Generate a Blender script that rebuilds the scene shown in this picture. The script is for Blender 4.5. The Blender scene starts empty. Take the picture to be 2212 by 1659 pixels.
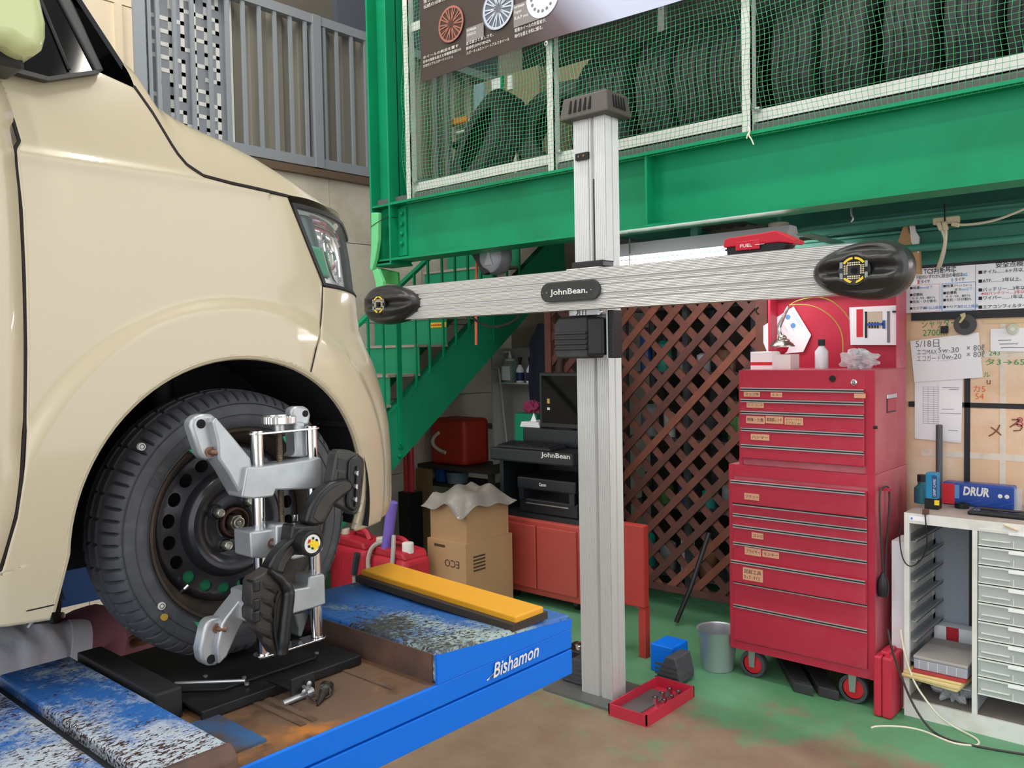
import bpy, bmesh, math, random
from mathutils import Vector, Matrix
random.seed(7)
R = math.radians
sc = bpy.context.scene
col = sc.collection

# ---------------------------------------------------------------- camera
CAM = Vector((0, 0, 1.55)); FPX = 1831.6; IW, IH = 2212, 1659
def cam_matrix(yaw, pitch, roll):
    cy, sy = math.cos(yaw), math.sin(yaw)
    M = Matrix(((cy, sy, 0), (0, 0, -1), (-sy, cy, 0)))
    c, s = math.cos(pitch), math.sin(pitch)
    P = Matrix(((1, 0, 0), (0, c, -s), (0, s, c)))
    c, s = math.cos(roll), math.sin(roll)
    Q = Matrix(((c, -s, 0), (s, c, 0), (0, 0, 1)))
    return Q @ P @ M
VM = cam_matrix(R(41.41), R(2.234), R(-1.063))
cd = bpy.data.cameras.new('camera'); cam = bpy.data.objects.new('camera', cd); col.objects.link(cam)
cd.sensor_width = 36; cd.lens = FPX / IW * 36; cd.clip_start = .05; cd.clip_end = 100
rx, ry, rz = Vector(VM[0]), -Vector(VM[1]), -Vector(VM[2])
cam.matrix_world = Matrix(((rx.x, ry.x, rz.x, CAM.x), (rx.y, ry.y, rz.y, CAM.y), (rx.z, ry.z, rz.z, CAM.z), (0, 0, 0, 1)))
sc.camera = cam
VT = VM.transposed()
def at(px, py, X=None, Y=None, Z=None):
    """where the sight line of a photo pixel meets the real plane X=, Y= or Z="""
    r = VT @ Vector(((px - IW / 2) / FPX, (py - IH / 2) / FPX, 1))
    if X is not None: t = (X - CAM.x) / r.x
    elif Y is not None: t = (Y - CAM.y) / r.y
    else: t = (Z - CAM.z) / r.z
    return CAM + r * t

# ---------------------------------------------------------------- world, light, exposure
w = bpy.data.worlds.new('world'); sc.world = w; w.use_nodes = True
w.node_tree.nodes['Background'].inputs[0].default_value = (.93, .97, 1, 1)
w.node_tree.nodes['Background'].inputs[1].default_value = 1.55
vs = sc.view_settings
vs.view_transform = 'Standard'; vs.look = 'None'; vs.exposure = 0.5; vs.gamma = 1; vs.use_curve_mapping = False

# ---------------------------------------------------------------- helpers
def lin(h):
    h = h.lstrip('#'); v = [int(h[i:i + 2], 16) / 255 for i in (0, 2, 4)]
    return tuple(c / 12.92 if c <= .04045 else ((c + .055) / 1.055) ** 2.4 for c in v) + (1,)
MATS = {}
def mat(name, hexc, rough=.5, metal=0, var=None, bump=None, coat=0, alpha=1, trans=0, emit=0, spec=.5, aniso=None):
    if name in MATS: return MATS[name]
    m = bpy.data.materials.new(name); m.use_nodes = True; nt = m.node_tree; b = nt.nodes['Principled BSDF']
    b.inputs['Base Color'].default_value = lin(hexc); b.inputs['Roughness'].default_value = rough
    b.inputs['Metallic'].default_value = metal; b.inputs['Coat Weight'].default_value = coat
    b.inputs['Coat Roughness'].default_value = .06; b.inputs['Alpha'].default_value = alpha
    b.inputs['Transmission Weight'].default_value = trans; b.inputs['Specular IOR Level'].default_value = spec
    if emit:
        b.inputs['Emission Color'].default_value = lin(hexc); b.inputs['Emission Strength'].default_value = emit
    tc = nt.nodes.new('ShaderNodeTexCoord')
    def noise(scale, detail=5, rgh=.6, stretch=None):
        n = nt.nodes.new('ShaderNodeTexNoise'); n.inputs['Scale'].default_value = scale
        n.inputs['Detail'].default_value = detail; n.inputs['Roughness'].default_value = rgh
        if stretch:
            mp = nt.nodes.new('ShaderNodeMapping'); mp.inputs['Scale'].default_value = stretch
            nt.links.new(tc.outputs['Object'], mp.inputs[0]); nt.links.new(mp.outputs[0], n.inputs[0])
        else: nt.links.new(tc.outputs['Object'], n.inputs[0])
        return n
    cur = None
    for v in (var if isinstance(var, list) else [var] if var else []):
        hx, scale, lo, hi = v[:4]; stretch = v[4] if len(v) > 4 else None
        n = noise(scale, 6, .62, stretch); rp = nt.nodes.new('ShaderNodeValToRGB')
        rp.color_ramp.elements[0].position = lo; rp.color_ramp.elements[1].position = hi
        nt.links.new(n.outputs[0], rp.inputs[0])
        mx = nt.nodes.new('ShaderNodeMix'); mx.data_type = 'RGBA'
        nt.links.new(rp.outputs[0], mx.inputs[0])
        if cur is None: mx.inputs[6].default_value = lin(hexc)
        else: nt.links.new(cur, mx.inputs[6])
        mx.inputs[7].default_value = lin(hx); cur = mx.outputs[2]
    if cur is not None: nt.links.new(cur, b.inputs['Base Color'])
    if bump:
        n = noise(bump[0], 4, .6, bump[2] if len(bump) > 2 else None); bp = nt.nodes.new('ShaderNodeBump')
        bp.inputs['Strength'].default_value = bump[1]; bp.inputs['Distance'].default_value = .01
        nt.links.new(n.outputs[0], bp.inputs['Height']); nt.links.new(bp.outputs[0], b.inputs['Normal'])
    MATS[name] = m
    return m

WL = {}                                   # world location of each object's origin
def tag(o, label=None, cat=None, group=None, kind=None):
    if label: o['label'] = label
    if cat: o['category'] = cat
    if group: o['group'] = group
    if kind: o['kind'] = kind
    return o
def thing(name, loc, label, cat, group=None):
    o = bpy.data.objects.new(name, None); col.objects.link(o); o.location = loc; o.empty_display_size = .05
    WL[o.name] = Vector(loc); return tag(o, label, cat, group)
def dup(o, parent, d):
    c = o.copy(); col.objects.link(c); c.parent = parent; d = Vector(d)
    c.location = o.location + d - ((WL[parent.name] - WL[o.parent.name]) if parent and o.parent else Vector())
    WL[c.name] = WL[o.name] + d; return c
def dup_tree(o, d, label=None):
    r = dup(o, None, d)
    if label: r['label'] = label
    for ch in [x for x in o.children]:
        c = ch.copy(); col.objects.link(c); c.parent = r; WL[c.name] = WL[ch.name] + Vector(d)
        for g in ch.children:
            k = g.copy(); col.objects.link(k); k.parent = c; WL[k.name] = WL[g.name] + Vector(d)
    return r

def frame(axis):
    a = Vector(axis).normalized(); t = Vector((0, 0, 1)) if abs(a.z) < .9 else Vector((1, 0, 0))
    u = a.cross(t).normalized(); return a, u, a.cross(u).normalized()
class MB:
    def __init__(s): s.v = []; s.f = []
    def add(s, vs, fs):
        o = len(s.v); s.v += [Vector(x) for x in vs]; s.f += [tuple(i + o for i in f) for f in fs]; return s
    def box(s, x0, x1, y0, y1, z0, z1):
        if x0 > x1: x0, x1 = x1, x0
        if y0 > y1: y0, y1 = y1, y0
        if z0 > z1: z0, z1 = z1, z0
        return s.add([(x0, y0, z0), (x1, y0, z0), (x1, y1, z0), (x0, y1, z0), (x0, y0, z1), (x1, y0, z1), (x1, y1, z1), (x0, y1, z1)],
                     [(3, 2, 1, 0), (4, 5, 6, 7), (0, 1, 5, 4), (1, 2, 6, 5), (2, 3, 7, 6), (3, 0, 4, 7)])
    def obox(s, c, ax, ay, az):          # oriented box: centre and three half-axis vectors
        c, ax, ay, az = map(Vector, (c, ax, ay, az)); vs = []
        for k in (-1, 1):
            for i, j in ((-1, -1), (1, -1), (1, 1), (-1, 1)): vs.append(c + ax * i + ay * j + az * k)
        return s.add(vs, [(3, 2, 1, 0), (4, 5, 6, 7), (0, 1, 5, 4), (1, 2, 6, 5), (2, 3, 7, 6), (3, 0, 4, 7)])
    def bar(s, p, q, wd, th, up=(0, 0, 1)):
        p, q = Vector(p), Vector(q); d = (q - p); L = d.length; d.normalize(); up = Vector(up)
        sd = d.cross(up).normalized(); u = sd.cross(d)
        return s.obox((p + q) / 2, d * L / 2, sd * wd / 2, u * th / 2)
    def cyl(s, p, q, r, n=16, r2=None, cap=True):
        p, q = Vector(p), Vector(q); r2 = r if r2 is None else r2; a, u, w = frame(q - p); vs = []
        for c, rr in ((p, r), (q, r2)):
            for i in range(n):
                t = 2 * math.pi * i / n; vs.append(c + (u * math.cos(t) + w * math.sin(t)) * rr)
        fs = [(i, (i + 1) % n, n + (i + 1) % n, n + i) for i in range(n)]
        if cap: fs += [tuple(range(n))[::-1], tuple(range(n, 2 * n))]
        return s.add(vs, fs)
    def tube(s, pts, r, n=8, closed=False, cap=True, smooth=0):
        pts = [Vector(p) for p in pts]
        for _ in range(smooth):
            q = [pts[0]]
            for a, b in zip(pts, pts[1:]): q += [a * .75 + b * .25, a * .25 + b * .75]
            pts = q + [pts[-1]]
        m = len(pts); rs = r if isinstance(r, (list, tuple)) else [r] * m
        if len(rs) != m: rs = [rs[min(len(rs) - 1, int(i * len(rs) / m))] for i in range(m)]
        vs = []; pu = None
        for i, p in enumerate(pts):
            d = (pts[(i + 1) % m] if (closed or i < m - 1) else p) - (pts[i - 1] if (closed or i > 0) else p)
            if d.length < 1e-9: d = Vector((0, 0, 1))
            d.normalize()
            if pu is None: _, u, _ = frame(d)
            else:
                u = pu - d * pu.dot(d)
                u = u.normalized() if u.length > 1e-6 else frame(d)[1]
            pu = u; w = d.cross(u)
            for k in range(n):
                t = 2 * math.pi * k / n; vs.append(p + (u * math.cos(t) + w * math.sin(t)) * rs[i])
        fs = []
        for i in range(m if closed else m - 1):
            j = (i + 1) % m
            for k in range(n): fs.append((i * n + k, i * n + (k + 1) % n, j * n + (k + 1) % n, j * n + k))
        if cap and not closed: fs += [tuple(range(n))[::-1], tuple((m - 1) * n + k for k in range(n))]
        return s.add(vs, fs)
    def prism(s, poly, d):               # poly: list of points; d: extrusion vector
        poly = [Vector(p) for p in poly]; d = Vector(d); n = len(poly)
        nr = Vector()
        for i in range(n): nr += poly[i].cross(poly[(i + 1) % n])
        if nr.dot(d) > 0: poly = poly[::-1]
        return s.add(poly + [p + d for p in poly], [tuple(range(n)), tuple(range(2 * n - 1, n - 1, -1))] +
                     [(i, n + i, n + (i + 1) % n, (i + 1) % n) for i in range(n)])
    def lathe(s, c, axis, prof, n=32, cap=False, arc=None):   # prof: (r, h) along axis from c
        c = Vector(c); a, u, w = frame(axis); m = len(prof); vs = []; full = arc is None
        t0, t1 = (0, 2 * math.pi) if full else arc; nn = n if full else n + 1
        for i in range(nn):
            t = t0 + (t1 - t0) * i / n; d = u * math.cos(t) + w * math.sin(t)
            for r, h in prof: vs.append(c + a * h + d * r)
        fs = []
        for i in range(n):
            j = (i + 1) % nn
            for k in range(m - 1): fs.append((i * m + k, i * m + k + 1, j * m + k + 1, j * m + k))
        s.add(vs, fs)
        if cap:
            o = len(s.v) - len(vs)
            s.f += [tuple(o + i * m for i in range(nn)), tuple(o + i * m + m - 1 for i in range(nn))[::-1]]
        return s
    def grid(s, fn, nu, nv, keep=None):
        vs = [fn(i / nu, j / nv) for j in range(nv + 1) for i in range(nu + 1)]
        fs = []
        for j in range(nv):
            for i in range(nu):
                a = j * (nu + 1) + i; q = (a, a + 1, a + nu + 2, a + nu + 1)
                if keep is None or keep(q, i, j): fs.append(q)
        return s.add(vs, fs)
    def ell(s, c, rx, ry, rz, n=16, m=10):
        c = Vector(c)
        return s.grid(lambda u, v: c + Vector((rx * math.sin(math.pi * v) * math.cos(2 * math.pi * u), ry * math.sin(math.pi * v) * math.sin(2 * math.pi * u), rz * math.cos(math.pi * v))), n, m)
    def build(s, name, m, parent=None, smooth=False, bevel=0, origin=None, seg=2, thick=0, label=None, cat=None, group=None, kind=None, weld=False, subd=0, flip=False):
        if not s.v: return None
        xs = [v.x for v in s.v]; ys = [v.y for v in s.v]; zs = [v.z for v in s.v]
        if origin is None: origin = ((min(xs) + max(xs)) / 2, (min(ys) + max(ys)) / 2, min(zs))
        o3 = Vector(origin); me = bpy.data.meshes.new(name)
        me.from_pydata([tuple(v - o3) for v in s.v], [], s.f)
        if weld or flip:
            bm = bmesh.new(); bm.from_mesh(me); bmesh.ops.remove_doubles(bm, verts=bm.verts, dist=1e-5)
            bmesh.ops.recalc_face_normals(bm, faces=bm.faces); bm.to_mesh(me); bm.free()
        me.validate()
        if m is not None: me.materials.append(m)
        if smooth:
            me.polygons.foreach_set('use_smooth', [True] * len(me.polygons)); me.set_sharp_from_angle(angle=R(smooth if smooth is not True else 40))
        ob = bpy.data.objects.new(name, me); col.objects.link(ob)
        if parent is not None: ob.parent = parent; ob.location = o3 - WL[parent.name]
        else: ob.location = o3
        WL[ob.name] = o3
        if thick:
            md = ob.modifiers.new('solid', 'SOLIDIFY'); md.thickness = thick; md.offset = 0
        if bevel:
            md = ob.modifiers.new('bevel', 'BEVEL'); md.width = bevel; md.segments = seg; md.limit_method = 'ANGLE'; md.angle_limit = R(35)
        if subd:
            md = ob.modifiers.new('sub', 'SUBSURF'); md.levels = subd; md.render_levels = subd
        return tag(ob, label, cat, group, kind)
def B(*a): return MB().box(*a)
def face_y(px0, py0, px1, py1, Y):       # pixel rectangle on the plane Y -> x0, x1, z0, z1
    a = at(px0, (py0 + py1) / 2, Y=Y); b = at(px1, (py0 + py1) / 2, Y=Y)
    t = at((px0 + px1) / 2, py0, Y=Y); u = at((px0 + px1) / 2, py1, Y=Y)
    return a.x, b.x, u.z, t.z

def txt(s, c, h, m, parent, name='lettering', ux=(1, 0, 0), uy=(0, 0, 1), align='LEFT', width=None, lift=.0006, bold=0, shear=0):
    """flat printed lettering; c = baseline start in world space, h = capital height"""
    cu = bpy.data.curves.new('t', 'FONT'); cu.body = s; cu.align_x = align; cu.size = h / .72; cu.resolution_u = 2
    cu.shear = shear
    if bold: cu.offset = bold * h
    o = bpy.data.objects.new('t', cu); col.objects.link(o)
    dg = bpy.context.evaluated_depsgraph_get(); me = bpy.data.meshes.new_from_object(o.evaluated_get(dg))
    bpy.data.objects.remove(o); bpy.data.curves.remove(cu)
    ux, uy = Vector(ux).normalized(), Vector(uy).normalized(); n = ux.cross(uy)
    k = 1
    if width and len(me.vertices):
        xs = [v.co.x for v in me.vertices]; k = width / max(1e-6, max(xs) - min(xs))
    c = Vector(c) + n * lift
    for v in me.vertices: v.co = ux * (v.co.x * k) + uy * v.co.y
    me.name = name; me.materials.clear(); me.materials.append(m)
    ob = bpy.data.objects.new(name, me); col.objects.link(ob)
    if parent is not None: ob.parent = parent; ob.location = c - WL[parent.name]
    else: ob.location = c
    WL[ob.name] = c; return ob
# ================================================================ materials of the place
GREEN = mat('green_paint', '#0c9062', .45, spec=.22, var=[('#0f7a50', 1.6, .45, .75)])
GREEN_D = mat('green_paint_dark', '#188f66', .5, spec=.35, var=[('#1d9c70', 2.2, .4, .8)])
GREEN_T = mat('teal_paint', '#3d8a76', .55, var=[('#2f7565', 3, .4, .8)])
WHITE_ST = mat('galvanised_white', '#d6d6d2', .45, .1, var=[('#b5b5b0', 9, .5, .9)])
ALU = mat('aluminium', '#cfcfcd', .35, .3)
CHROME = mat('chrome', '#e4e4e6', .12, 1)
STEEL = mat('zinc_steel', '#b9babb', .35, .8)
BLACKP = mat('black_plastic', '#17181a', .42, spec=.4)
RUBBER = mat('rubber', '#46474c', .62, spec=.4, var=[('#55575c', 25, .45, .8)])
WHITE = mat('white_paint', '#e6e5e0', .5)
PAPER = mat('paper', '#f8f9fc', .8)
INK = mat('ink', '#1b1b1d', .7)
INKG = mat('ink_grey', '#77787c', .8)
INKR = mat('ink_red', '#d22a38', .7)
INKB = mat('ink_blue', '#5e97d2', .7)
INKGR = mat('ink_green', '#3e9a55', .7)
TAPEB = mat('black_tape', '#26272c', .6)
WALLB = mat('beige_wall', '#d9cdb8', .7, var=[('#cbbda6', 2, .4, .8)])
MARBLE = mat('marble_panel', '#e6dccb', .45, var=[('#cbbda9', 3.2, .45, .75), ('#b0a290', 9, .66, .8)])
CONC = mat('grey_wall', '#a39a8c', .8, var=[('#8d8579', 3, .4, .8)])
DARKW = mat('dark_upper_wall', '#6d675c', .8)
BLUEG = mat('blue_grey_panel', '#5b606b', .7)
RAILG = mat('grey_rail', '#9aa0a6', .5, .1)

def floor_mat():
    m = bpy.data.materials.new('worn_green_floor'); m.use_nodes = True; nt = m.node_tree; b = nt.nodes['Principled BSDF']
    tc = nt.nodes.new('ShaderNodeTexCoord')
    def nz(sc_, d=6, r=.6):
        n = nt.nodes.new('ShaderNodeTexNoise'); n.inputs['Scale'].default_value = sc_; n.inputs['Detail'].default_value = d
        n.inputs['Roughness'].default_value = r; nt.links.new(tc.outputs['Object'], n.inputs[0]); return n.outputs[0]
    def ramp(src, lo, hi):
        r = nt.nodes.new('ShaderNodeValToRGB'); r.color_ramp.elements[0].position = lo; r.color_ramp.elements[1].position = hi
        nt.links.new(src, r.inputs[0]); return r.outputs[0]
    def mix(f, a, c):
        x = nt.nodes.new('ShaderNodeMix'); x.data_type = 'RGBA'; nt.links.new(f, x.inputs[0])
        for v, i in ((a, 6), (c, 7)):
            if isinstance(v, str): x.inputs[i].default_value = lin(v)
            else: nt.links.new(v, x.inputs[i])
        return x.outputs[2]
    def mth(op, a, c):
        x = nt.nodes.new('ShaderNodeMath'); x.operation = op
        for v, i in ((a, 0), (c, 1)):
            if isinstance(v, (int, float)): x.inputs[i].default_value = v
            else: nt.links.new(v, x.inputs[i])
        return x.outputs[0]
    sep = nt.nodes.new('ShaderNodeSeparateXYZ'); nt.links.new(tc.outputs['Object'], sep.inputs[0])
    # the paint is worn away where people and cars pass, and survives along the furniture
    wear = mth('ADD', mth('MULTIPLY', sep.outputs[1], -1.2), mth('MULTIPLY', sep.outputs[0], .18))
    wear = mth('ADD', wear, mth('MULTIPLY', nz(2.1), 2.6)); wear = mth('ADD', wear, mth('MULTIPLY', nz(11), .8))
    base = mix(ramp(nz(3), .35, .7), '#558f63', '#68a27c')
    brown = mix(ramp(nz(5), .35, .75), '#94806a', '#7c6656')
    c = mix(ramp(mth('ADD', wear, 2.74), .20, .62), base, brown)
    c = mix(ramp(nz(28, 8, .7), .62, .8), c, '#4a3c31')
    nt.links.new(c, b.inputs['Base Color']); b.inputs['Roughness'].default_value = .5
    return m
FLOOR = floor_mat()

# ================================================================ room shell
XL, YB, YR = -5.2, 5.9, 4.15
B(-5.6, 5, -5, 6.1, -.1, 0).build('floor', FLOOR, origin=(0, 0, 0), kind='structure')
B(-5.6, 2.6, -1.6, 6.1, 5.6, 5.7).build('ceiling', mat('roof_sheet', '#8d9193', .7), kind='structure')
B(2.6, 2.75, -1.6, 1.6, 0, 5.6).build('wall_light_cut', mat('light_cut_wall', '#c9c4b8', .8), kind='structure')  # unseen wall, added to cut the light falling on the car side
wl = MB().box(-5.6, -5.36, .9, 6.1, 0, 5.6).box(-5.6, -5.36, -3.5, .9, 2.7, 5.6).build('wall_left', DARKW, kind='structure')
wb = B(-5.36, 1.6, YB, 6.1, 0, 5.6).build('wall_back', CONC, kind='structure')

# batten lamps on the roof, above the frame
LAMPE = mat('batten_emit', '#fffaf2', .4, emit=42)
hl0 = None
for k, (x, y, lb) in enumerate(((-4.1, .3, 'far left front'), (-4.1, 2.3, 'far left rear'), (-2.2, 2.2, 'middle rear'), (-.3, .2, 'right front'), (-.3, 2.2, 'right rear'))):
    t = thing('batten_lamp', (x, y, 5.42), 'white batten lamp on the roof, %s of the bay' % lb, 'lamp', 'batten lamps on the roof')
    B(x - .65, x + .65, y - .09, y + .09, 5.46, 5.6).build('housing', WHITE, t); B(x - .62, x + .62, y - .07, y + .07, 5.43, 5.46).build('diffuser', LAMPE, t)

# marble cladding panels below the louvre band
zr = at(743, 377, X=XL).z
ys = at(712, 420, X=XL).y; pw, ph = .91, .605
zseam = at(795, 697, X=XL).z
for i in range(-3, 4):
    y0 = ys + pw * (i - 1); y1 = min(y0 + pw - .005, YB)
    if y0 >= YB - .02 or y1 < .95: continue
    y0 = max(y0, .9)
    z = zseam - ph * 3
    while z < zr - .02:
        z0, z1 = max(z, 0), min(z + ph - .005, zr)
        if z1 > z0 + .02: B(-5.36, XL - (.0 if (i + int(z * 9)) % 3 else .0015), y0, y1, z0, z1).build('panel', MARBLE, wl)
        z += ph
# louvre band: frame, bars, corrugated sheet behind
zt0 = at(640, 30, X=XL).z; zb0 = zr + .012
yl = at(302, 100, X=XL).y
lou = thing('louvre_screen', (XL, 4, zr), 'grey louvre screen of upright bars high on the left wall', 'screen')
ytop = zt0
B(XL - .05, XL + .02, yl, YB, zb0 + .0, zb0 + .07).build('bottom_rail', RAILG, lou)
B(XL - .05, XL + .02, yl, YB, ytop - .035, ytop + .03).build('top_rail', RAILG, lou)
bar0 = None
for px in (325, 343, 380, 418, 456, 494, 528, 563, 596, 629, 661, 701, 728, 760, 790, 822):
    y = at(px, 180, X=XL).y
    if bar0 is None:
        bar0 = B(XL - .008, XL + .012, y - .012, y + .012, zb0 + .06, ytop - .03).build('bar', RAILG, lou); yb0 = y
    else: dup(bar0, lou, (0, y - yb0, 0))
for px in (302, 683):
    y = at(px, 180, X=XL).y
    B(XL - .03, XL + .028, y - .035, y + .035, zb0 + .0, ytop + .03).build('post', RAILG, lou)
def cor(u, v): return Vector((-5.31 + .022 * max(-1, min(1, 2.2 * math.sin(u * (YB - yl) / .2 * 2 * math.pi))), yl + u * (YB - yl), zb0 + v * (ytop - zb0)))
MB().grid(cor, 420, 1).build('corrugated_sheet', mat('corrugated_sheet', '#8f8a7e', .6), lou, thick=.004)
# printed grey sheet with a white key pattern behind the bars
y0, y1 = at(322, 100, X=XL).y, at(512, 100, X=XL).y
ky = thing('patterned_panel', (XL, y0, zr), 'grey panel with white angular key pattern behind the louvre bars', 'panel')
B(-5.275, -5.265, y0, y1 - .05, zb0, ytop + .3).build('sheet', mat('pattern_grey', '#8f949c', .6), ky)
B(-5.275, -5.26, y1 - .05, y1, zb0, ytop + .3).build('white_border', WHITE, ky)
kp = MB(); rk = random.Random(3); c = .082; nx, nz_ = int((y1 - .06 - y0) / c), int((ytop - zb0) / c)
for i in range(nx + 1):
    for j in range(nz_ + 1):
        y, z = y0 + .01 + i * c, ytop + .05 - j * c
        if rk.random() < .74: kp.box(-5.266, -5.262, y - .013, y + .013, z - c - .013, z + .013)
        if i < nx and rk.random() < .5: kp.box(-5.266, -5.262, y - .013, y + c + .013, z - .013, z + .013)
kp.build('key_pattern', WHITE, ky)
# cream cladding left of the louvre
CREAM = mat('cream_panel', '#dccbb0', .6)
for a, b_, z0, z1 in ((-2.5, .6, zr, 4.6), (.605, 1.55, zr, 4.6), (1.555, yl - .04, zr, at(255, 10, X=XL).z), (1.555, yl - .04, at(255, 10, X=XL).z + .008, 5.2)):
    B(-5.36, XL, a, b_, z0, z1).build('panel', CREAM, wl)
y = at(256, 100, X=XL).y
B(XL, XL + .02, y - .02, y + .02, zr, at(255, 10, X=XL).z).build('trim_1', CREAM, wl)
B(XL - .02, XL + .05, -2.5, YB, zr - .055, zr - .004).build('ledge', mat('brown_ledge', '#6d5a48', .6), wl)
yq = at(747, 50, X=XL).y
B(-5.36, -5.3, yq, YB, ytop + .05, 5.55).build('panel', BLUEG, wl)

# ================================================================ steel mezzanine
YE = 3.4
mz = thing('steel_mezzanine', (-4.05, 3.5, 0), 'green steel mezzanine with deep front beam and column', 'mezzanine')
xc0, xc1 = at(793, 200, Y=YE).x, at(838, 300, Y=YE).x
cdp = at(882, 250, X=xc1).y - YE
cm = MB(); cm.box(xc0, xc0 + .014, YE, YE + cdp, 2.10, 5.6).box(xc1 - .014, xc1, YE, YE + cdp, 2.10, 5.6).box(xc0, xc1, YE + cdp * .45, YE + cdp * .45 + .012, 2.10, 5.6)
clm0 = thing('steel_column', (xc0, YE, 2.09), 'green steel column rising at the left end of the front beam', 'column')
clm = cm.build('column', GREEN, clm0, bevel=.003)
zb, zt = 2.112, 2.46
for z in (zb + .002, zt - .014): B(xc0 + .014, xc1 - .014, YE + .004, YE + cdp * .45, z, z + .012).build('stiffener', GREEN, clm)
B(xc0 - .004, xc1 + .004, YE - .004, YE + cdp + .004, 2.088, 2.10).build('end_plate', GREEN, clm)
fw = .165
fb = MB(); fb.box(xc1, 1.2, YE, YE + fw, zt - .014, zt).box(xc1, 1.2, YE, YE + fw, zb, zb + .014).box(xc1, 1.2, YE + fw / 2 - .005, YE + fw / 2 + .005, zb + .012, zt - .012)
fbm = fb.build('front_beam', GREEN, mz)
for px in (1398,):
    x = at(px, 420, Y=YE + .02).x
    B(x - .006, x + .006, YE + .01, YE + fw / 2, zb + .014, zt - .014).build('stiffener', GREEN, fbm)
B(at(1404, 420, Y=YE + .06).x, at(1407, 420, Y=YE + .06).x, YE + fw / 2 - .012, YE + fw / 2, zb + .02, zt - .04).build('weld_seam', WHITE_ST, fbm)
xg = at(862, 500, Y=YE + .05).x
B(xc1 + .0, xg + .05, YE + fw / 2 - .018, YE + fw / 2 - .005, zb + .03, zt - .03).build('gusset_plate', GREEN, fbm)
for py in (462, 484, 505, 526):
    p = at(869, py, Y=YE + fw / 2 - .02)
    MB().cyl((p.x, p.y + .004, p.z), (p.x, p.y - .012, p.z), .014, 12).ell((p.x, p.y - .01, p.z), .011, .009, .011, 10, 6).build('bolt', GREEN, fbm, smooth=True)
# knee plate under the column joint
# deck and the framing under it
DECK = mat('deck_sheet', '#6f7476', .6, .2)
dk = MB()
def deck(u, v): return Vector((-3.95 + u * 5.15, YE + fw + v * (YB - YE - fw), zt - .02 + (.018 if (u * 5.15 / .1) % 1 < .5 else 0)))
MB().grid(deck, 206, 1).build('deck_sheet', DECK, mz, thick=.004)
B(-4.2, 1.2, YE + .05, YB, zt + .004, zt + .04).build('deck_floor', mat('deck_floor', '#5c5e5c', .8), mz)
for x in (-3.2, -2.25, -1.35, -.45, .5):
    q = MB(); q.box(x - .05, x + .05, YE + fw / 2, YB, zt - .17, zt - .16).box(x - .004, x + .004, YE + fw / 2, YB, zt - .165, zt - .03).box(x - .05, x + .05, YE + fw / 2, YB, zt - .04, zt - .03)
    q.build('cross_beam', GREEN_T, mz)
ztop_b = at(2100, 487, Y=4.05).z
q = MB(); q.box(-3.0, 1.2, 4.04, 4.05, 1.955, ztop_b).box(-3.0, 1.2, 3.99, 4.05, ztop_b - .01, ztop_b).box(-3.0, 1.2, 3.99, 4.05, 1.955, 1.965).build('rear_beam', GREEN_T, mz)
z = at(2100, 455, Y=3.9).z
q = MB(); q.box(-2.2, 1.2, 3.86, 3.94, z - .004, z + .004).box(-2.2, 1.2, 3.935, 3.94, z - .03, z + .03).build('angle_rail', GREEN_T, mz)
z = at(2100, 525, Y=3.98).z
MB().cyl((-2.4, 3.97, z), (1.2, 3.97, z), .016, 12).build('pipe', GREEN_T, mz, smooth=True)
MB().bar(at(1735, 505, Y=3.6), at(1810, 525, Y=3.95), .06, .006).build('brace', GREEN_T, mz)

# guard rail on the beam
zf = zt
gr = thing('guard_rail', (-2, YE + .05, zt), 'white steel guard rail with posts standing on the green beam', 'guard rail')
for i, px in enumerate((884, 1193, 1616, 2330)):
    x = at(px, 300, Y=YE + .04).x
    q = MB(); q.box(x - .022, x + .022, YE + .03, YE + .036, zf, 4.2).box(x + .016, x + .022, YE + .03, YE + .075, zf, 4.2)
    p = q.build('rail_post', WHITE_ST, gr)
    MB().cyl((x + .03, YE + .05, zf + .1), (x + .05, YE + .05, zf + .1), .01, 6).build('bolt', STEEL, p)
zl = at(1040, 375, Y=YE + .06).z
B(at(889, 400, Y=YE + .06).x, 1.2, YE + .06, YE + .066, zl - .025, zl + .025).build('lower_rail', WHITE_ST, gr)
B(at(889, 400, Y=YE + .06).x, 1.2, YE + .06, YE + .066, 3.45, 3.5).build('upper_rail', WHITE_ST, gr)

# green safety net, hanging slightly in front of the rail
nt_ = MB(); xa, xb = at(872, 300, Y=YE).x, .9; cell = .0225; z0n, z1n = zf - .02, 3.62
def netp(x, z):
    s = math.sin(x * 5.1 + 1.3 * math.sin(z * 3.7)) + .6 * math.sin(x * 11 + z * 5)
    edge = min(1, (z - z0n) / .25)
    return Vector((x + .010 * math.sin(z * 17 + x * 6) + .008 * math.sin(z * 7 + 2.2 * x), YE + .012 + .013 * s * (0.35 + .65 * edge) - .012 * math.exp(-((z - zf - .12) / .1) ** 2), z + .008 * math.sin(x * 9 + z * 4) * edge - .012 * math.sin(x * 2.9) ** 2 * edge))
def strand(pts, r):
    m = len(pts)
    vs, fs = [], []
    for p in pts: vs += [p + Vector((r, 0, -r * .6)), p + Vector((-r, 0, -r * .6)), p + Vector((0, -r * .4, r))]
    for i in range(m - 1):
        for k in range(3): fs.append((i * 3 + k, i * 3 + (k + 1) % 3, i * 3 + 3 + (k + 1) % 3, i * 3 + 3 + k))
    nt_.add(vs, fs)
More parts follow.
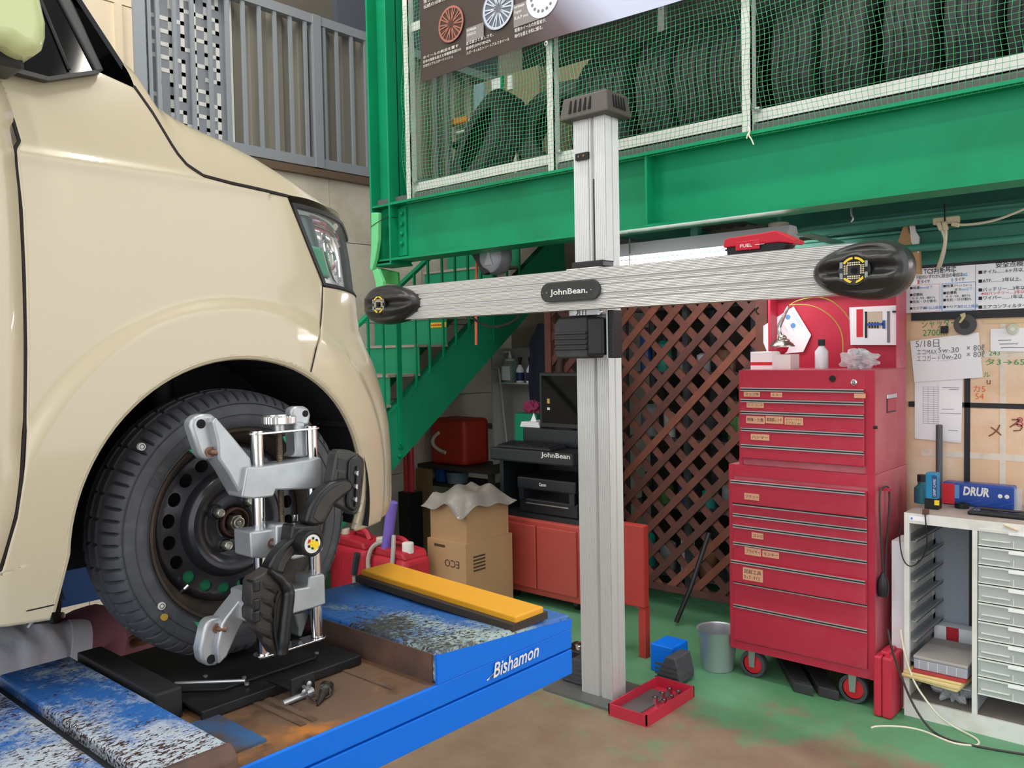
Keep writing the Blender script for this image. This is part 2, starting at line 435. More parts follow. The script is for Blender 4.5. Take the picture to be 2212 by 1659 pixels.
def strandv(pts, r):
    vs, fs = [], []
    for p in pts: vs += [p + Vector((r, 0, 0)), p + Vector((-r * .5, -r * .8, 0)), p + Vector((-r * .5, r * .8, 0))]
    for i in range(len(pts) - 1):
        for k in range(3): fs.append((i * 3 + k, i * 3 + (k + 1) % 3, i * 3 + 3 + (k + 1) % 3, i * 3 + 3 + k))
    nt_.add(vs, fs)
nx, nz_ = int((xb - xa) / cell), int((z1n - z0n) / cell)
for i in range(nx + 1): strandv([netp(xa + i * cell, z0n + (z1n - z0n) * k / 26) for k in range(27)], .0010)
for j in range(nz_ + 1): strand([netp(xa + (xb - xa) * k / 100, z0n + j * cell) for k in range(101)], .0010)
nt_.build('safety_net', mat('net_green', '#379c60', .6), label='green square-mesh safety net stretched along the mezzanine guard rail', cat='net')
# white cord end knotted at the post foot
p = at(1622, 282, Y=YE - .006)
MB().tube([p + Vector(d) for d in ((-.012, 0, .02), (0, -.006, 0), (-.008, -.006, -.02), (.004, -.006, -.035), (.014, -.004, -.062))], .003, 6, smooth=2).tube([p + Vector(d) for d in ((0, -.006, 0), (-.012, -.008, -.018), (-.016, -.006, -.032))], .003, 6, smooth=1).build('rope_end', mat('rope_white', '#e6e0d0', .8), smooth=True, label='short white rope end knotted at a guard rail post above the beam', cat='rope')

# ================================================================ staircase
XS, XF = -4.3, -5.12
st = thing('steel_staircase', (-4.7, 3.8, 0), 'green steel staircase with flat-bar balusters climbing to the mezzanine', 'staircase')
p1, p2 = at(876, 856, X=XS), at(1034, 687, X=XS); q1, q2 = at(862, 1000, X=XS), at(1125, 697, X=XS)
sl = ((p2.z - p1.z) / (p2.y - p1.y) + (q2.z - q1.z) / (q2.y - q1.y)) / 2
def ztp(y): return p1.z + sl * (y - p1.y)
def zbt(y): return q1.z + sl * (y - q1.y)
yfl = p1.y - p1.z / sl + .12; yend = p1.y + (zt - p1.z) / sl
def stringer(X, name):
    pts = [(X, yfl - .0, 0), (X, yfl, max(.02, ztp(yfl))), (X, yend, zt), (X, yend + .15, zt), (X, yend + .15, max(zbt(yend + .15), .2)), (X, q1.y - q1.z / sl, 0)]
    MB().prism(pts, (-.012, 0, 0)).build(name, GREEN_D, st)
    a, b = Vector((X - .03, yfl, ztp(yfl))), Vector((X - .03, yend, ztp(yend)))
    MB().bar(a, b, .07, .008).build('stringer_flange', GREEN_D, st)
stringer(XS, 'stringer'); stringer(XF + .012, 'stringer')
zrise = []; r0 = at(905, 744, X=XS).z
rise = at(905, 746, X=XS).z - at(905, 809, X=XS).z
k = -6
TRD = mat('tread_edge', '#a39a8c', .7)
while True:
    z = r0 + k * rise
    if z > zt - .05: break
    if z > .05:
        y = at(905, 744, X=XS).y + k * rise / sl
        B(XF + .014, XS - .014, y, y + rise / sl + .02, z - .018, z).build('tread', TRD, st)
        B(XF + .014, XS - .014, y + .012, y + .018, z - rise, z - .018).build('riser', GREEN_D, st)
    k += 1
h0 = at(792, 688, X=XS); hoff = h0.z - ztp(h0.y)
a, b = Vector((XS - .02, yfl - .05, ztp(yfl - .05) + hoff)), Vector((XS - .02, yend + .1, ztp(yend + .1) + hoff))
MB().bar(a, b, .05, .02).build('handrail', GREEN, st)
for px, wd in ((794, .014), (826, .014), (859, .04), (896, .014), (926, .014), (956, .014), (984, .014), (1012, .014), (1040, .014), (1068, .04), (1096, .014), (1123, .014)):
    y = at(px, 740, X=XS).y
    B(XS + .002, XS + .016, y - wd / 2, y + wd / 2, ztp(y) - (.30 if wd > .03 else .02), ztp(y) + hoff).build('baluster' if wd < .03 else 'newel_bar', GREEN, st)
yb_ = at(866, 990, X=XS).y
for py in (958, 985): 
    p = at(866, py, X=XS + .018); MB().cyl((XS, p.y, p.z), (XS + .03, p.y, p.z), .012, 6).build('bolt', GREEN, st)
x0, z0 = at(930, 708, X=-4.75), 0
p = at(945, 702, Y=at(905, 744, X=XS).y + rise / sl + .01)
B(at(929, 702, Y=p.y).x, at(964, 702, Y=p.y).x, p.y - .002, p.y + .002, p.z - .018, p.z + .018).build('warning_label', mat('label_yellow', '#e8c81e', .6), st)
for k in range(7): B(at(932 + 3.6 * k, 702, Y=p.y).x, at(934.4 + 3.6 * k, 702, Y=p.y).x, p.y - .0035, p.y - .002, p.z - .007, p.z + .006).build('label_print', INKR, st)
# ================================================================ car
PAINT = mat('cream_car_paint', '#c6b99e', .26, coat=.6, spec=.5)
GAP = mat('panel_gap', '#1c1512', .8)
LINER = mat('wheel_arch_liner', '#1e2026', .8)
GLASSB = mat('dark_glass', '#0a0b0c', .06, spec=.25)
TRIM = mat('black_trim', '#202022', .5)
car = thing('car', (-2.28, .916, .927), 'cream compact car with hood and headlight, raised on the lift', 'car')
XC, YS, AE = -2.275, .9, 2 / 3
YFT = [(1.08, 1.56), (1.12, 1.575), (1.16, 1.592), (1.2, 1.59), (1.28, 1.582), (1.36, 1.57), (1.4, 1.559), (1.44, 1.544), (1.48, 1.527), (1.52, 1.51), (1.56, 1.483), (1.6, 1.459), (1.64, 1.453), (1.72, 1.45), (1.8, 1.445), (1.84, 1.438), (1.88, 1.424), (1.92, 1.405), (2.3, 1.3)]
def interp(T, x):
    if x <= T[0][0]: return T[0][1]
    for (a, b), (c, d) in zip(T, T[1:]):
        if x <= c: return b + (d - b) * (x - a) / (c - a)
    return T[-1][1]
def sstep(a, b, x):
    t = max(0, min(1, (x - a) / (b - a))); return t * t * (3 - 2 * t)
ARY, ARZ, ARR = .916, 1.213, .338
def X0(z): return -1.535 - .05 * ((z - 1.5) / .45) ** 2 - (.10 * (z - 1.905) if z > 1.905 else 0)
def flare(Y, z):
    r = math.hypot(Y - ARY, z - ARZ if z > ARZ else 0)
    return .013 * sstep(.46, .425, r)
def SY(Y, z):                              # point of the body side / front corner, by Y and z
    Yf = interp(YFT, z); x0 = X0(z)
    if Y <= YS: X = x0
    else: X = XC + (x0 - XC) * max(0, 1 - min(1, (Y - YS) / (Yf - YS)) ** 3) ** (1 / 3)
    return Vector((X + flare(Y, z) + .004 * math.exp(-((z - 1.897) / .012) ** 2) * (Y < 1.02), Y, z))
def ST(t, z):                              # by angle parameter t (0..1 round the corner)
    if t <= 0: return SY(YS + t, z)
    th = t * math.pi / 2; Yf = interp(YFT, z); x0 = X0(z)
    Y = YS + (Yf - YS) * math.sin(th) ** AE
    X = XC + (x0 - XC) * math.cos(th) ** AE
    return Vector((X + flare(Y, z), Y, z))
def t_of(Y, z):
    if Y <= YS: return Y - YS
    Yf = interp(YFT, z); return 2 / math.pi * math.asin(min(1, (Y - YS) / (Yf - YS)) ** 1.5)
def on_car(px, py):                        # pixel -> (Y, z) on the body surface
    X = -1.54
    for _ in range(12):
        p = at(px, py, X=X); X = X * .4 + SY(p.y, p.z).x * .6
    return p.y, p.z
def curve(pxs): return [on_car(*p) for p in pxs]
DOOR = curve([(0, 178), (22, 235), (38, 288), (43, 305), (33, 322), (36, 360), (46, 450), (53, 600), (56, 760), (54, 930), (47, 1040), (35, 1120), (0, 1235)])
door_zy = sorted((z, y) for y, z in DOOR)
SEAM = [(t[0], t[1]) for t in curve([(622, 425), (640, 470), (660, 520), (680, 570), (697, 612), (696, 660), (693, 700), (683, 755), (672, 803)])]
seam_zy = sorted((z, y) for y, z in SEAM)
HOODS = curve([(290, 188), (330, 245), (372, 315), (386, 336), (404, 357), (440, 381), (500, 397), (560, 410), (622, 425)])
top_yz = [(-1.2, on_car(-40, 130)[1]), on_car(-40, 132), on_car(0, 143), on_car(105, 170), on_car(215, 154)] + HOODS
bot_yz = [(-1.2, 1.108), (.47, 1.108), (.56, 1.10), (.7, 1.12), (1.4, 1.13)]
def YL(z): return interp(door_zy, z)
def YRt(z): return interp(seam_zy, z)
def in_arch(Y, z, R_=ARR):
    if z >= ARZ: return math.hypot(Y - ARY, z - ARZ) < R_
    k = (ARZ - z)
    return ARY - R_ - k * .22 < Y < ARY + R_ - k * .3
def to_arch(Y, z):
    if z >= ARZ:
        d = Vector((Y - ARY, z - ARZ)); d = d.normalized() * ARR if d.length > 1e-4 else Vector((0, ARR)); return ARY + d.x, ARZ + d.y
    k = ARZ - z
    return (ARY - ARR - k * .22, z) if Y < ARY else (ARY + ARR - k * .3, z)
def panel(name, fn, nu, nv, cut=False, th=.012):
    """fn(s, v) -> (Y, z); faces inside the wheel arch are removed and the rim vertices are put on the arch"""
    P = [[list(fn(i / nu, j / nv)) for i in range(nu + 1)] for j in range(nv + 1)]
    ins = [[cut and in_arch(*P[j][i]) for i in range(nu + 1)] for j in range(nv + 1)]
    if cut:
        for j in range(nv + 1):
            for i in range(nu + 1):
                if ins[j][i] and any(not ins[b][a] for a, b in ((i - 1, j), (i + 1, j), (i, j - 1), (i, j + 1), (i - 1, j - 1), (i + 1, j - 1), (i - 1, j + 1), (i + 1, j + 1)) if 0 <= a <= nu and 0 <= b <= nv):
                    P[j][i] = list(to_arch(*P[j][i]))
    m = MB(); vs = [SY(*P[j][i]) for j in range(nv + 1) for i in range(nu + 1)]; fs = []
    for j in range(nv):
        for i in range(nu):
            if not (ins[j][i] and ins[j][i + 1] and ins[j + 1][i] and ins[j + 1][i + 1]):
                a = j * (nu + 1) + i; fs.append((a, a + 1, a + nu + 2, a + nu + 1))
    m.add(vs, fs); ob = m.build(name, PAINT, car, smooth=60)
    if th:
        md = ob.modifiers.new('solid', 'SOLIDIFY'); md.thickness = th; md.offset = -1
    return ob
g = .0025
def f_fender(s, v):
    z = 1.1 + .9 * v
    for _ in range(3):
        a, b = YL(z) + g, YRt(z) - g
        if z < 1.2: a = min(a, .45)
        Y = a + (b - a) * s; z = interp(bot_yz, Y) + (interp(top_yz, Y) - g - interp(bot_yz, Y)) * v
    return Y, z
panel('fender', f_fender, 130, 170, True)
def f_door(s, v):
    z = 1.16 + .85 * v; b = YL(z) - g; a = -1.2
    Y = a + (b - a) * s; return Y, 1.16 + (interp(top_yz, Y) - 1.16) * v
panel('door', f_door, 60, 90)
def f_sill(s, v): return -1.2 + s * 1.62, 1.105 + .05 * v
panel('sill', f_sill, 30, 6)
def f_bumper(s, v):
    z = 1.135 + v * .56; a = YRt(z) + g if z > 1.516 else 1.087
    top = 1.70 - .02 * s
    z = 1.135 + (top - 1.135) * v; a = (YRt(z) + g) if z > 1.50 else YRt(1.50) + g
    t0 = t_of(a, z); t = t0 + (1 - t0) * s; p = ST(t, z); return p.y, p.z, t
def bumper():
    nu, nv = 130, 110; Q = [[f_bumper(i / nu, j / nv) for i in range(nu + 1)] for j in range(nv + 1)]
    ins = [[in_arch(q[0], q[1]) and ST(q[2], q[1]).x > -1.62 for q in row] for row in Q]; vs = []
    for j in range(nv + 1):
        for i in range(nu + 1):
            q = Q[j][i]
            if ins[j][i] and any(not ins[b][a] for a, b in ((i - 1, j), (i + 1, j), (i, j - 1), (i, j + 1), (i + 1, j + 1), (i - 1, j - 1)) if 0 <= a <= nu and 0 <= b <= nv):
                vs.append(SY(*to_arch(q[0], q[1])))
            else: vs.append(ST(q[2], q[1]))
    fs = []
    for j in range(nv):
        for i in range(nu):
            if not (ins[j][i] and ins[j][i + 1] and ins[j + 1][i] and ins[j + 1][i + 1]):
                a = j * (nu + 1) + i; fs.append((a, a + 1, a + nu + 2, a + nu + 1))
    ob = MB().add(vs, fs).build('bumper', PAINT, car, smooth=60)
    md = ob.modifiers.new('solid', 'SOLIDIFY'); md.thickness = .012; md.offset = -1
bumper()
# rounded return lip along the wheel arch
lip = [SY(ARY + ARR * math.cos(R(a)), ARZ + ARR * math.sin(R(a))) + Vector((-.008, 0, 0)) for a in range(180, -1, -4)]
zz = ARZ
lip = [SY(ARY - ARR - (ARZ - z) * .22, z) + Vector((-.008, 0, 0)) for z in (1.115, 1.15, 1.19)] + lip + [SY(ARY + ARR - (ARZ - z) * .3, z) + Vector((-.008, 0, 0)) for z in (1.19, 1.16, 1.14)]
MB().tube(lip, .0085, 8).build('arch_lip', PAINT, car, smooth=True)
# hood
hz = sorted(HOODS); A_T = [(.70, .02), (.74, .045), (.79, .115), (.86, .145), (.98, .125), (1.06, .105), (1.13, .075), (1.2, .045), (1.3, .03), (1.45, .02)]
hood_front = [on_car(622, 425), on_car(660, 434), on_car(690, 440)]
def seamz(Y): return interp(hz + [(1.13, hz[-1][1] + .001), (1.2, hz[-1][1] - .004), (1.42, hz[-1][1] - .01)], Y) + .004
def hood(u, v):
    t0 = HOODS[0][0] - YS; t = t0 + (1 - t0) * u
    z = 1.9
    for _ in range(4): p = ST(t, z); z = seamz(p.y)
    p = ST(t, z); s = v ** 1.8; D = .735 * s
    cy = .62 if p.y > .75 else .62
    return Vector((XC + (p.x - XC) * (1 - s), cy + (p.y - cy) * (1 - .86 * s), z + interp(A_T, p.y) * (1 - math.exp(-D / .045)) + .03 * s))
MB().grid(hood, 110, 40).build('hood', PAINT, car, smooth=60)
# black gap strips between the panels
def gap(name, yz, r=.0032, inset=.0035): MB().tube([SY(y, z) + Vector((-inset, 0, 0)) for y, z in yz], r, 6).build(name, GAP, car, smooth=True)
gap('panel_gap', DOOR, .0036)
gap('panel_gap', [(y, z + .001) for y, z in HOODS], .0055, .004)
gap('panel_gap', SEAM[4:], .0022, .002)
for k, yz in enumerate(([on_car(-30, 1337), on_car(60, 1319), on_car(118, 1306)],)): gap('panel_gap', yz, .0018, .001)
# headlight: black rim, chrome bowl, lens
HL_L = curve([(628, 430), (644, 474), (664, 524), (684, 574), (700, 612)])
def hl(u, v, d=0, sh=0.0):
    zb_, zt_ = 1.704, 1.876
    z = zb_ + (zt_ - zb_) * v
    yl_ = interp(sorted((b, a) for a, b in HL_L), z) + .003
    t0 = t_of(yl_, z); t = t0 + (.50 - t0) * u
    top = zt_ - .012 * u - .03 * sstep(.75, 1, u); bot = zb_ - .012 * u
    z = bot + (top - bot) * v; p = ST(t, z); c = Vector((XC, 1.0, z))
    return p + (c - p).normalized() * d
m = MB().grid(lambda u, v: hl(u, v, .026 + .022 * math.sin(math.pi * min(1, u * 1.0)) * math.sin(math.pi * v)), 40, 24)
m.build('headlight_bowl', mat('lamp_bowl', '#f2f5f5', .2, .25), car, smooth=True)
rim = [hl(0, v / 12, .004) for v in range(13)] + [hl(u / 14, 1, .004) for u in range(1, 15)]
MB().tube(rim, .007, 6).build('headlight_seal', TRIM, car, smooth=True)
MB().tube([hl(u / 14, 0, .006) for u in range(0, 15)], .008, 6).build('headlight_seal', TRIM, car, smooth=True)
LENS = mat('clear_lens', '#eef4f4', .03, alpha=.10, spec=.7)
hlo = MB().grid(lambda u, v: hl(u, v, .002), 40, 24).build('headlight_lens', LENS, car, smooth=True)
DLAMP = mat('lamp_dark', '#33474a', .25, .3)
MB().grid(lambda u, v: hl(.05 + .16 * u + .02 * v, .12 + .80 * v, .022 - .006 * math.sin(math.pi * u)), 6, 20).build('lamp_side_strip', DLAMP, car, smooth=True, thick=.004)
MB().grid(lambda u, v: hl(.05 + .16 * u, .14 + .38 * v, .016), 6, 8).build('green_reflection', mat('reflection_green', '#2f8f6c', .2, .2), car, smooth=True, thick=.004)  # reflection of the green surroundings, painted as a strip inside the lens
for uu, vv, ru, rv, d in ((.5, .45, .17, .34, .028), (.5, .45, .11, .24, .034)):
    MB().tube([hl(uu + ru * math.cos(a * math.pi / 16) * (1 if abs(math.cos(a * math.pi / 16)) < .7 else .92), vv + rv * math.sin(a * math.pi / 16), d) for a in range(32)], .0045, 6, closed=True).build('lamp_ring', CHROME, car, smooth=True)
for k in range(4):
    MB().tube([hl(.24 + .6 * i / 8, .80 + .05 * k - .06 * (i / 8) ** 2, .024 + .004 * (k % 2)) for i in range(9)], .004, 6).build('lamp_rib', CHROME, car, smooth=True)
p = hl(.48, .42, .04); MB().ell(p, .02, .02, .03, 12, 8).build('bulb', CHROME, car, smooth=True)
for k in range(5):
    p = hl(.40 + .03 * (k % 2), .26 + .085 * k, .036); MB().ell(p, .008, .008, .009, 8, 6).build('lamp_facet', CHROME, car, smooth=True)
def grille(u, v):
    t = .5 + .5 * u; z = 1.70 + .165 * v; p = ST(t, z); return p + Vector((0, -.012, 0))
MB().grid(grille, 20, 4).build('grille', TRIM, car, thick=.01)
# glass, pillar, mirror, windscreen
def wpt(px, py, off=0):
    X = -1.6
    for _ in range(8):
        p = at(px, py, X=X); X = -1.597 - .42 * (p.z - 2.03) + off
    return p
MB().prism([wpt(*q) for q in ((-160, 105), (-40, 128), (0, 140), (60, 158), (105, 167), (222, 152), (142, -30), (60, -180), (-160, -180))], (-.02, 0, 0)).build('side_window', GLASSB, car)
MB().prism([wpt(*q, .006) for q in ((208, 156), (226, 152), (146, -20), (60, -180), (36, -180), (118, -20))], (-.05, 0, 0)).build('pillar_trim', TRIM, car, bevel=.004)
MB().prism([wpt(*q, .005) for q in ((-40, 136), (0, 146), (60, 163), (105, 174), (215, 158), (214, 150), (105, 165), (60, 153), (0, 136), (-40, 124))], (-.02, 0, 0)).build('belt_moulding', TRIM, car)
MB().bar(wpt(88, 0, .004), wpt(150, 150, .004), .004, .004).build('quarter_bar', TRIM, car)
MB().prism([(-1.66, .80, 2.05), (-1.70, .46, 2.55), (-2.85, .46, 2.55), (-2.89, .80, 2.05)], (0, .008, .006)).build('windscreen', GLASSB, car)
mp = [at(px, py, X=-1.47) for px, py in ((-60, 100), (0, 88), (22, 92), (40, 104), (60, 113), (84, 114), (100, 103), (107, 78), (107, 45), (100, 15), (92, -20), (70, -70), (-60, -70))]
MB().prism(mp, (-.10, .0, 0)).build('door_mirror', mat('mirror_reflected_green', '#c9d29a', .3, coat=.4), car, bevel=.03, seg=4, smooth=60)  # beige housing; the greenish reflected light is put into its colour
MB().prism([at(px, py, X=-1.52) for px, py in ((-10, 90), (45, 108), (60, 150), (-10, 135))], (-.09, 0, 0)).build('mirror_foot', TRIM, car, bevel=.008)
# wheel house and underbody
MB().lathe((-1.875, ARY, ARZ), (1, 0, 0), [(.352, 0), (.352, .15), (.346, .31)], 40, arc=(math.pi - .2, 2 * math.pi + .25)).build('arch_liner', LINER, car, smooth=True)
MB().lathe((-1.88, ARY, ARZ), (1, 0, 0), [(.36, 0), (.05, 0)], 40, arc=(math.pi - .1, 2 * math.pi + .1)).build('inner_fender', LINER, car)
for a in (150, 128, 108, 60, 30):
    MB().bar((-1.86, ARY + .347 * math.cos(R(a)), ARZ + .347 * math.sin(R(a))), (-1.57, ARY + .347 * math.cos(R(a)), ARZ + .347 * math.sin(R(a))), .012, .012).build('liner_rib', LINER, car)
B(-2.98, -1.9, -1.4, 1.42, 1.10, 1.14).build('underbody', mat('underbody', '#24201d', .9), car)
B(-2.9, -1.9, .62, 1.40, 1.14, 1.86).build('engine_bay', mat('underbody', '#24201d', .9), car)
B(-2.95, -1.62, -1.2, .5, 1.14, 2.0).build('cabin_shell', mat('underbody', '#24201d', .9), car)
MB().tube([at(60, 1356, X=-1.68), at(72, 1340, X=-1.68), at(84, 1330, X=-1.68)], .004, 6).build('jack_hook', STEEL, car)
MB().prism([at(px, py, X=-1.7) for px, py in ((78, 1325), (110, 1322), (116, 1345), (60, 1350))], (-.05, 0, 0)).build('jacking_bracket', LINER, car)

# ---------------------------------------------------------------- tyre and steel wheel
HUB = Vector((-1.56, .931, 1.2045)); XO = -1.56          # outer sidewall plane
def tyre_profile():
    # (r, x offset inward from the outer sidewall face), from outer bead over the tread to inner bead
    return [(.193, .016), (.197, .006), (.204, .0015), (.215, 0), (.232, .001), (.246, .004), (.256, .010), (.264, .019), (.2705, .030), (.2735, .040),
            (.2750, .047), (.2680, .049), (.2680, .055), (.2760, .057), (.2772, .072), (.2705, .0735), (.2705, .0815), (.2775, .083), (.2772, .098), (.268, .100), (.268, .106), (.275, .108),
            (.2735, .118), (.2700, .128), (.262, .140), (.25, .150), (.23, .155), (.21, .155), (.193, .148)]
def make_tyre(cx, name='tire', parent=None, side=1):
    prof = tyre_profile(); n = 432; m = MB(); vs = []
    for i in range(n):
        t = 2 * math.pi * i / n
        for k, (r, x) in enumerate(prof):
            dr = 0; tt = t
            if 5 < k < 10 or 21 < k < 25:
                tt = t + .05 * abs(x - .045)
                ph_ = (i % 6)
                if ph_ == 0 and k > 6: dr = -.010
                elif ph_ == 0: dr = -.004
            if k in (13, 14, 17, 18) and i % 12 in (0,): dr = -.006
            vs.append(Vector((cx - side * x, HUB.y + (r + dr) * math.cos(tt), HUB.z + (r + dr) * math.sin(tt))))
    K = len(prof); fs = []
    for i in range(n):
        j = (i + 1) % n
        for k in range(K - 1): fs.append((i * K + k, i * K + k + 1, j * K + k + 1, j * K + k) if side > 0 else (i * K + k, j * K + k, j * K + k + 1, i * K + k + 1))
    return m.add(vs, fs).build(name, RUBBER, parent, smooth=30)
tire = make_tyre(XO, 'tire', car)
RING = mat('rubber_ring', '#3a3c40', .6)
for rr, wd in ((.2485, .0012), (.226, .0010), (.2015, .0010)):
    MB().lathe((XO + .0005 - (.0042 if rr > .24 else .0006 if rr > .21 else .001), HUB.y, HUB.z), (1, 0, 0), [(rr - wd, -.001), (rr, .0012), (rr + wd, -.001)], 96).build('sidewall_ridge', RING, tire, smooth=True)
# moulded lettering round the sidewall
def ring_text(s, r, a0, step, h):
    for k, ch in enumerate(s):
        if ch == ' ': continue
        a = R(a0 - k * step); d = Vector((0, math.cos(a), math.sin(a))); tn = Vector((0, math.sin(a), -math.cos(a)))
        txt(ch, HUB + Vector((.0012, 0, 0)) + d * r, h, RING, tire, ux=tn, uy=d, lift=.0008)
ring_text('NEWNO', .2105, 152, 5.6, .017)
STK = mat('sticker_white', '#d9d9d2', .5)
for (px, py, mt, rr) in ((306, 965, STK, .0072), (349, 1309, STK, .0072), (355, 1333, mat('dot_yellow', '#b4923a', .6), .0066)):
    p = at(px, py, X=XO + .001 if px > 320 else XO - .012)
    MB().cyl(p + Vector((-.006, 0, 0)), p + Vector((.002, 0, 0)), rr, 18).build('balance_mark', mt, tire)
    if mt is STK: MB().lathe(p + Vector((.0022, 0, 0)), (1, 0, 0), [(.0035, 0), (.0048, .0004), (.0048, 0)], 18).build('mark_ring', INK, tire)
RIMB = mat('black_steel_wheel', '#34343a', .24, .4, var=[('#5a4a3e', 7, .50, .8), ('#3a3a3c', 20, .5, .8)])
RIMD = mat('wheel_dusty', '#54473c', .6, .2, var=[('#2a2725', 9, .4, .7)])
rimm = MB()
rimm.lathe((XO, HUB.y, HUB.z), (1, 0, 0), [(.197, -.020), (.200, -.006), (.197, -.001), (.192, -.003), (.189, -.014), (.184, -.020), (.176, -.026), (.171, -.055), (.166, -.062), (.166, -.14)], 96)
wheel = rimm.build('wheel_rim', RIMD, car, smooth=50)
def hprof(r):                               # dish depth of the wheel disc
    return interp([(.030, -.046), (.034, -.040), (.040, -.038), (.066, -.040), (.072, -.036), (.080, -.030), (.096, -.026), (.106, -.034), (.113, -.050), (.156, -.053), (.164, -.058), (.171, -.070)], r)
disc = MB()
disc.lathe((XO, HUB.y, HUB.z), (1, 0, 0), [(r, hprof(r)) for r in (.030, .032, .036, .042, .055, .066, .070, .075, .080, .086, .092, .097, .102, .106, .110, .114, .118)], 100)
NH = 20; rc, ra, rb = .1375, .0125, .0145
for k in range(NH):
    a0, a1 = 2 * math.pi * k / NH, 2 * math.pi * (k + 1) / NH; am = (a0 + a1) / 2; vs = []; N = 20
    out = []
    for i in range(N):
        s = i / N * 4; e = int(s); fz = s - e
        if e == 0: q = (.118 + (.157 - .118) * fz, a0)
        elif e == 1: q = (.157, a0 + (a1 - a0) * fz)
        elif e == 2: q = (.157 - (.157 - .118) * fz, a1)
        else: q = (.118, a1 + (a0 - a1) * fz)
        out.append(q)
    for lvl in range(3):
        for (r, a) in out:
            dy, dz = (r - rc), (a - am) * rc; an = math.atan2(dz / rb, dy / ra)
            hr, ha = rc + ra * math.cos(an), am + rb * math.sin(an) / rc
            if lvl == 0: rr, aa, h = r, a, hprof(r)
            else: rr, aa, h = hr, ha, hprof(hr) - (.007 if lvl == 2 else 0)
            vs.append(Vector((XO + h, HUB.y + rr * math.cos(aa), HUB.z + rr * math.sin(aa))))
    fs = [(l * N + i, l * N + (i + 1) % N, l * N + N + (i + 1) % N, l * N + N + i) for l in range(2) for i in range(N)]
    disc.add(vs, fs)
disc.lathe((XO, HUB.y, HUB.z), (1, 0, 0), [(r, hprof(r)) for r in (.157, .161, .166, .171)], 100)
disc.build('wheel_disc', RIMB, wheel, smooth=40, weld=True)
MB().lathe((XO - .09, HUB.y, HUB.z), (1, 0, 0), [(.105, 0), (.162, .002)], 40).build('brake_backplate', mat('brake_dark', '#15120f', .8), wheel)
GT = mat('masking_tape_green', '#2f9e6c', .7)
MB().grid(lambda u, v: HUB + Vector((-.068, (.118 + .038 * v) * math.cos(R(222 + 58 * u)), (.118 + .038 * v) * math.sin(R(222 + 58 * u)))), 14, 1).build('green_tape', GT, wheel, thick=.001)
NUT = mat('nut_steel', '#b8b7ab', .28, .9)
for a in (147, 237, 57, 327):
    p = HUB + Vector((-.036, .05 * math.cos(R(a)), .05 * math.sin(R(a)))); n = MB()
    n.lathe(p + Vector((-.006, 0, 0)), (1, 0, 0), [(.017, 0), (.0155, .006), (.0125, .010)], 20)
    n.build('stud_seat', RIMB, wheel, smooth=True)
    n = MB(); n.cyl(p, p + Vector((.016, 0, 0)), .0108, 6, cap=True); n.lathe(p + Vector((.016, 0, 0)), (1, 0, 0), [(.0100, 0), (.0085, .004), (.0062, .005), (.0055, .001), (.0, .001)], 14)
    n.build('lug_nut', NUT, wheel, bevel=.001)
n = MB().lathe(HUB + Vector((-.06, 0, 0)), (1, 0, 0), [(.031, .0), (.031, .026), (.027, .028), (.026, .012), (.018, .010)], 32); n.build('hub_bore', mat('rust_hub', '#4a2f25', .6, .3), wheel, smooth=True)
n = MB(); p = HUB + Vector((-.05, 0, 0)); n.cyl(p, p + Vector((.022, 0, 0)), .0165, 6); n.lathe(p + Vector((.022, 0, 0)), (1, 0, 0), [(.0135, 0), (.0125, .008), (.0095, .009), (.009, .003), (.006, .003), (.005, .007), (0, .007)], 20)
n.build('axle_nut', NUT, wheel, bevel=.001)
p = at(398, 1272, X=XO - .035); a = (HUB - p); a.x = 0; a.normalize()
MB().tube([p - a * .022 + Vector((-.006, 0, 0)), p], [.0055, .004], 10).build('valve_stem', BLACKP, wheel, smooth=True)
MB().cyl(p, p + a * .010 + Vector((.003, 0, 0)), .0045, 10).build('valve_cap', CHROME, wheel)
t2 = make_tyre(-3.0, 'tire', car, -1)
# shock absorber and drive shaft inside the arch
MB().cyl((-1.80, ARY - .02, 1.25), (-1.84, ARY - .03, 1.6), .03, 14).build('strut', mat('strut_black', '#17181b', .6), car, smooth=True)
MB().cyl((-1.62, ARY, 1.2045), (-2.9, ARY, 1.19), .022, 12).build('drive_shaft', mat('strut_black', '#17181b', .6), car)
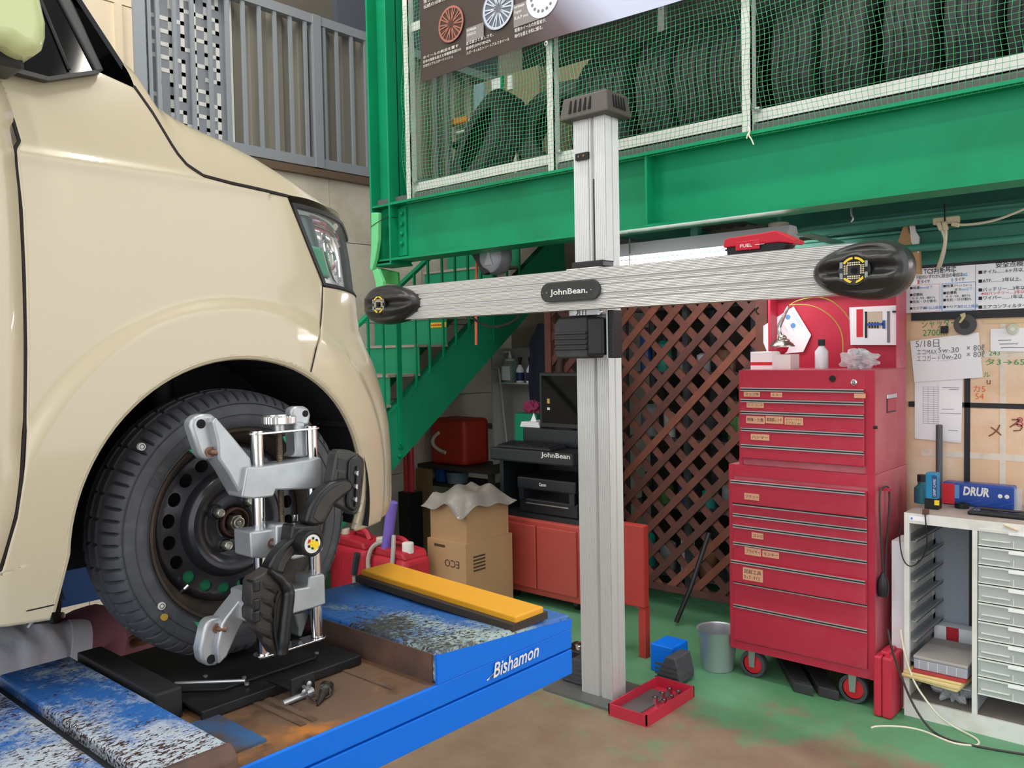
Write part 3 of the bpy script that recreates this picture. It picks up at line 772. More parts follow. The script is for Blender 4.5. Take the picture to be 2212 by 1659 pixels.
# ================================================================ vehicle lift
def worn_mat(name, base, pale, dark, thr=.44, sp=70, sth=.83):
    m = bpy.data.materials.new(name); m.use_nodes = True; nt = m.node_tree; b = nt.nodes['Principled BSDF']; tc = nt.nodes.new('ShaderNodeTexCoord')
    def nz(s, d=6, r=.6, st=None):
        n = nt.nodes.new('ShaderNodeTexNoise'); n.inputs['Scale'].default_value = s; n.inputs['Detail'].default_value = d; n.inputs['Roughness'].default_value = r
        src = tc.outputs['Object']
        if st:
            mp = nt.nodes.new('ShaderNodeMapping'); mp.inputs['Scale'].default_value = st; mp.inputs['Rotation'].default_value = (0, 0, .6); nt.links.new(src, mp.inputs[0]); src = mp.outputs[0]
        nt.links.new(src, n.inputs[0]); return n.outputs[0]
    def ramp(s, lo, hi):
        r = nt.nodes.new('ShaderNodeValToRGB'); r.color_ramp.elements[0].position = lo; r.color_ramp.elements[1].position = hi; nt.links.new(s, r.inputs[0]); return r.outputs[0]
    def mul(a, c, op='MULTIPLY'):
        x = nt.nodes.new('ShaderNodeMath'); x.operation = op; nt.links.new(a, x.inputs[0])
        if isinstance(c, (int, float)): x.inputs[1].default_value = c
        else: nt.links.new(c, x.inputs[1])
        return x.outputs[0]
    def mix(f, a, c):
        x = nt.nodes.new('ShaderNodeMix'); x.data_type = 'RGBA'; nt.links.new(f, x.inputs[0])
        for v, i in ((a, 6), (c, 7)):
            if isinstance(v, str): x.inputs[i].default_value = lin(v)
            else: nt.links.new(v, x.inputs[i])
        return x.outputs[2]
    zone = nz(5.5, 4, .55)
    c = mix(ramp(mul(zone, mul(nz(70, 8, .75), .55), 'ADD'), thr + .24, thr + .40), base, pale)
    sk = ramp(mul(mul(nz(3.4, 4, .6), .55), nz(sp, 6, .7, (1, .5, 1)), 'ADD'), sth, sth + .03)
    c = mix(sk, c, dark)
    c = mix(mul(ramp(mul(nz(2.6, 3, .5), mul(nz(60, 6, .7), .3), 'ADD'), .74, .80), .85), c, dark)
    nt.links.new(c, b.inputs['Base Color']); b.inputs['Roughness'].default_value = .5
    return m
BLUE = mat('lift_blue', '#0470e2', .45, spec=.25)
BLUEW = worn_mat('lift_blue_worn', '#2f6cb8', '#b9c4cf', '#3e2720', .46, 190, .815)
BLUEW2 = worn_mat('lift_blue_scuffed', '#2d66ae', '#9fb1ad', '#2e2a26', .55, 150, .85)
RUST = mat('rusty_tray', '#6b5444', .7, var=[('#96632f', 4.5, .50, .68), ('#46372f', 9, .50, .68), ('#b8732c', 5.1, .60, .70)])
RUSTE = mat('rusty_edge', '#4e3c36', .7, var=[('#6b4d40', 12, .4, .7)])
PLATEB = mat('turnplate_black', '#1b1b1c', .5, .2, var=[('#343230', 16, .5, .85)])
XO_ = -1.2; XI = at(72, 1437, Z=.95).x; YEND = 1.556
lf = thing('vehicle_lift', (-1.5, .2, 0), 'blue vehicle lift runway with worn slip plates and rusty turntable tray', 'lift')
Xlip = at(484, 1606, Z=.95).x
B(XI, XO_ - .012, -1.6, YEND, .80, .893).build('runway_frame', BLUE, lf)
B(XO_ - .012, XO_, -1.6, YEND, .7915, .8495).build('side_channel', BLUE, lf, bevel=.002)
B(XO_ - .012, XO_, -1.6, YEND, .853, .899).build('side_channel', BLUE, lf, bevel=.003)
ywed = at(250, 1466, Z=.95).y; ygr = at(130, 1567, Z=.95).y; yblk = at(846, 1380, Z=.962).y
B(XI, XO_ - .004, ywed - .03, yblk + .02, .893, .9).build('turntable_tray', RUST, lf)
for y in (at(520, 1500, Z=.9).y + .02, at(640, 1560, Z=.9).y, at(800, 1470, Z=.9).y):
    MB().bar((-1.60, y, .9005), (XO_ - .05, y, .9005), .012, .004).build('tray_rib', RUST, lf)
pa = B(XI, Xlip + .004, ygr + .012, ywed - .004, .9, .95).build('slip_plate', BLUEW, lf, bevel=.006)
pb = B(XI, Xlip + .004, -1.6, ygr - .012, .9, .95).build('slip_plate', BLUEW, lf, bevel=.006)
B(XI, Xlip, ygr - .013, ygr + .013, .9, .93).build('plate_gap', mat('gap_dark', '#1d2228', .8), lf)
MB().prism([(0, Xlip, .9), (0, Xlip + .016, .9), (0, Xlip + .016, .925), (0, Xlip + .008, .944), (0, Xlip, .9505)], (0, 0, 0)) if 0 else None
MB().prism([(Xlip, ygr + .014, .9), (Xlip + .03, ygr + .014, .9), (Xlip + .028, ygr + .014, .935), (Xlip + .012, ygr + .014, .9515), (Xlip, ygr + .014, .9515)], (0, ywed - ygr - .016, 0)).build('plate_lip', RUSTE, lf, bevel=.004)
B(Xlip + .004, XO_ - .004, -1.6, ywed - .03, .893, .9).build('edge_ledge', BLUE, lf)
B(at(425, 1560, Z=.903).x, at(560, 1605, Z=.903).x, at(500, 1590, Z=.903).y - .03, at(500, 1590, Z=.903).y + .03, .9, .905).build('patch_plate', mat('patch_blue', '#3b6a9e', .5, .2, var=[('#5b5048', 9, .4, .6)]), lf)
# end block with yellow strip
zf_, zb_ = .966, .952; XBI = at(796, 1247, Z=.96).x
m = MB(); m.add([(XBI, yblk, .9), (XO_, yblk, .9), (XO_, YEND, .9), (XBI, YEND, .9), (XBI, yblk, zf_), (XO_ + .0, yblk, zf_), (XO_, YEND, zb_ - .022), (XBI, YEND, zb_)],
                [(3, 2, 1, 0), (4, 5, 6, 7), (0, 1, 5, 4), (1, 2, 6, 5), (2, 3, 7, 6), (3, 0, 4, 7)])
eb = m.build('end_block', BLUEW2, lf, bevel=.008)
MB().prism([(XO_ + .0015, yblk - .001, .9), (XO_ + .0015, YEND - .002, .9), (XO_ + .0015, YEND - .002, zb_ - .030), (XO_ + .0015, yblk - .001, zf_ - .008)], (-.006, 0, 0)).build('block_side', BLUE, lf)
B(XBI, XO_ - .012, yblk - .003, yblk, .9, zf_ - .008).build('rust_face', RUSTE, lf)
yy0, yy1 = at(886, 1264, Z=.985).y, at(1000, 1258, Z=.985).y
MB().obox(((XBI + .02 + XO_) / 2, (yy0 + yy1) / 2 + .0, .972), ((XO_ - XBI - .02) / 2 - .004, 0, -.010), (0, (yy1 - yy0) / 2, 0), (0, 0, .011)).build('yellow_pad', mat('pad_yellow', '#e5a21f', .55, var=[('#8a6a2a', 60, .70, .74)]), lf, bevel=.003)
MB().obox(((XBI + .02 + XO_) / 2, (yy0 + yy1) / 2 - .003, .962), ((XO_ - XBI - .02) / 2, 0, -.010), (0, (yy1 - yy0) / 2 + .012, 0), (0, 0, .008)).build('pad_base', mat('pad_base', '#3a3026', .8), lf)
# maker's lettering on the side of the block
p = at(1063, 1465, X=XO_ + .002)
txt('Bishamon', p, .031, WHITE, lf, ux=(0, 1, .03), uy=(0, 0, 1), width=at(1160, 1420, X=XO_).y - p.y, lift=.002, bold=.02, shear=.25)
for k in range(3):
    a = at(1052 + 5 * k, 1470 - 5 * k, X=XO_ + .003); MB().bar(a, a + Vector((0, .045, .016)), .001, .0022).build('speed_line', WHITE, lf)
# wedge, turn plate, bracket
zw = .957
w0, w1 = at(176, 1427, Z=zw), at(325, 1504, Z=zw); w2 = at(388, 1490, Z=zw)
B(-1.79, w1.x, ywed + .004, w2.y + .012, .902, zw).build('rubber_wedge', mat('wedge_black', '#1d1d1e', .65), lf, bevel=.004)
tp = thing('turn_plate', (-1.6, .92, .9), 'black steel wheel turn plate with folded edge under the tyre', 'turn plate')
y0t, y1t, x1t = w2.y + .02, at(779, 1405, Z=.93).y, at(608, 1466, Z=.93).x
B(-1.80, x1t, y0t, y1t, .914, .9205).build('base_plate', PLATEB, tp, bevel=.002)
B(x1t - .006, x1t, y0t, y1t, .902, .918).build('folded_edge', PLATEB, tp, bevel=.002)
B(-1.80, x1t - .012, y0t + .012, y1t - .012, .9, .906).build('lower_plate', PLATEB, tp)
cx, cy, hx, hy, cc = -1.62, .918, .165, .165, .06
oc = [(cx - hx + cc, cy - hy), (cx + hx - cc, cy - hy), (cx + hx, cy - hy + cc), (cx + hx, cy + hy - cc), (cx + hx - cc, cy + hy), (cx - hx + cc, cy + hy), (cx - hx, cy + hy - cc), (cx - hx, cy - hy + cc)]
MB().prism([(a, b, .9212) for a, b in oc], (0, 0, .0048)).build('rotating_plate', PLATEB, tp, bevel=.001)
for px, py in ((444, 1461), (527, 1464), (533, 1477), (684, 1411)):
    p = at(px, py, Z=.926); MB().cyl((p.x, p.y, .924), (p.x, p.y, .928), .0045, 10).build('rivet', STEEL, tp)
MB().cyl(at(378, 1476, Z=.927), at(530, 1470, Z=.93), .0035, 8).build('pointer_rod', STEEL, tp)
b0, b1 = at(630, 1500, X=x1t + .05), at(680, 1444, X=x1t + .05)
q = MB(); q.box(x1t - .03, x1t + .046, b0.y, b1.y, .9212, .925).box(x1t + .044, x1t + .05, b0.y, b1.y, .9012, .944)
q.build('lock_bracket', PLATEB, tp, bevel=.003)
p = Vector((x1t + .05, (b0.y + b1.y) / 2, .922))
q = MB(); q.cyl(p, p + Vector((.012, 0, 0)), .004, 10); q.ell(p + Vector((.010, .006, .006)), .0025, .006, .006, 10, 6).ell(p + Vector((.010, -.006, -.006)), .0025, .006, .006, 10, 6)
q.build('wing_bolt', STEEL, tp, smooth=True)
p0, p1 = at(610, 1520, Z=.907), at(662, 1499, Z=.907)
pn = thing('locking_pin', p0, 'steel locking pin with collar lying on the rusty tray', 'pin')
d = (p1 - p0).normalized(); MB().cyl(p0, p1, .006, 14).build('shank', STEEL, pn, smooth=True); MB().cyl(p1 - d * .004, p1 + d * .012, .0115, 16).build('collar', STEEL, pn, bevel=.001)
a0, a1 = at(686, 1523, Z=.903), at(705, 1482, Z=.914)
vn = thing('valve_tool', a0, 'dark pointed steel pin with bright ring and wire on the rusty tray', 'pin')
MB().tube([a0, a0 * .7 + a1 * .3, a0 * .3 + a1 * .7, a1], [.002, .006, .010, .012], 12).build('body', mat('dark_steel', '#3b3330', .4, .6), vn, smooth=True)
MB().cyl(a0 * .32 + a1 * .68, a0 * .24 + a1 * .76, .0135, 16).build('ring', CHROME, vn)
MB().tube([p1, at(676, 1515, Z=.905), at(690, 1510, Z=.905), at(712, 1505, Z=.903), at(722, 1485, Z=.91), at(716, 1470, Z=.925), a1], .0018, 6, smooth=2).build('wire', mat('dark_steel', '#3b3330', .4, .6), vn)
# support legs far back under the runway, and the second runway
for y in (-1.4, -.5):
    B(-1.62, -1.42, y - .1, y + .1, 0, .8).build('support_leg', BLUE, lf)
l2 = thing('lift_runway', (-3.0, .2, 0), 'far blue lift runway glimpsed behind the front tyre', 'lift')
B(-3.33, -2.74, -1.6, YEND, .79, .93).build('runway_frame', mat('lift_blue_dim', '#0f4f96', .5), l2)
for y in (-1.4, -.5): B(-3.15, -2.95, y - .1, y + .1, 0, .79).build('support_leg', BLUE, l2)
B(-3.2, -2.9, .75, 1.1, .93, .9265 + .0).build('tray', RUST, l2) if 0 else None

# ================================================================ wheel clamp with target
CAST = mat('cast_aluminium', '#b7bbbf', .38, .55, var=[('#a2a5a8', 14, .45, .8)])
WC = thing('wheel_clamp', (-1.45, .97, .95), 'silver alignment clamp with chrome rods and black target arms on the wheel', 'wheel clamp')
def z2(x, y): return 380 + x / 5.027, 860 + y / 5.027
def z3(x, y): return 380 + x / 5.027, 1120 + y / 5.027
def slab(name, pts, f, X, d, m=CAST, bev=.004, parent=None):
    return MB().prism([at(*f(*q), X=X) for q in pts], (-d, 0, 0)).build(name, m, parent or WC, bevel=bev, seg=3, smooth=50)
XR = -1.445
def rod(x0, y0, x1, y1, f, name):
    a = at(*f[0](x0, y0), X=XR); b = at(*f[1](x1, y1), X=XR); y = (a.y + b.y) / 2
    MB().cyl((XR, y, b.z), (XR, y, a.z), .0122, 24).build(name, CHROME, WC, smooth=True); return y, a.z, b.z
yA, zA1, zA0 = rod(878, 395, 945, 1465, (z2, z3), 'guide_rod')
yB, zB1, zB0 = rod(1465, 330, 1530, 1275, (z2, z3), 'guide_rod')
zT = (zA1 + zB1) / 2
def stad(name, z, th, r, m=CHROME):
    pts = [(XR + r * math.cos(R(a)), yA + r * math.sin(R(a)), z) for a in range(180, 361, 20)] + [(XR + r * math.cos(R(a)), yB + r * math.sin(R(a)), z) for a in range(0, 181, 20)]
    MB().prism(pts, (0, 0, th)).build(name, m, WC, bevel=.001)
stad('top_plate', zA1, .004, .017)
stad('bottom_plate', zA0 - .004, .004, .019)
for y in (yA, yB):
    MB().lathe((XR, y, zA1 + .004), (0, 0, 1), [(.0125, 0), (.012, .003), (.008, .004), (0, .004)], 20).build('rod_cap', CHROME, WC, smooth=True)
    MB().lathe((XR, y, zA0 - .004), (0, 0, 1), [(.014, 0), (.013, -.003), (.008, -.006), (0, -.007)], 20).build('rod_cap', CHROME, WC, smooth=True)
ysp = at(*z2(1135, 900), X=XR).y; zk = at(*z2(1120, 280), X=XR).z; zm = at(*z2(1160, 1345), X=XR).z
prof = []
z = zm - .02
while z < zA1: prof += [(.0052, z), (.0066, z + .0016)]; z += .0032
MB().lathe((XR, ysp, 0), (0, 0, 1), prof, 14).build('lead_screw', mat('screw_bronze', '#8f8474', .3, .8), WC, smooth=True)
MB().cyl((XR, ysp, zA1), (XR, ysp, zk), .0115, 20).build('knob_neck', STEEL, WC, smooth=True)
kn = MB()
for i in range(1): pass
n = 72; prof = [(0, 0), (.030, 0), (.0335, .002), (.0335, .014), (.031, .0165), (.024, .0165), (.022, .012), (0, .012)]
vs = []; 
for i in range(n):
    t = 2 * math.pi * i / n
    for r, h in prof:
        rr = r - (.0011 if (i % 2 and r > .033) else 0); vs.append(Vector((XR + rr * math.cos(t), ysp + rr * math.sin(t), zk + h)))
K = len(prof); kn.add(vs, [(i * K + k, (i + 1) % n * K + k, (i + 1) % n * K + k + 1, i * K + k + 1) for i in range(n) for k in range(K - 1)])
kn.build('knob', mat('knurled_alu', '#dcdcdc', .25, .9), WC)
# upper bracket
ub = slab('upper_bracket', [(775, 752), (920, 745), (1450, 668), (1560, 640), (1583, 662), (1590, 955), (1520, 982), (1425, 990), (1090, 1000), (1062, 1070), (950, 1085), (830, 1095), (715, 1080)], z2, -1.418, .052)
slab('clamp_arm', [(440, 205), (640, 440), (815, 655), (830, 760), (830, 1000), (720, 1082), (690, 1030), (560, 800), (465, 660), (455, 480), (400, 260)], z2, -1.43, .05)
slab('clamp_pad', [(157, 300), (172, 245), (220, 195), (290, 174), (390, 174), (440, 202), (470, 300), (470, 640), (440, 662), (340, 672), (290, 655), (255, 610)], z2, -1.45, .03, bev=.007)
slab('clamp_arm', [(1255, 640), (1300, 590), (1285, 330), (1310, 260), (1400, 260), (1420, 400), (1425, 650)], z2, -1.455, .035)
slab('clamp_pad', [(1250, 160), (1262, 108), (1320, 89), (1400, 89), (1448, 115), (1470, 185), (1452, 290), (1285, 330)], z2, -1.46, .025, bev=.006)
DARKH = mat('hole_dark', '#0e0f10', .9)
def disc_on(name, f, x, y, r, X, m, parent=WC, d=.0012, n=20):
    p = at(*f(x, y), X=X); return MB().cyl(p + Vector((-.006, 0, 0)), p + Vector((d, 0, 0)), r, n).build(name, m, parent)
disc_on('pad_hole', z2, 272, 280, .0085, -1.45, DARKH); disc_on('pad_hole', z2, 1405, 168, .0068, -1.46, DARKH)
RB = mat('rusty_bolt', '#8a6a5a', .4, .7)
def claw(f, x, y, X):
    p = at(*f(x, y), X=X); q = MB(); q.cyl(p, p + Vector((.004, 0, 0)), .0095, 16); q.build('claw_washer', RB, WC)
    MB().tube([p, p + Vector((.010, 0, 0)), p + Vector((.014, .010, -.002))], .0052, 10).build('claw_bolt', RB, WC, smooth=True)
claw(z2, 368, 585, -1.45)
MB().prism([at(*z2(*q), X=-1.552) for q in ((150, 570), (205, 540), (250, 560), (255, 640), (235, 650), (205, 615))], (-.004, 0, 0)).build('green_tape', GT, WC)
MB().prism([at(*z2(*q), X=-1.552) for q in ((1165, 420), (1215, 405), (1210, 500), (1185, 470))], (-.004, 0, 0)).build('green_tape', GT, WC)
# middle carriage
slab('carriage', [(808, 150), (930, 132), (1085, 118), (1090, 75), (1240, 58), (1420, 90), (1600, 200), (1600, 350), (1480, 400), (1285, 450), (1095, 402), (940, 436), (822, 430)], z3, -1.412, .06)
slab('carriage_block', [(1090, 75), (1240, 58), (1270, 120), (1230, 330), (1095, 400)], z3, -1.400, .02)
disc_on('boss', z3, 1042, 270, .0098, -1.412, RB, d=.002); disc_on('boss_screw', z3, 1042, 270, .0035, -1.41, STEEL, d=.002)
p = at(*z2(1297, 1330), X=-1.42); MB().cyl(p, p + Vector((0, 0, .012)), .0055, 12).build('cap_screw', CHROME, WC); 
# lower bracket
slab('lower_bracket', [(740, 800), (830, 765), (1285, 768), (1440, 742), (1450, 630), (1600, 598), (1622, 620), (1630, 930), (1510, 972), (1270, 1040), (860, 1140), (740, 1112)], z3, -1.418, .05)
slab('clamp_arm', [(545, 1080), (760, 800), (850, 800), (870, 1135), (740, 1120), (700, 1180), (560, 1500), (470, 1590), (450, 1400), (500, 1150)], z3, -1.435, .045)
slab('clamp_pad', [(262, 1430), (300, 1250), (318, 1180), (345, 1130), (390, 1095), (470, 1078), (540, 1085), (525, 1300), (470, 1575), (440, 1598), (350, 1610), (280, 1560)], z3, -1.45, .03, bev=.007)
disc_on('pad_hole', z3, 382, 1528, .0085, -1.45, DARKH); claw(z3, 448, 1192, -1.45)
slab('clamp_arm', [(1285, 1040), (1450, 1000), (1440, 1080), (1370, 1290), (1330, 1280), (1335, 1200)], z3, -1.46, .03, mat('cast_grey', '#6f7375', .45, .4))
MB().prism([at(*z3(*q), X=-1.552) for q in ((205, 1120), (290, 1130), (360, 1095), (315, 1170), (300, 1210), (265, 1215))], (-.004, 0, 0)).build('green_tape', GT, WC)
# black target head, two arms and paddles
TB = mat('target_black', '#1a1b1d', .38, spec=.45); TBG = mat('target_dusty', '#302c29', .55, var=[('#403833', 12, .4, .7)])
hb = at(*z3(1480, 275), X=-1.335)
MB().lathe((hb.x, hb.y, hb.z), (1, 0, 0), [(.024, -.08), (.0255, -.05), (.0255, -.03), (.022, -.028), (.022, -.012), (.0245, -.010), (.0245, 0), (.021, .002), (.0195, 0), (0, 0)], 36).build('target_hub', TB, WC, smooth=40)
slab('hub_housing', [(1275, 75), (1420, 70), (1560, 60), (1620, 190), (1560, 330), (1400, 400), (1290, 400), (1250, 250)], z3, -1.365, .04, TB, .006)
MB().cyl(hb + Vector((-.002, 0, 0)), hb + Vector((.0012, 0, 0)), .0175, 28).build('target_sticker', WHITE, WC)
YEL = mat('sticker_yellow', '#f0cc1a', .5)
def stk(pts, m): MB().prism([at(*z3(*q), X=hb.x + .0022) for q in pts], (-.0008, 0, 0)).build('sticker_mark', m, WC)
stk([(1455, 245), (1475, 228), (1520, 245), (1545, 232), (1560, 300), (1510, 345), (1470, 320), (1450, 285)], YEL)
for x, y in ((1492, 215), (1530, 235), (1447, 305)): stk([(x - 11, y - 13), (x + 11, y - 13), (x + 11, y + 13), (x - 11, y + 13)], INK)
stk([(1440, 235), (1465, 222), (1460, 255), (1432, 278)], INKR); stk([(1472, 312), (1498, 318), (1494, 340), (1470, 334)], GT); stk([(1540, 318), (1562, 292), (1560, 306), (1545, 326)], INKB)
slab('target_arm', [(1290, 205), (1215, 265), (1150, 320), (1080, 410), (1030, 500), (1008, 560), (1085, 610), (1180, 615), (1215, 520), (1270, 420), (1390, 345), (1400, 250)], z3, -1.362, .03, TB, .006)
slab('arm_recess', [(1260, 300), (1190, 380), (1130, 480), (1100, 570), (1165, 585), (1200, 490), (1265, 400), (1290, 340)], z3, -1.3605, .004, TBG, .001)
slab('target_arm', [(1410, 1360), (1460, 1200), (1560, 1030), (1690, 920), (1850, 872), (1925, 905), (1935, 990), (1850, 1060), (1740, 1150), (1680, 1270), (1620, 1375), (1500, 1395)], z2, -1.362, .03, TB, .007)
slab('arm_recess', [(1500, 1300), (1540, 1180), (1620, 1060), (1730, 970), (1850, 915), (1905, 935), (1900, 990), (1800, 1050), (1690, 1150), (1620, 1290), (1560, 1350)], z2, -1.3605, .004, TBG, .001)
XP = -1.345
slab('target_paddle', [(1000, 565), (1020, 545), (1180, 645), (1265, 735), (1278, 800), (1262, 1000), (1230, 1460), (1150, 1498), (1085, 1490), (955, 1275), (885, 1225), (875, 1150), (822, 1110), (817, 1000), (845, 965), (820, 920), (832, 700), (868, 645), (930, 618)], z3, XP, .035, TBG, .005)
rimp = [at(*z3(*q), X=XP + .004) for q in ((1015, 565), (1150, 660), (1215, 760), (1225, 830), (1190, 1100), (1170, 1300), (1150, 1470))]
MB().tube(rimp, [.006, .009, .011, .012, .012, .012, .010], 12, smooth=2).build('paddle_rim', TB, WC, smooth=True)
MB().tube([at(*z3(*q), X=XP + .003) for q in ((1130, 790), (1085, 900), (1068, 1120), (1075, 1280), (1110, 1440))], .0035, 8, smooth=1).build('paddle_edge', TB, WC, smooth=True)
for a, b, c in (((930, 680), (1110, 790), (1060, 700)), ((915, 840), (1090, 945), (1040, 860)), ((905, 1005), (1075, 1110), (1030, 1030)), ((895, 1165), (1065, 1280), (1020, 1200)), ((940, 1270), (1085, 1400), (1040, 1330))):
    A_, B_ = at(*z3(*a), X=XP), at(*z3(*b), X=XP); C_ = at(*z3(*c), X=XP + .014)
    MB().prism([A_, B_, C_ + Vector((0, 0, .0))], (-.004, 0, -.012)).build('paddle_rib', TBG, WC, bevel=.002)
for y in (690, 890, 1020): 
    a = at(*z3(858, y), X=XP - .004); B(a.x - .02, a.x + .008, a.y - .007, a.y + .007, a.z - .017, a.z + .004).build('paddle_clip', TB, WC, bevel=.003)
X2 = -1.375
slab('target_paddle', [(1695, 900), (1720, 760), (1745, 600), (1785, 560), (1890, 565), (1990, 605), (2045, 655), (2058, 700), (2045, 900), (2010, 1180), (1975, 1265), (1925, 1268), (1870, 1225), (1720, 1150)], z2, X2, .03, mat('target_grey', '#33322f', .45, var=[('#4a4640', 10, .4, .7)]), .005)
slab('paddle_face', [(1890, 690), (1930, 650), (1990, 620), (2040, 670), (2030, 900), (1985, 1190), (1940, 1235), (1870, 1190), (1860, 1110), (1880, 900)], z2, X2 + .008, .012, TB, .004)
a, b = at(*z2(1985, 740), X=X2 + .012), at(*z2(1965, 1180), X=X2 + .012)
MB().tube([a, b], .004, 8).build('paddle_spine', TBG, WC)
for y in (815, 960, 1100): disc_on('paddle_screw', z2, 1975 - (y - 800) * .05, y, .005, X2 + .013, STEEL, d=.002)
for k in range(3):
    slab('paddle_slot', [(1765, 650 + 150 * k), (1855, 670 + 150 * k), (1845, 780 + 150 * k), (1750, 770 + 150 * k)], z2, X2 + .0012, .002, TB, 0)

# ================================================================ person crouching between the runways
SKIN = mat('skin_brown', '#6e4836', .55); SHIRT = mat('white_shirt', '#f0f2fb', .8, bump=(14, .4)); TROU = mat('maroon_trousers', '#7d4f5c', .85, bump=(9, .4))
def skin_mesh(name, verts, edges, radii, m, parent, root=0, subd=2, fold=0):
    me = bpy.data.meshes.new(name); me.from_pydata([tuple(v) for v in verts], edges, []); ob = bpy.data.objects.new(name, me); col.objects.link(ob)
    md = ob.modifiers.new('skin', 'SKIN'); md.use_smooth_shade = True
    for i, v in enumerate(me.skin_vertices[0].data):
        r = radii[i]; v.radius = r if isinstance(r, tuple) else (r, r); v.use_root = (i == root)
    ms = ob.modifiers.new('sub', 'SUBSURF'); ms.levels = subd; ms.render_levels = subd
    dg = bpy.context.evaluated_depsgraph_get(); new = bpy.data.meshes.new_from_object(ob.evaluated_get(dg))
    bpy.data.objects.remove(ob); new.materials.clear(); new.materials.append(m)
    if fold:
        for v in new.vertices: v.co += v.normal * fold * (math.sin(v.co.y * 120 + v.co.z * 30 + 1.5 * math.sin(v.co.z * 40)) + .7 * math.sin(v.co.y * 70 - v.co.z * 60))
    new.polygons.foreach_set('use_smooth', [True] * len(new.polygons))
    o = bpy.data.objects.new(name, new); col.objects.link(o)
    if parent is not None: o.parent = parent; o.location = -WL[parent.name]
    WL[o.name] = Vector(); return o
XPn = -2.12
def pp(px, py, dx=0): return at(px, py, X=XPn + dx)
ps = thing('person', (XPn, .3, 0), 'person in white shirt and maroon trousers crouching under the car', 'person')
sh = pp(60, 1415); el = pp(182, 1418, .02); hip = Vector((XPn - .15, sh.y - .33, .60)); chest = Vector((XPn - .17, sh.y - .10, sh.z - .04)); head = pp(40, 1368, -.2); neck = chest * .35 + head * .65 - Vector((0, .02, .02))
knR = pp(232, 1322, -.22); knL = pp(288, 1360, -.42)
ankR, ankL = Vector((XPn - .22, knR.y - .22, .08)), Vector((XPn - .42, knL.y - .08, .08))
sh2 = chest + Vector((-.18, .04, .03)); el2 = sh2 + Vector((-.04, .22, -.14)); wr = el + Vector((-.03, .07, -.19)); wr2 = el2 + Vector((.04, .2, .0))
spine = hip * .5 + chest * .5
V = [hip, spine, chest, neck, head, sh, el, wr, sh2, el2, wr2, hip + Vector((.10, .0, 0)), knR, ankR, hip + Vector((-.10, 0, 0)), knL, ankL, head + Vector((0, .03, .09)), ankR + Vector((0, .16, -.04)), ankL + Vector((0, .16, -.04))]
E_ = [(0, 1), (1, 2), (2, 3), (3, 4), (4, 17), (2, 5), (5, 6), (6, 7), (2, 8), (8, 9), (9, 10), (0, 11), (11, 12), (12, 13), (13, 18), (0, 14), (14, 15), (15, 16), (16, 19)]
rad = [.13, .12, .13, .055, .085, .06, .042, .03, .06, .042, .03, .08, .055, .04, .08, .055, .04, .07, .035, .035]
skin_mesh('body', V, E_, rad, SKIN, ps)
# hands: palm and five bent fingers each
def hand(w_, fwd, side, nm):
    f = Vector(fwd).normalized(); s = Vector(side).normalized(); u = f.cross(s)
    vs = [w_, w_ + f * .05, w_ + f * .09]; es = [(0, 1), (1, 2)]; rr = [.026, (.036, .018), (.036, .016)]
    for k, L in enumerate((.062, .075, .078, .068)):
        b = w_ + f * .088 + s * (.026 - .0175 * k); i = len(vs); vs += [b, b + f * L * .5, b + f * L * .85 - u * L * .35]; es += [(2, i), (i, i + 1), (i + 1, i + 2)]; rr += [.009, .0085, .0075]
    b = w_ + f * .03 + s * .034; i = len(vs); vs += [b, b + f * .03 + s * .02, b + f * .06 + s * .022 - u * .01]; es += [(1, i), (i, i + 1), (i + 1, i + 2)]; rr += [.012, .010, .009]
    skin_mesh(nm, vs, es, rr, SKIN, ps, 0, 1)
hand(wr, (0, .45, -.9), (-1, 0, 0), 'hand'); hand(wr2, (0, 1, .1), (1, 0, 0), 'hand')
mid = el * .92 + sh * .08
skin_mesh('shirt', [hip + Vector((0, 0, .04)), spine, chest, sh, (sh + el) / 2, mid, sh2, (sh2 + el2) / 2, neck - Vector((0, .01, .03))], [(0, 1), (1, 2), (2, 3), (3, 4), (4, 5), (2, 6), (6, 7), (2, 8)], [.165, .165, .175, .092, .078, .082, .095, .082, .075], SHIRT, ps, 0, 3, .006)
d = (el - sh).normalized(); c_ = mid + d * .0
MB().lathe(c_ - d * .012, d, [(.080, -.03), (.083, -.028), (.085, .006), (.084, .014), (.078, .012), (.07, -.01)], 28).build('sleeve_hem', SHIRT, ps, smooth=True)
skin_mesh('trousers', [hip, hip + Vector((.10, 0, 0)), (hip + Vector((.1, 0, 0)) + knR) / 2, knR, (knR + ankR) / 2, ankR + Vector((0, 0, .04)), hip + Vector((-.10, 0, 0)), (hip + Vector((-.1, 0, 0)) + knL) / 2, knL, (knL + ankL) / 2, ankL + Vector((0, 0, .04))], [(0, 1), (1, 2), (2, 3), (3, 4), (4, 5), (0, 6), (6, 7), (7, 8), (8, 9), (9, 10)], [.15, .11, .095, .082, .075, .06, .11, .095, .082, .075, .06], TROU, ps)
for a in (ankR, ankL): MB().ell(a + Vector((0, .07, -.035)), .05, .14, .045, 16, 10).build('shoe', BLACKP, ps, smooth=True)
MB().ell(head + Vector((0, -.015, .06)), .105, .115, .09, 18, 12).build('hair', mat('hair_black', '#15120f', .7), ps, smooth=True)
for s in (-1, 1): MB().ell(head + Vector((.035 * s, .092, .03)), .012, .006, .008, 10, 6).build('eye', WHITE, ps, smooth=True)
MB().ell(head + Vector((0, .10, .0)), .013, .018, .02, 10, 8).build('nose', SKIN, ps, smooth=True)
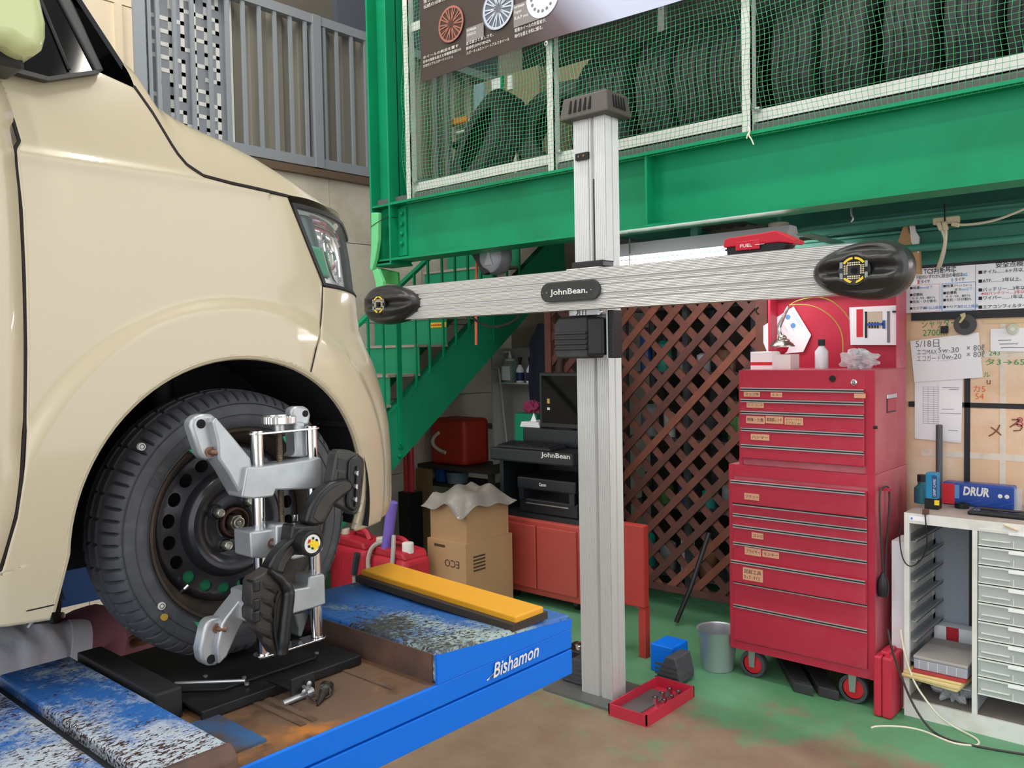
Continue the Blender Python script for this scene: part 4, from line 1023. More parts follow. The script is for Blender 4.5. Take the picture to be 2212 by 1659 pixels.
# ================================================================ alignment camera tower
def ridge(n, d, a, b, slots=(), sw=.004, sd=.006):
    """1D profile from a to b with fine ridges of depth d and a few deep slots -> list of (t, depth)"""
    out = []; L = b - a
    for i in range(n + 1):
        t = a + L * i / n; fr = i / n
        if any(abs(fr - s) * L < sw / 2 for s in slots): out.append((t, sd))
        else: out.append((t, d if i % 2 else 0))
    return out
tw = thing('aligner_tower', (-2.19, 3.07, 0), 'tall aluminium wheel-alignment tower with camera beam in front of the mezzanine', 'alignment tower')
XM0, XM1 = -2.273, -2.105; YM0 = 3.015; YM1 = at(1337, 400, X=XM1).y; ZM = 2.585
prof = [(x, YM0 + d) for x, d in ridge(36, .0032, XM0, XM1, (.60,), .010, .012)] + [(XM1 - d, y) for y, d in ridge(18, .0030, YM0 + .003, YM1, (.55,), .008, .008)] + [(XM0, YM1)]
MB().prism([(x, y, .012) for x, y in prof], (0, 0, ZM - .012)).build('mast', ALU, tw)
xs = XM0 + .6 * (XM1 - XM0)
prof = []
z = 1.93
while z < ZM - .3: prof += [(.0022, z), (.0032, z + .003)]; z += .006
MB().lathe((xs, YM0 + .008, 0), (0, 0, 1), prof, 8).build('drive_chain', mat('chain_dark', '#3b3b3b', .5, .6), tw)
MB().cyl((xs - .018, YM0 - .003, 1.93), (xs - .018, YM0 - .003, ZM), .0012, 6).build('cable_line', INKG, tw)
a = at(1244, 340, Y=YM0 - .01); b = at(1271, 340, Y=YM0 - .01)
sb = B(a.x, b.x, YM0 - .016, YM0, a.z - .016, a.z + .014).build('limit_switch', BLACKP, tw, bevel=.002)
for k in (.3, .7): MB().cyl((a.x + (b.x - a.x) * k, YM0 - .016, a.z - .001), (a.x + (b.x - a.x) * k, YM0 - .019, a.z - .001), .005, 10).build('screw', mat('brass_screw', '#8a6a4a', .4, .7), sb)
# cap with vent slots
CAPM = mat('cap_grey_brown', '#55504b', .6)
cx0, cx1, cy0, cy1, z0, z1 = XM0 - .045, XM1 + .045, YM0 - .045, YM1 + .045, ZM - .035, ZM + .062; t = .014
m = MB(); m.add([(cx0, cy0, z0), (cx1, cy0, z0), (cx1, cy1, z0), (cx0, cy1, z0), (cx0 + t, cy0 + t, z1), (cx1 - t, cy0 + t, z1), (cx1 - t, cy1 - t, z1), (cx0 + t, cy1 - t, z1)],
        [(3, 2, 1, 0), (4, 5, 6, 7), (0, 1, 5, 4), (1, 2, 6, 5), (2, 3, 7, 6), (3, 0, 4, 7)])
cp = m.build('mast_cap', CAPM, tw, bevel=.008)
for k in range(5):
    x = cx0 + .06 + .026 * k
    MB().prism([(x - .007, cy0 - .001, z0 + .025), (x + .007, cy0 - .001, z0 + .025), (x + .004, cy0 + .0075, z1 - .018), (x - .001, cy0 + .0075, z1 - .018)], (0, .006, 0)).build('vent_slot', DARKH, cp)
for k in range(5):
    y = cy0 + .055 + .020 * k
    MB().prism([(cx1 + .001, y - .006, z0 + .025), (cx1 + .001, y + .006, z0 + .025), (cx1 - .0075, y + .003, z1 - .018), (cx1 - .0075, y - .001, z1 - .018)], (-.006, 0, 0)).build('vent_slot', DARKH, cp)
# camera beam
YB0, YB1, ZB0, ZB1, XB0, XB1 = 2.81, 2.90, 1.7155, 1.8795, -3.19, -.98
prof = [(YB0 + d, z) for z, d in ridge(56, .0016, ZB0, ZB1, (.22, .34, .58, .70), .006, .007)] + [(y, ZB1 - d) for y, d in ridge(20, .0011, YB0 + .002, YB1, (.5,), .008, .006)] + [(YB1, ZB0)]
MB().prism([(XB0, y, z) for y, z in prof], (XB1 - XB0, 0, 0)).build('camera_beam', ALU, tw)
m = MB(); m.box(XM0 - .02, XM1 + .03, YB1, YM0 - .001, ZB0 + .01, ZB1 - .01); m.build('carriage', BLACKP, tw)
m = MB(); a = at(1237, 580, Y=2.95); b = at(1310, 580, Y=2.95)
m.box(a.x, b.x, 2.90, 2.99, ZB1 - .002, ZB1 + .016); m.build('carriage_plate', mat('cast_light', '#cfcfcb', .4, .5), tw, bevel=.004)
m = MB(); m.box(a.x + .015, b.x, 2.92, 3.01, ZB1 + .016, ZB1 + .045).box(b.x - .02, XM1 + .05, 2.93, YM1, ZB1 + .0, ZB1 + .02); m.build('roller_guard', BLACKP, tw, bevel=.006)
for px in (1253, 1297):
    p = at(px, 581, Y=2.905); MB().cyl((p.x, 2.90, ZB1 + .008), (p.x, 2.892, ZB1 + .008), .006, 10).build('bolt', STEEL, tw)
a, b = at(1238, 672, Y=2.93), at(1308, 672, Y=2.93)
m = B(a.x, b.x, 2.90, 2.99, ZB0 - .022, ZB0 + .004).build('lower_plate', mat('cast_light', '#cfcfcb', .4, .5), tw, bevel=.003)
for px in (1246, 1296):
    p = at(px, 675, Y=2.9); MB().cyl((p.x, 2.905, p.z), (p.x, 2.89, p.z), .010, 14).build('plate_eye', STEEL, tw)
for k in range(4): 
    x = a.x + .035 + .016 * k; B(x, x + .006, 2.895, 2.90, ZB0 - .02, ZB0).build('plate_fin', STEEL, tw)
# drive motor housing hanging under the beam
a, b = at(1205, 720, Y=2.90), at(1340, 720, Y=2.90); zt_, zb_ = at(1260, 684, Y=2.9).z, at(1260, 774, Y=2.9).z
HOUS = mat('housing_black', '#242526', .5, var=[('#3a3935', 6, .5, .8)])
x0, x1, xm_ = a.x, at(1313, 720, Y=2.9).x, at(1278, 720, Y=2.9).x
m = MB(); m.prism([(x0 + .005, 2.87, zb_ + .02), (x0 + .012, 2.87, zb_), (xm_, 2.87, zb_), (xm_, 2.87, zt_), (x0 + .03, 2.87, zt_), (x0, 2.87, zt_ - .03)], (0, .12, 0))
hs = m.build('motor_housing', HOUS, tw, bevel=.008)
B(xm_ + .002, x1 - .002, 2.865, 2.95, zb_ + .012, zt_ - .006).build('gearbox_cover', BLACKP, hs, bevel=.008)
for k in range(4):
    z = zt_ - .075 - .022 * k; B(x0 + .008, xm_ - .002, 2.862, 2.872, z, z + .012).build('cooling_fin', HOUS, hs, bevel=.004)
xg0, xg1 = x1, x1 + .035
m = B(xg0, xg1, 2.89, 2.955, zb_ - .0, ZB0 - .004).build('cable_guide', mat('guide_black', '#1c1c1d', .5), tw, bevel=.003)
for k in range(10): B(xg0 + .012, xg1 - .010, 2.886, 2.89, zb_ + .01 + .014 * k, zb_ + .0125 + .014 * k).build('guide_rib', HOUS, m)
MB().cyl((xg0 + .006, 2.886, zb_), (xg0 + .006, 2.886, ZB0), .004, 8).build('guide_rail', STEEL, m)
# name plate
p0, p1 = at(1168, 632, Y=YB0 - .008), at(1296, 626, Y=YB0 - .008); r = .041; zc = (p0.z + p1.z) / 2
pts = [(p0.x + r + r * math.cos(R(a)), YB0 - .010, zc + r * math.sin(R(a))) for a in range(90, 271, 15)] + [(p1.x - r + r * math.cos(R(a)), YB0 - .010, zc + r * math.sin(R(a))) for a in range(-90, 91, 15)]
npm = mat('plate_charcoal', '#2a2b2b', .55, var=[('#3c3d3b', 12, .45, .8)])
npo = MB().prism(pts, (0, .012, 0)).build('name_plate', npm, tw, bevel=.003)
q0, q1 = at(1190, 640, Y=YB0 - .011), at(1271, 634, Y=YB0 - .011)
txt('JohnBean.', (q0.x, YB0 - .0105, zc - .011), .024, WHITE, npo, width=q1.x - q0.x, bold=.03, lift=.001)
for px in (1181, 1277): p = at(px, 632, Y=YB0 - .01); MB().cyl((p.x, YB0 - .009, zc), (p.x, YB0 - .0118, zc), .0022, 8).build('pin_hole', STEEL, npo)
# camera pods
PODM = mat('pod_black', '#2b2a29', .33, spec=.45, var=[('#5a5248', 2.6, .56, .95)])
def pod(cx, cz, rx, rz, sgn, lensdx, nm):
    cy = 2.835
    PR = [(0, -.082), (.35, -.081), (.6, -.077), (.78, -.068), (.88, -.056), (.95, -.04), (.99, -.02), (1, 0), (.985, .02), (.93, .045), (.8, .068), (.55, .08), (0, .085)]
    def shell(u, v):                      # egg outline, blunt towards the tower, full outside; domed front, rounded back
        k = v * 12; i = min(11, int(k)); f_ = k - i; f2 = f_
        sc_ = PR[i][0] + (PR[i + 1][0] - PR[i][0]) * f2; y = PR[i][1] + (PR[i + 1][1] - PR[i][1]) * f2
        a = 2 * math.pi * u; c, s = math.cos(a), math.sin(a)
        x = math.copysign(abs(c) ** .92, c); z = math.copysign(abs(s) ** .92, s) * (.88 + .19 * x * sgn)
        X_, Z_ = x * rx * sc_, z * rz * sc_
        if v < .5:
            y += .013 * sstep(.93, .66, sc_) * (math.cos(Z_ / rz * 10.5) - .3)
            y += .012 * sstep(.056, .038, math.hypot(X_ - lensdx, Z_))
        return Vector((cx + X_, cy + y, cz + Z_))
    m = MB(); m.grid(shell, 72, 84)
    po = m.build(nm, PODM, tw, smooth=60, weld=True)
    L = Vector((cx + lensdx, cy - .090, cz - .002)); KS = 1.3
    MB().lathe(L + Vector((0, .02, 0)), (0, -1, 0), [(.050, -.03), (.051, .017), (.0475, .0205), (.042, .018), (0, .017)], 36).build('lens_housing', TB, po, smooth=40)
    yl = L.y + .0015
    def q(x0, x1, z0, z1, mm, n_, dy=0): B(L.x + x0 * KS, L.x + x1 * KS, yl - .0025 - dy, yl, L.z + z0 * KS, L.z + z1 * KS).build(n_, mm, po)
    LED = mat('led_cream', '#ead9b4', .4); YL_ = mat('pod_yellow', '#edca2c', .5)
    for k in range(6):
        x = -.0155 + .0054 * k
        for z in (.0165, .0115, -.0165, -.0215): q(x, x + .0036, z, z + .003, LED, 'led')
    for k in range(5):
        for x in (-.0235, -.018, .0155, .021): q(x, x + .0034, -.0095 + .0048 * k, -.0067 + .0048 * k, LED, 'led')
    MB().cyl((L.x, yl - .004, L.z - .001), (L.x, yl + .002, L.z - .001), .009, 16).build('lens', GLASSB, po)
    for a0, a1 in ((95, 145), (35, 85), (215, 262), (278, 325)):
        pts = [(L.x + .041 * math.cos(R(a)), yl - .003, L.z + .042 * math.sin(R(a))) for a in range(a0, a1 + 1, 10)] + [(L.x + .034 * math.cos(R(a)), yl - .003, L.z + .035 * math.sin(R(a))) for a in range(a1, a0 - 1, -10)]
        MB().prism(pts, (0, .003, 0)).build('yellow_arc', YL_, po)
    for x in (-.0335, .0265):
        for z in (.006, -.021): q(x, x + .007, z, z + .015, mat('clip_grey', '#8f9a94', .4), 'clip', .001)
a0, a1 = at(1748, 585, Y=2.78), at(1974, 578, Y=2.82)
pod((a0.x + a1.x) / 2, 1.788, (a1.x - a0.x) / 2, .106, 1, .0, 'camera_pod')
a0, a1 = at(793, 655, Y=2.82), at(892, 655, Y=2.76)
pod((a0.x + a1.x) / 2, 1.795, (a1.x - a0.x) / 2, .110, -1, -.03, 'camera_pod')
# foot and slack cable
B(XM0 - .16, XM1 + .16, YM0 - .08, YM1 + .12, 0, .012).build('foot_plate', mat('foot_steel', '#6a6c6a', .5, .3), tw)
MB().tube([at(px, py, Y=2.93) for px, py in ((1015, 676), (1024, 690), (1045, 703), (1072, 707), (1098, 700), (1118, 688), (1128, 674))], .006, 8, smooth=1).build('slack_cable', mat('cable_black', '#262421', .6), tw, smooth=True)
# red power-tool case lying on the beam
c0, c1 = at(1570, 545, Y=2.85), at(1727, 533, Y=2.85)
tc_ = thing('tool_case', ((c0.x + c1.x) / 2, 2.86, ZB1), 'red and black cordless tool resting on top of the camera beam', 'tool')
REDT = mat('tool_red', '#c01d33', .4, spec=.4)
zb_ = ZB1 + .0005; H_ = .062
MB().prism([(c0.x + .012, 2.825, zb_), (c1.x - .05, 2.825, zb_), (c1.x - .03, 2.825, zb_ + .02), (c1.x - .06, 2.825, zb_ + .03), (c0.x + .01, 2.825, zb_ + .028)], (0, .07, 0)).build('base', BLACKP, tc_, bevel=.003)
MB().prism([(c0.x, 2.82, zb_ + .028), (c0.x + .005, 2.82, zb_ + H_ - .006), (c0.x + .02, 2.82, zb_ + H_), (c1.x - .12, 2.82, zb_ + H_ + .004), (c1.x - .075, 2.82, zb_ + H_ + .008), (c1.x - .0, 2.82, zb_ + .030), (c1.x - .008, 2.82, zb_ + .018), (c1.x - .06, 2.82, zb_ + .028)], (0, .08, 0)).build('shell', REDT, tc_, bevel=.004)
B(c0.x + .05, c1.x - .13, 2.817, 2.822, zb_ + .012, zb_ + .044).build('front_panel', REDT, tc_, bevel=.003)
txt('FUEL', (c0.x + .068, 2.8165, zb_ + .022), .011, WHITE, tc_, width=.045, bold=.02)
B(c0.x + .125, c0.x + .16, 2.8155, 2.817, zb_ + .026, zb_ + .0275).build('printed_line', WHITE, tc_)
MB().cyl((c0.x + .012, 2.86, zb_ + .02), (c0.x - .012, 2.86, zb_ + .024), .008, 10, .003).build('nozzle', BLACKP, tc_)

# ================================================================ things on the mezzanine
ZD = zt + .04
TY = mat('stored_rubber', '#353638', .7, var=[('#434343', 30, .45, .8)])
def stored(Rr, Wd, name, label, loc, rz=0, ry=0, group=None, proto=None):
    if proto is None:
        n = 96; vs = []; prof = [(Rr * .60, -Wd * .42), (Rr * .66, -Wd * .5), (Rr * .86, -Wd * .5), (Rr * .95, -Wd * .45), (Rr * .985, -Wd * .38), (Rr * .99, -Wd * .24), (Rr * .965, -Wd * .23), (Rr * .965, -Wd * .17), (Rr, -Wd * .16), (Rr, -Wd * .04), (Rr * .972, -Wd * .03), (Rr * .972, Wd * .03), (Rr, Wd * .04), (Rr, Wd * .16), (Rr * .965, Wd * .17), (Rr * .965, Wd * .23), (Rr * .99, Wd * .24), (Rr * .985, Wd * .38), (Rr * .95, Wd * .45), (Rr * .86, Wd * .5), (Rr * .66, Wd * .5), (Rr * .60, Wd * .42)]
        K = len(prof)
        for i in range(n):
            t = 2 * math.pi * i / n
            for k, (r, x) in enumerate(prof):
                rr = r - (.006 if (i % 4 == 0 and r > Rr * .95) else 0); tt = t + abs(x) * .35
                vs.append(Vector((x, rr * math.cos(tt), rr * math.sin(tt))))
        m = MB(); m.add(vs, [(i * K + k, i * K + k + 1, (i + 1) % n * K + k + 1, (i + 1) % n * K + k) for i in range(n) for k in range(K - 1)])
        o = m.build(name, TY, origin=(0, 0, 0), smooth=35)
    else: o = proto.copy(); col.objects.link(o)
    o.location = loc; o.rotation_euler = (0, ry, rz); WL[o.name] = Vector(loc)
    return tag(o, label, 'tire', group)
G_ = 'tires stored behind the mezzanine net'
rows = [(1300, .34, 3), (1392, .34, 4), (1478, .33, 3), (1568, .33, -2), (1690, .33, 5), (1800, .335, 5), (1945, .335, 3), (2082, .335, 3), (2225, .335, 3)]
lab = ['stored tire just right of the tower cap behind the green net', 'stored tire second to the right of the tower cap behind the net', 'stored tire third from the tower cap, left of the middle rail post', 'stored tire touching the left of the middle white rail post behind net', 'stored tire just right of the middle white rail post behind net', 'leaning stored tire left of the bright lamp glint behind net', 'stored tire right of the bright lamp glint behind net', 'stored tire second from the right edge of the net', 'stored tire at the right edge of the photo behind net']
pt = None
for (px, rr, rz), lb in zip(rows, lab):
    x = at(px, 150, Y=3.56).x
    o = stored(.335, .19, 'stored_tire', lb, (x, 3.90, ZD + .335), R(rz), R(3), G_, pt); pt = pt or o
for loc, rz, ry, lb in (((-3.56, 3.85, ZD + .31), R(66), R(20), 'dark tire leaning at the far left of the mezzanine behind the net'), ((-3.04, 4.02, ZD + .31), R(-66), R(-20), 'dark tire slumped between the two left rail posts behind the net'), ((-2.60, 3.90, ZD + .32), R(-4), R(5), 'dark tire leaning beside the second white rail post behind the net')):
    stored(.3, .2, 'stored_tire', lb, loc, rz, ry, G_, pt)
DKP = mat('store_shade', '#1f1e1c', .8)  # dark sheets stand in for the deep shade behind the stored tires
B(-2.55, 1.2, 4.62, 4.66, ZD, 4.4).build('wall_shade_mezzanine', DKP, kind='structure')
B(-4.6, -2.55, 5.42, 5.46, ZD, 4.4).build('wall_shade_store', DKP, kind='structure')
rk_ = thing('tire_rack', (-1, 4.0, ZD), 'grey steel rack rails holding the stored tires', 'rack')
for y, z in ((3.72, ZD + .0), (4.12, ZD + .0), (4.3, ZD + .74)): MB().cyl((-2.6, y, z + .02), (1.1, y, z + .02), .02, 10).build('rail', mat('rack_grey', '#77787a', .5, .4), rk_)
for x in (-2.6, 1.1): B(x - .02, x + .02, 4.3, 4.34, ZD, 4.0).build('upright', mat('rack_grey', '#77787a', .5, .4), rk_)
# store room seen through the left bay
cb = thing('storage_locker', (-3.3, 5.0, ZD), 'cream locker with paper notices deep in the mezzanine store', 'locker')
x0, x1 = at(1040, 240, Y=5).x, at(1165, 240, Y=5).x
B(x0, x1, 5.0, 5.4, ZD, at(1100, 160, Y=5).z).build('body', mat('locker_cream', '#93866e', .7), cb)
xm_ = at(1088, 240, Y=5).x; B(xm_ - .012, xm_ + .012, 4.98, 5.0, ZD, at(1100, 160, Y=5).z).build('door_gap', GREEN_D, cb)
B(at(1063, 190, Y=4.99).x, at(1083, 190, Y=4.99).x, 4.985, 5.0, at(1070, 205, Y=5).z, at(1070, 172, Y=5).z).build('notice', PAPER, cb)
B(at(1097, 190, Y=4.99).x, at(1106, 190, Y=4.99).x, 4.985, 5.0, at(1100, 195, Y=5).z, at(1100, 165, Y=5).z).build('notice', PAPER, cb)
B(x0 - .05, x0 + .05, 4.97, 5.0, ZD, at(1050, 180, Y=5).z).build('side_strip', mat('strip_blue', '#9db1c4', .5), cb)
ch = thing('pipe_chair', (at(1075, 290, Y=4.6).x, 4.6, ZD), 'folding chair with bent white tube frame behind the left net bay', 'chair')
cw = at(1108, 270, Y=4.6).x; cz = at(1075, 240, Y=4.6).z
MB().tube([(x0 + .06, 4.6, cz - .02), (cw - .06, 4.6, cz + .0), (cw - .02, 4.6, cz - .03), (cw + .02, 4.6, cz - .25), (cw + .06, 4.55, ZD + .012)], .012, 10, smooth=2).build('frame', WHITE_ST, ch, smooth=True)
MB().tube([(x0 + .06, 4.6, cz - .08), (cw - .02, 4.6, cz - .07)], .010, 8).build('cross_tube', WHITE_ST, ch)
MB().tube([(x0 + .10, 4.75, cz - .2), (x0 + .16, 4.7, cz - .3), (x0 + .2, 4.6, ZD + .012)], .012, 8, smooth=1).build('rear_leg', WHITE_ST, ch)
B(x0 + .06, x0 + .25, 4.56, 4.6, cz - .03, cz + .02).build('back_pad', mat('chair_orange', '#b8752c', .7), ch, bevel=.01)
B(x0 + .06, cw - .02, 4.6, 4.9, cz - .19, cz - .14).build('seat', BLACKP, ch, bevel=.01)
for px, lb in ((940, 'left'), (963, 'right')):
    x = at(px, 260, Y=4.5).x; B(x - .02, x + .02, 4.5, 4.54, ZD, 4.2).build('shelf_upright', mat('rack_grey', '#77787a', .5, .4), label='%s of the two slim grey uprights in the store behind the left net bay' % lb, cat='upright')
bm_ = thing('wall_cupboard', (-2.7, 4.55, 3.2), 'beige wall boards above the stored tires near the tower', 'board')
B(at(1205, 160, Y=4.6).x, at(1330, 160, Y=4.6).x, 4.585, 4.6, at(1270, 190, Y=4.6).z, at(1270, 130, Y=4.6).z).build('board', mat('locker_cream', '#93866e', .7), bm_)
B(at(1205, 200, Y=4.6).x, at(1320, 200, Y=4.6).x, 4.57, 4.6, at(1270, 207, Y=4.6).z, at(1270, 192, Y=4.6).z).build('edge_strip', GREEN, bm_)
wk = thing('glint_bulb', at(1872, 25, Y=4.3), 'added glowing bulb in place of a lamp reflection between the stored tires', 'lamp')
p = at(1874, 22, Y=4.28); MB().ell(p, .028, .02, .035, 14, 10).build('bulb', mat('glint_emit', '#f4f8ff', .3, emit=6), wk, smooth=True)  # glowing bulb added to imitate the glint of a reflected lamp
MB().lathe(p + Vector((0, .03, 0)), (0, -1, 0), [(.02, 0), (.04, .02), (.05, .04)], 18).build('reflector', STEEL, wk, smooth=True)
B(p.x - .01, p.x + .01, 4.32, 4.62, p.z - .01, p.z + .01).build('bracket', STEEL, wk)

# advertising banner hung on the net
YN = YE - .02; zbn = at(1050, 133, Y=YN).z; xb0 = at(908, 90, Y=YN).x
bn = thing('wheel_banner', (xb0 + 1.4, YN, zbn), 'dark advertising banner showing alloy wheels hung over the net', 'banner')
def bmat():
    m = bpy.data.materials.new('banner_print'); m.use_nodes = True; nt = m.node_tree; b = nt.nodes['Principled BSDF']; tc = nt.nodes.new('ShaderNodeTexCoord')
    sp = nt.nodes.new('ShaderNodeSeparateXYZ'); nt.links.new(tc.outputs['Generated'], sp.inputs[0])
    ad = nt.nodes.new('ShaderNodeMath'); ad.operation = 'MULTIPLY_ADD'; nt.links.new(sp.outputs[2], ad.inputs[0]); ad.inputs[1].default_value = .30; nt.links.new(sp.outputs[0], ad.inputs[2])
    r = nt.nodes.new('ShaderNodeValToRGB'); e = r.color_ramp.elements; e[0].position = .36; e[0].color = lin('#3a302d'); e[1].position = .60; e[1].color = lin('#b9bfd6')
    x = e.new(.47); x.color = lin('#5a4b52')
    nt.links.new(ad.outputs[0], r.inputs[0]); nt.links.new(r.outputs[0], b.inputs['Base Color']); b.inputs['Roughness'].default_value = .45; return m
MB().grid(lambda u, v: Vector((xb0 + 2.3 * u - .05 * (1 - v) * 0, YN + .004 * math.sin(u * 9), zbn + .75 * v + .012 * math.sin(u * 6.2) * (1 - v))), 60, 4).build('sheet', bmat(), bn, thick=.002)
YP = YN - .006
def wheel_print(px, py, r, m1, m2, spk, th=.10):
    c = at(px, py, Y=YP); ring = MB().lathe((c.x, YP, c.z), (0, -1, 0), [(r, 0), (r, .0015), (r * .88, .0015), (r * .88, 0)], 40); ring.build('wheel_print_rim', m1, bn)
    MB().lathe((c.x - r * .10, YP + .0012, c.z), (0, -1, 0), [(r * 1.0, 0), (0, 0)], 40).build('wheel_print_barrel', m2, bn)
    sp_ = MB()
    for k in range(spk):
        a = 2 * math.pi * k / spk; d = Vector((math.cos(a), 0, math.sin(a)))
        for off in (-.12, .12):
            e = Vector((math.cos(a + off), 0, math.sin(a + off)))
            sp_.bar(Vector((c.x, YP - .001, c.z)) + d * r * .12, Vector((c.x, YP - .001, c.z)) + e * r * .9, .0012, r * th, (0, 1, 0)) if 0 else sp_.obox(Vector((c.x, YP - .0012, c.z)) + (d * .12 + e * .9) * r / 2, (e * .9 - d * .12) * r / 2, Vector((-e.z, 0, e.x)) * r * th / 2, (0, .0006, 0))
    sp_.build('wheel_print_spokes', m1, bn)
    MB().cyl((c.x, YP, c.z), (c.x, YP - .002, c.z), r * .17, 16).build('wheel_print_hub', m2, bn)
COP, COPD = mat('print_copper', '#9c6455', .5), mat('print_copper_dark', '#432822', .5)
SIL, SILD = mat('print_silver', '#b9c0cc', .5), mat('print_silver_dark', '#5b6270', .5)
wheel_print(974, 52, .098, COP, COPD, 10, .07); wheel_print(1076, 18, .108, SIL, SILD, 10, .07)
c = at(1172, -8, Y=YP); MB().lathe((c.x, YP, c.z), (0, -1, 0), [(.105, 0), (.105, .0015), (.0, .0015)], 40).build('wheel_print_rim', mat('print_white', '#e2dfe0', .5), bn)
for k in range(16): MB().cyl((c.x + .072 * math.cos(k * math.pi / 8), YP, c.z + .072 * math.sin(k * math.pi / 8)), (c.x + .072 * math.cos(k * math.pi / 8), YP - .002, c.z + .072 * math.sin(k * math.pi / 8)), .009, 10).build('wheel_print_hole', INKG, bn)
def lbl(px, py, w_, h_, l1, l2, l3):
    c = at(px, py, Y=YP); B(c.x, c.x + w_, YP - .0006, YP, c.z - h_, c.z).build('caption_box', mat('caption_grey', '#7f7a7a', .5), bn)
    txt(l1, (c.x + .006, YP - .001, c.z - .02), .011, WHITE, bn, bold=.03, shear=.2); txt(l2, (c.x + .006, YP - .001, c.z - .046), .016, WHITE, bn)
    if l3: txt(l3, (c.x + .006, YP - .001, c.z - .078), .017, WHITE, bn)
lbl(1007, 62, .13, .075, 'POTENZA', 'SW010', None); lbl(1109, 12, .17, .115, 'POTENZA', 'Super', 'R.A.P evo')
def cap(px, py, lines, h=.021, st=.034):
    c = at(px, py, Y=YP)
    for k, (l, x1) in enumerate(lines): txt(l, (c.x, YP - .001, c.z - st * k), h, WHITE, bn, width=at(x1, py - 25, Y=YP).x - c.x)
cap(915, 8, [('落した究極の', 962), ('伝統の10本スポーク', 985)], .018, .03)
cap(914, 128, [('ホイールの概念を覆す', 990), ('従来の常識を超えた車種専用設計の', 996), ('次世代リアルスポーツメッシュ', 978)], .013, .024)
cap(1007, 98, [('走る歓びと楽しさを、', 1066), ('新時代のPOTENZA', 1060), ('スポーティ&ストリートアルミホイール', 1100)], .014, .026)
cap(1112, 70, [('軽量ホイールの先駆者が、', 1180), ('時代を超え令和に蘇る。', 1172)], .016, .03)
p = at(1180, 94, Y=YP); MB().lathe((p.x, YP, p.z), (0, -1, 0), [(.006, 0), (.012, .003), (.006, .004)], 14).build('eyelet', STEEL, bn, smooth=True)

# ================================================================ under the mezzanine
YLp = 3.74
fl = thing('fluorescent_lamp', at(1450, 540, Y=YLp), 'lit white fluorescent batten lamp under the mezzanine', 'lamp')
a, b = at(1335, 566, Y=YLp), at(1590, 545, Y=YLp); zl_ = (a.z + b.z) / 2 - .01
xa_, xb_ = a.x, b.x + .25
MB().cyl((xa_, YLp, zl_), (xb_, YLp, zl_), .016, 14).build('tube', mat('tube_emit', '#fff6f8', .4, emit=36), fl)
MB().prism([(xa_ - .03, YLp - .08, zl_ + .03), (xa_ - .03, YLp + .08, zl_ + .03), (xa_ - .03, YLp + .035, zl_ + .10), (xa_ - .03, YLp - .035, zl_ + .10)], (xb_ - xa_ + .06, 0, 0)).build('reflector', mat('lamp_white', '#e8e8ee', .5), fl)
for x in (xa_ - .015, xb_ + .015): B(x - .015, x + .015, YLp - .02, YLp + .02, zl_ - .02, zl_ + .03).build('lamp_holder', WHITE, fl)
B((xa_ + xb_) / 2 - .02, (xa_ + xb_) / 2 + .02, YLp - .02, YLp + .02, zl_ + .10, zt - .18).build('hanger', GREEN_T, fl)
MB().cyl((xa_ + .12, YLp - .07, zl_ - .02), (xa_ + .12, YLp - .07, zl_ + .12), .004, 8).build('pull_cord', INKG, fl)
xq = xb_ + 1.5  # added lamp out of view, brightens the board, cabinet and chest side
f2 = thing('fluorescent_lamp', (xq + .6, YLp, zl_), 'added unseen batten lamp under the mezzanine, brightening the board wall and cabinet', 'lamp')
MB().cyl((xq, YLp, zl_), (xq + 1.2, YLp, zl_), .016, 14).build('tube', MATS['tube_emit'], f2)
MB().prism([(xq - .03, YLp - .08, zl_ + .03), (xq - .03, YLp + .08, zl_ + .03), (xq - .03, YLp + .035, zl_ + .10), (xq - .03, YLp - .035, zl_ + .10)], (1.26, 0, 0)).build('reflector', MATS['lamp_white'], f2)
for x in (xq - .015, xq + 1.215): B(x - .015, x + .015, YLp - .02, YLp + .02, zl_ - .02, zl_ + .03).build('lamp_holder', WHITE, f2)
B(xq + .58, xq + .62, YLp - .02, YLp + .02, zl_ + .10, zt - .18).build('hanger', GREEN_T, f2)
p = at(1682, 492, Y=3.75)
sm = thing('smoke_detector', p, 'round beige smoke detector under the mezzanine', 'smoke detector')
MB().cyl((p.x, p.y, p.z - .03), (p.x, p.y, p.z + .022), .046, 24).build('body', mat('detector_beige', '#b7b09c', .6), sm, bevel=.005)
MB().cyl((p.x - .02, p.y - .01, p.z - .042), (p.x - .02, p.y - .01, p.z - .03), .018, 14).build('sensor', WHITE_ST, sm)
MB().cyl((p.x, p.y, p.z + .022), (p.x, p.y, zt - .02), .012, 10).build('stem', GREEN_T, sm)
p = at(2043, 476, Y=3.85)
po_ = thing('power_strip', p, 'beige power strip with plugged-in leads hanging under the mezzanine', 'power strip')
x0, x1 = at(2016, 480, Y=3.85).x, at(2072, 470, Y=3.85).x
B(x0, x1, 3.84, 3.87, p.z - .014, p.z + .014).build('body', mat('strip_beige', '#d8c9a6', .5), po_, bevel=.004)
CW = mat('cord_white', '#d6d0ba', .6)
MB().tube([at(2030, 484, Y=3.84), at(2036, 500, Y=3.84), at(2043, 520, Y=3.84), at(2034, 555, Y=3.9), at(2026, 578, Y=4.0)], .006, 8, smooth=2).build('lead', CW, po_, smooth=True)
MB().tube([at(2042, 484, Y=3.84), at(2044, 510, Y=3.84), at(2040, 545, Y=3.9), at(2031, 575, Y=4.0)], .006, 8, smooth=2).build('lead', CW, po_, smooth=True)
MB().tube([at(2060, 484, Y=3.84), at(2090, 486, Y=3.84), at(2150, 477, Y=3.84), at(2212, 452, Y=3.84), at(2260, 430, Y=3.84)], .005, 8, smooth=2).build('lead', CW, po_, smooth=True)
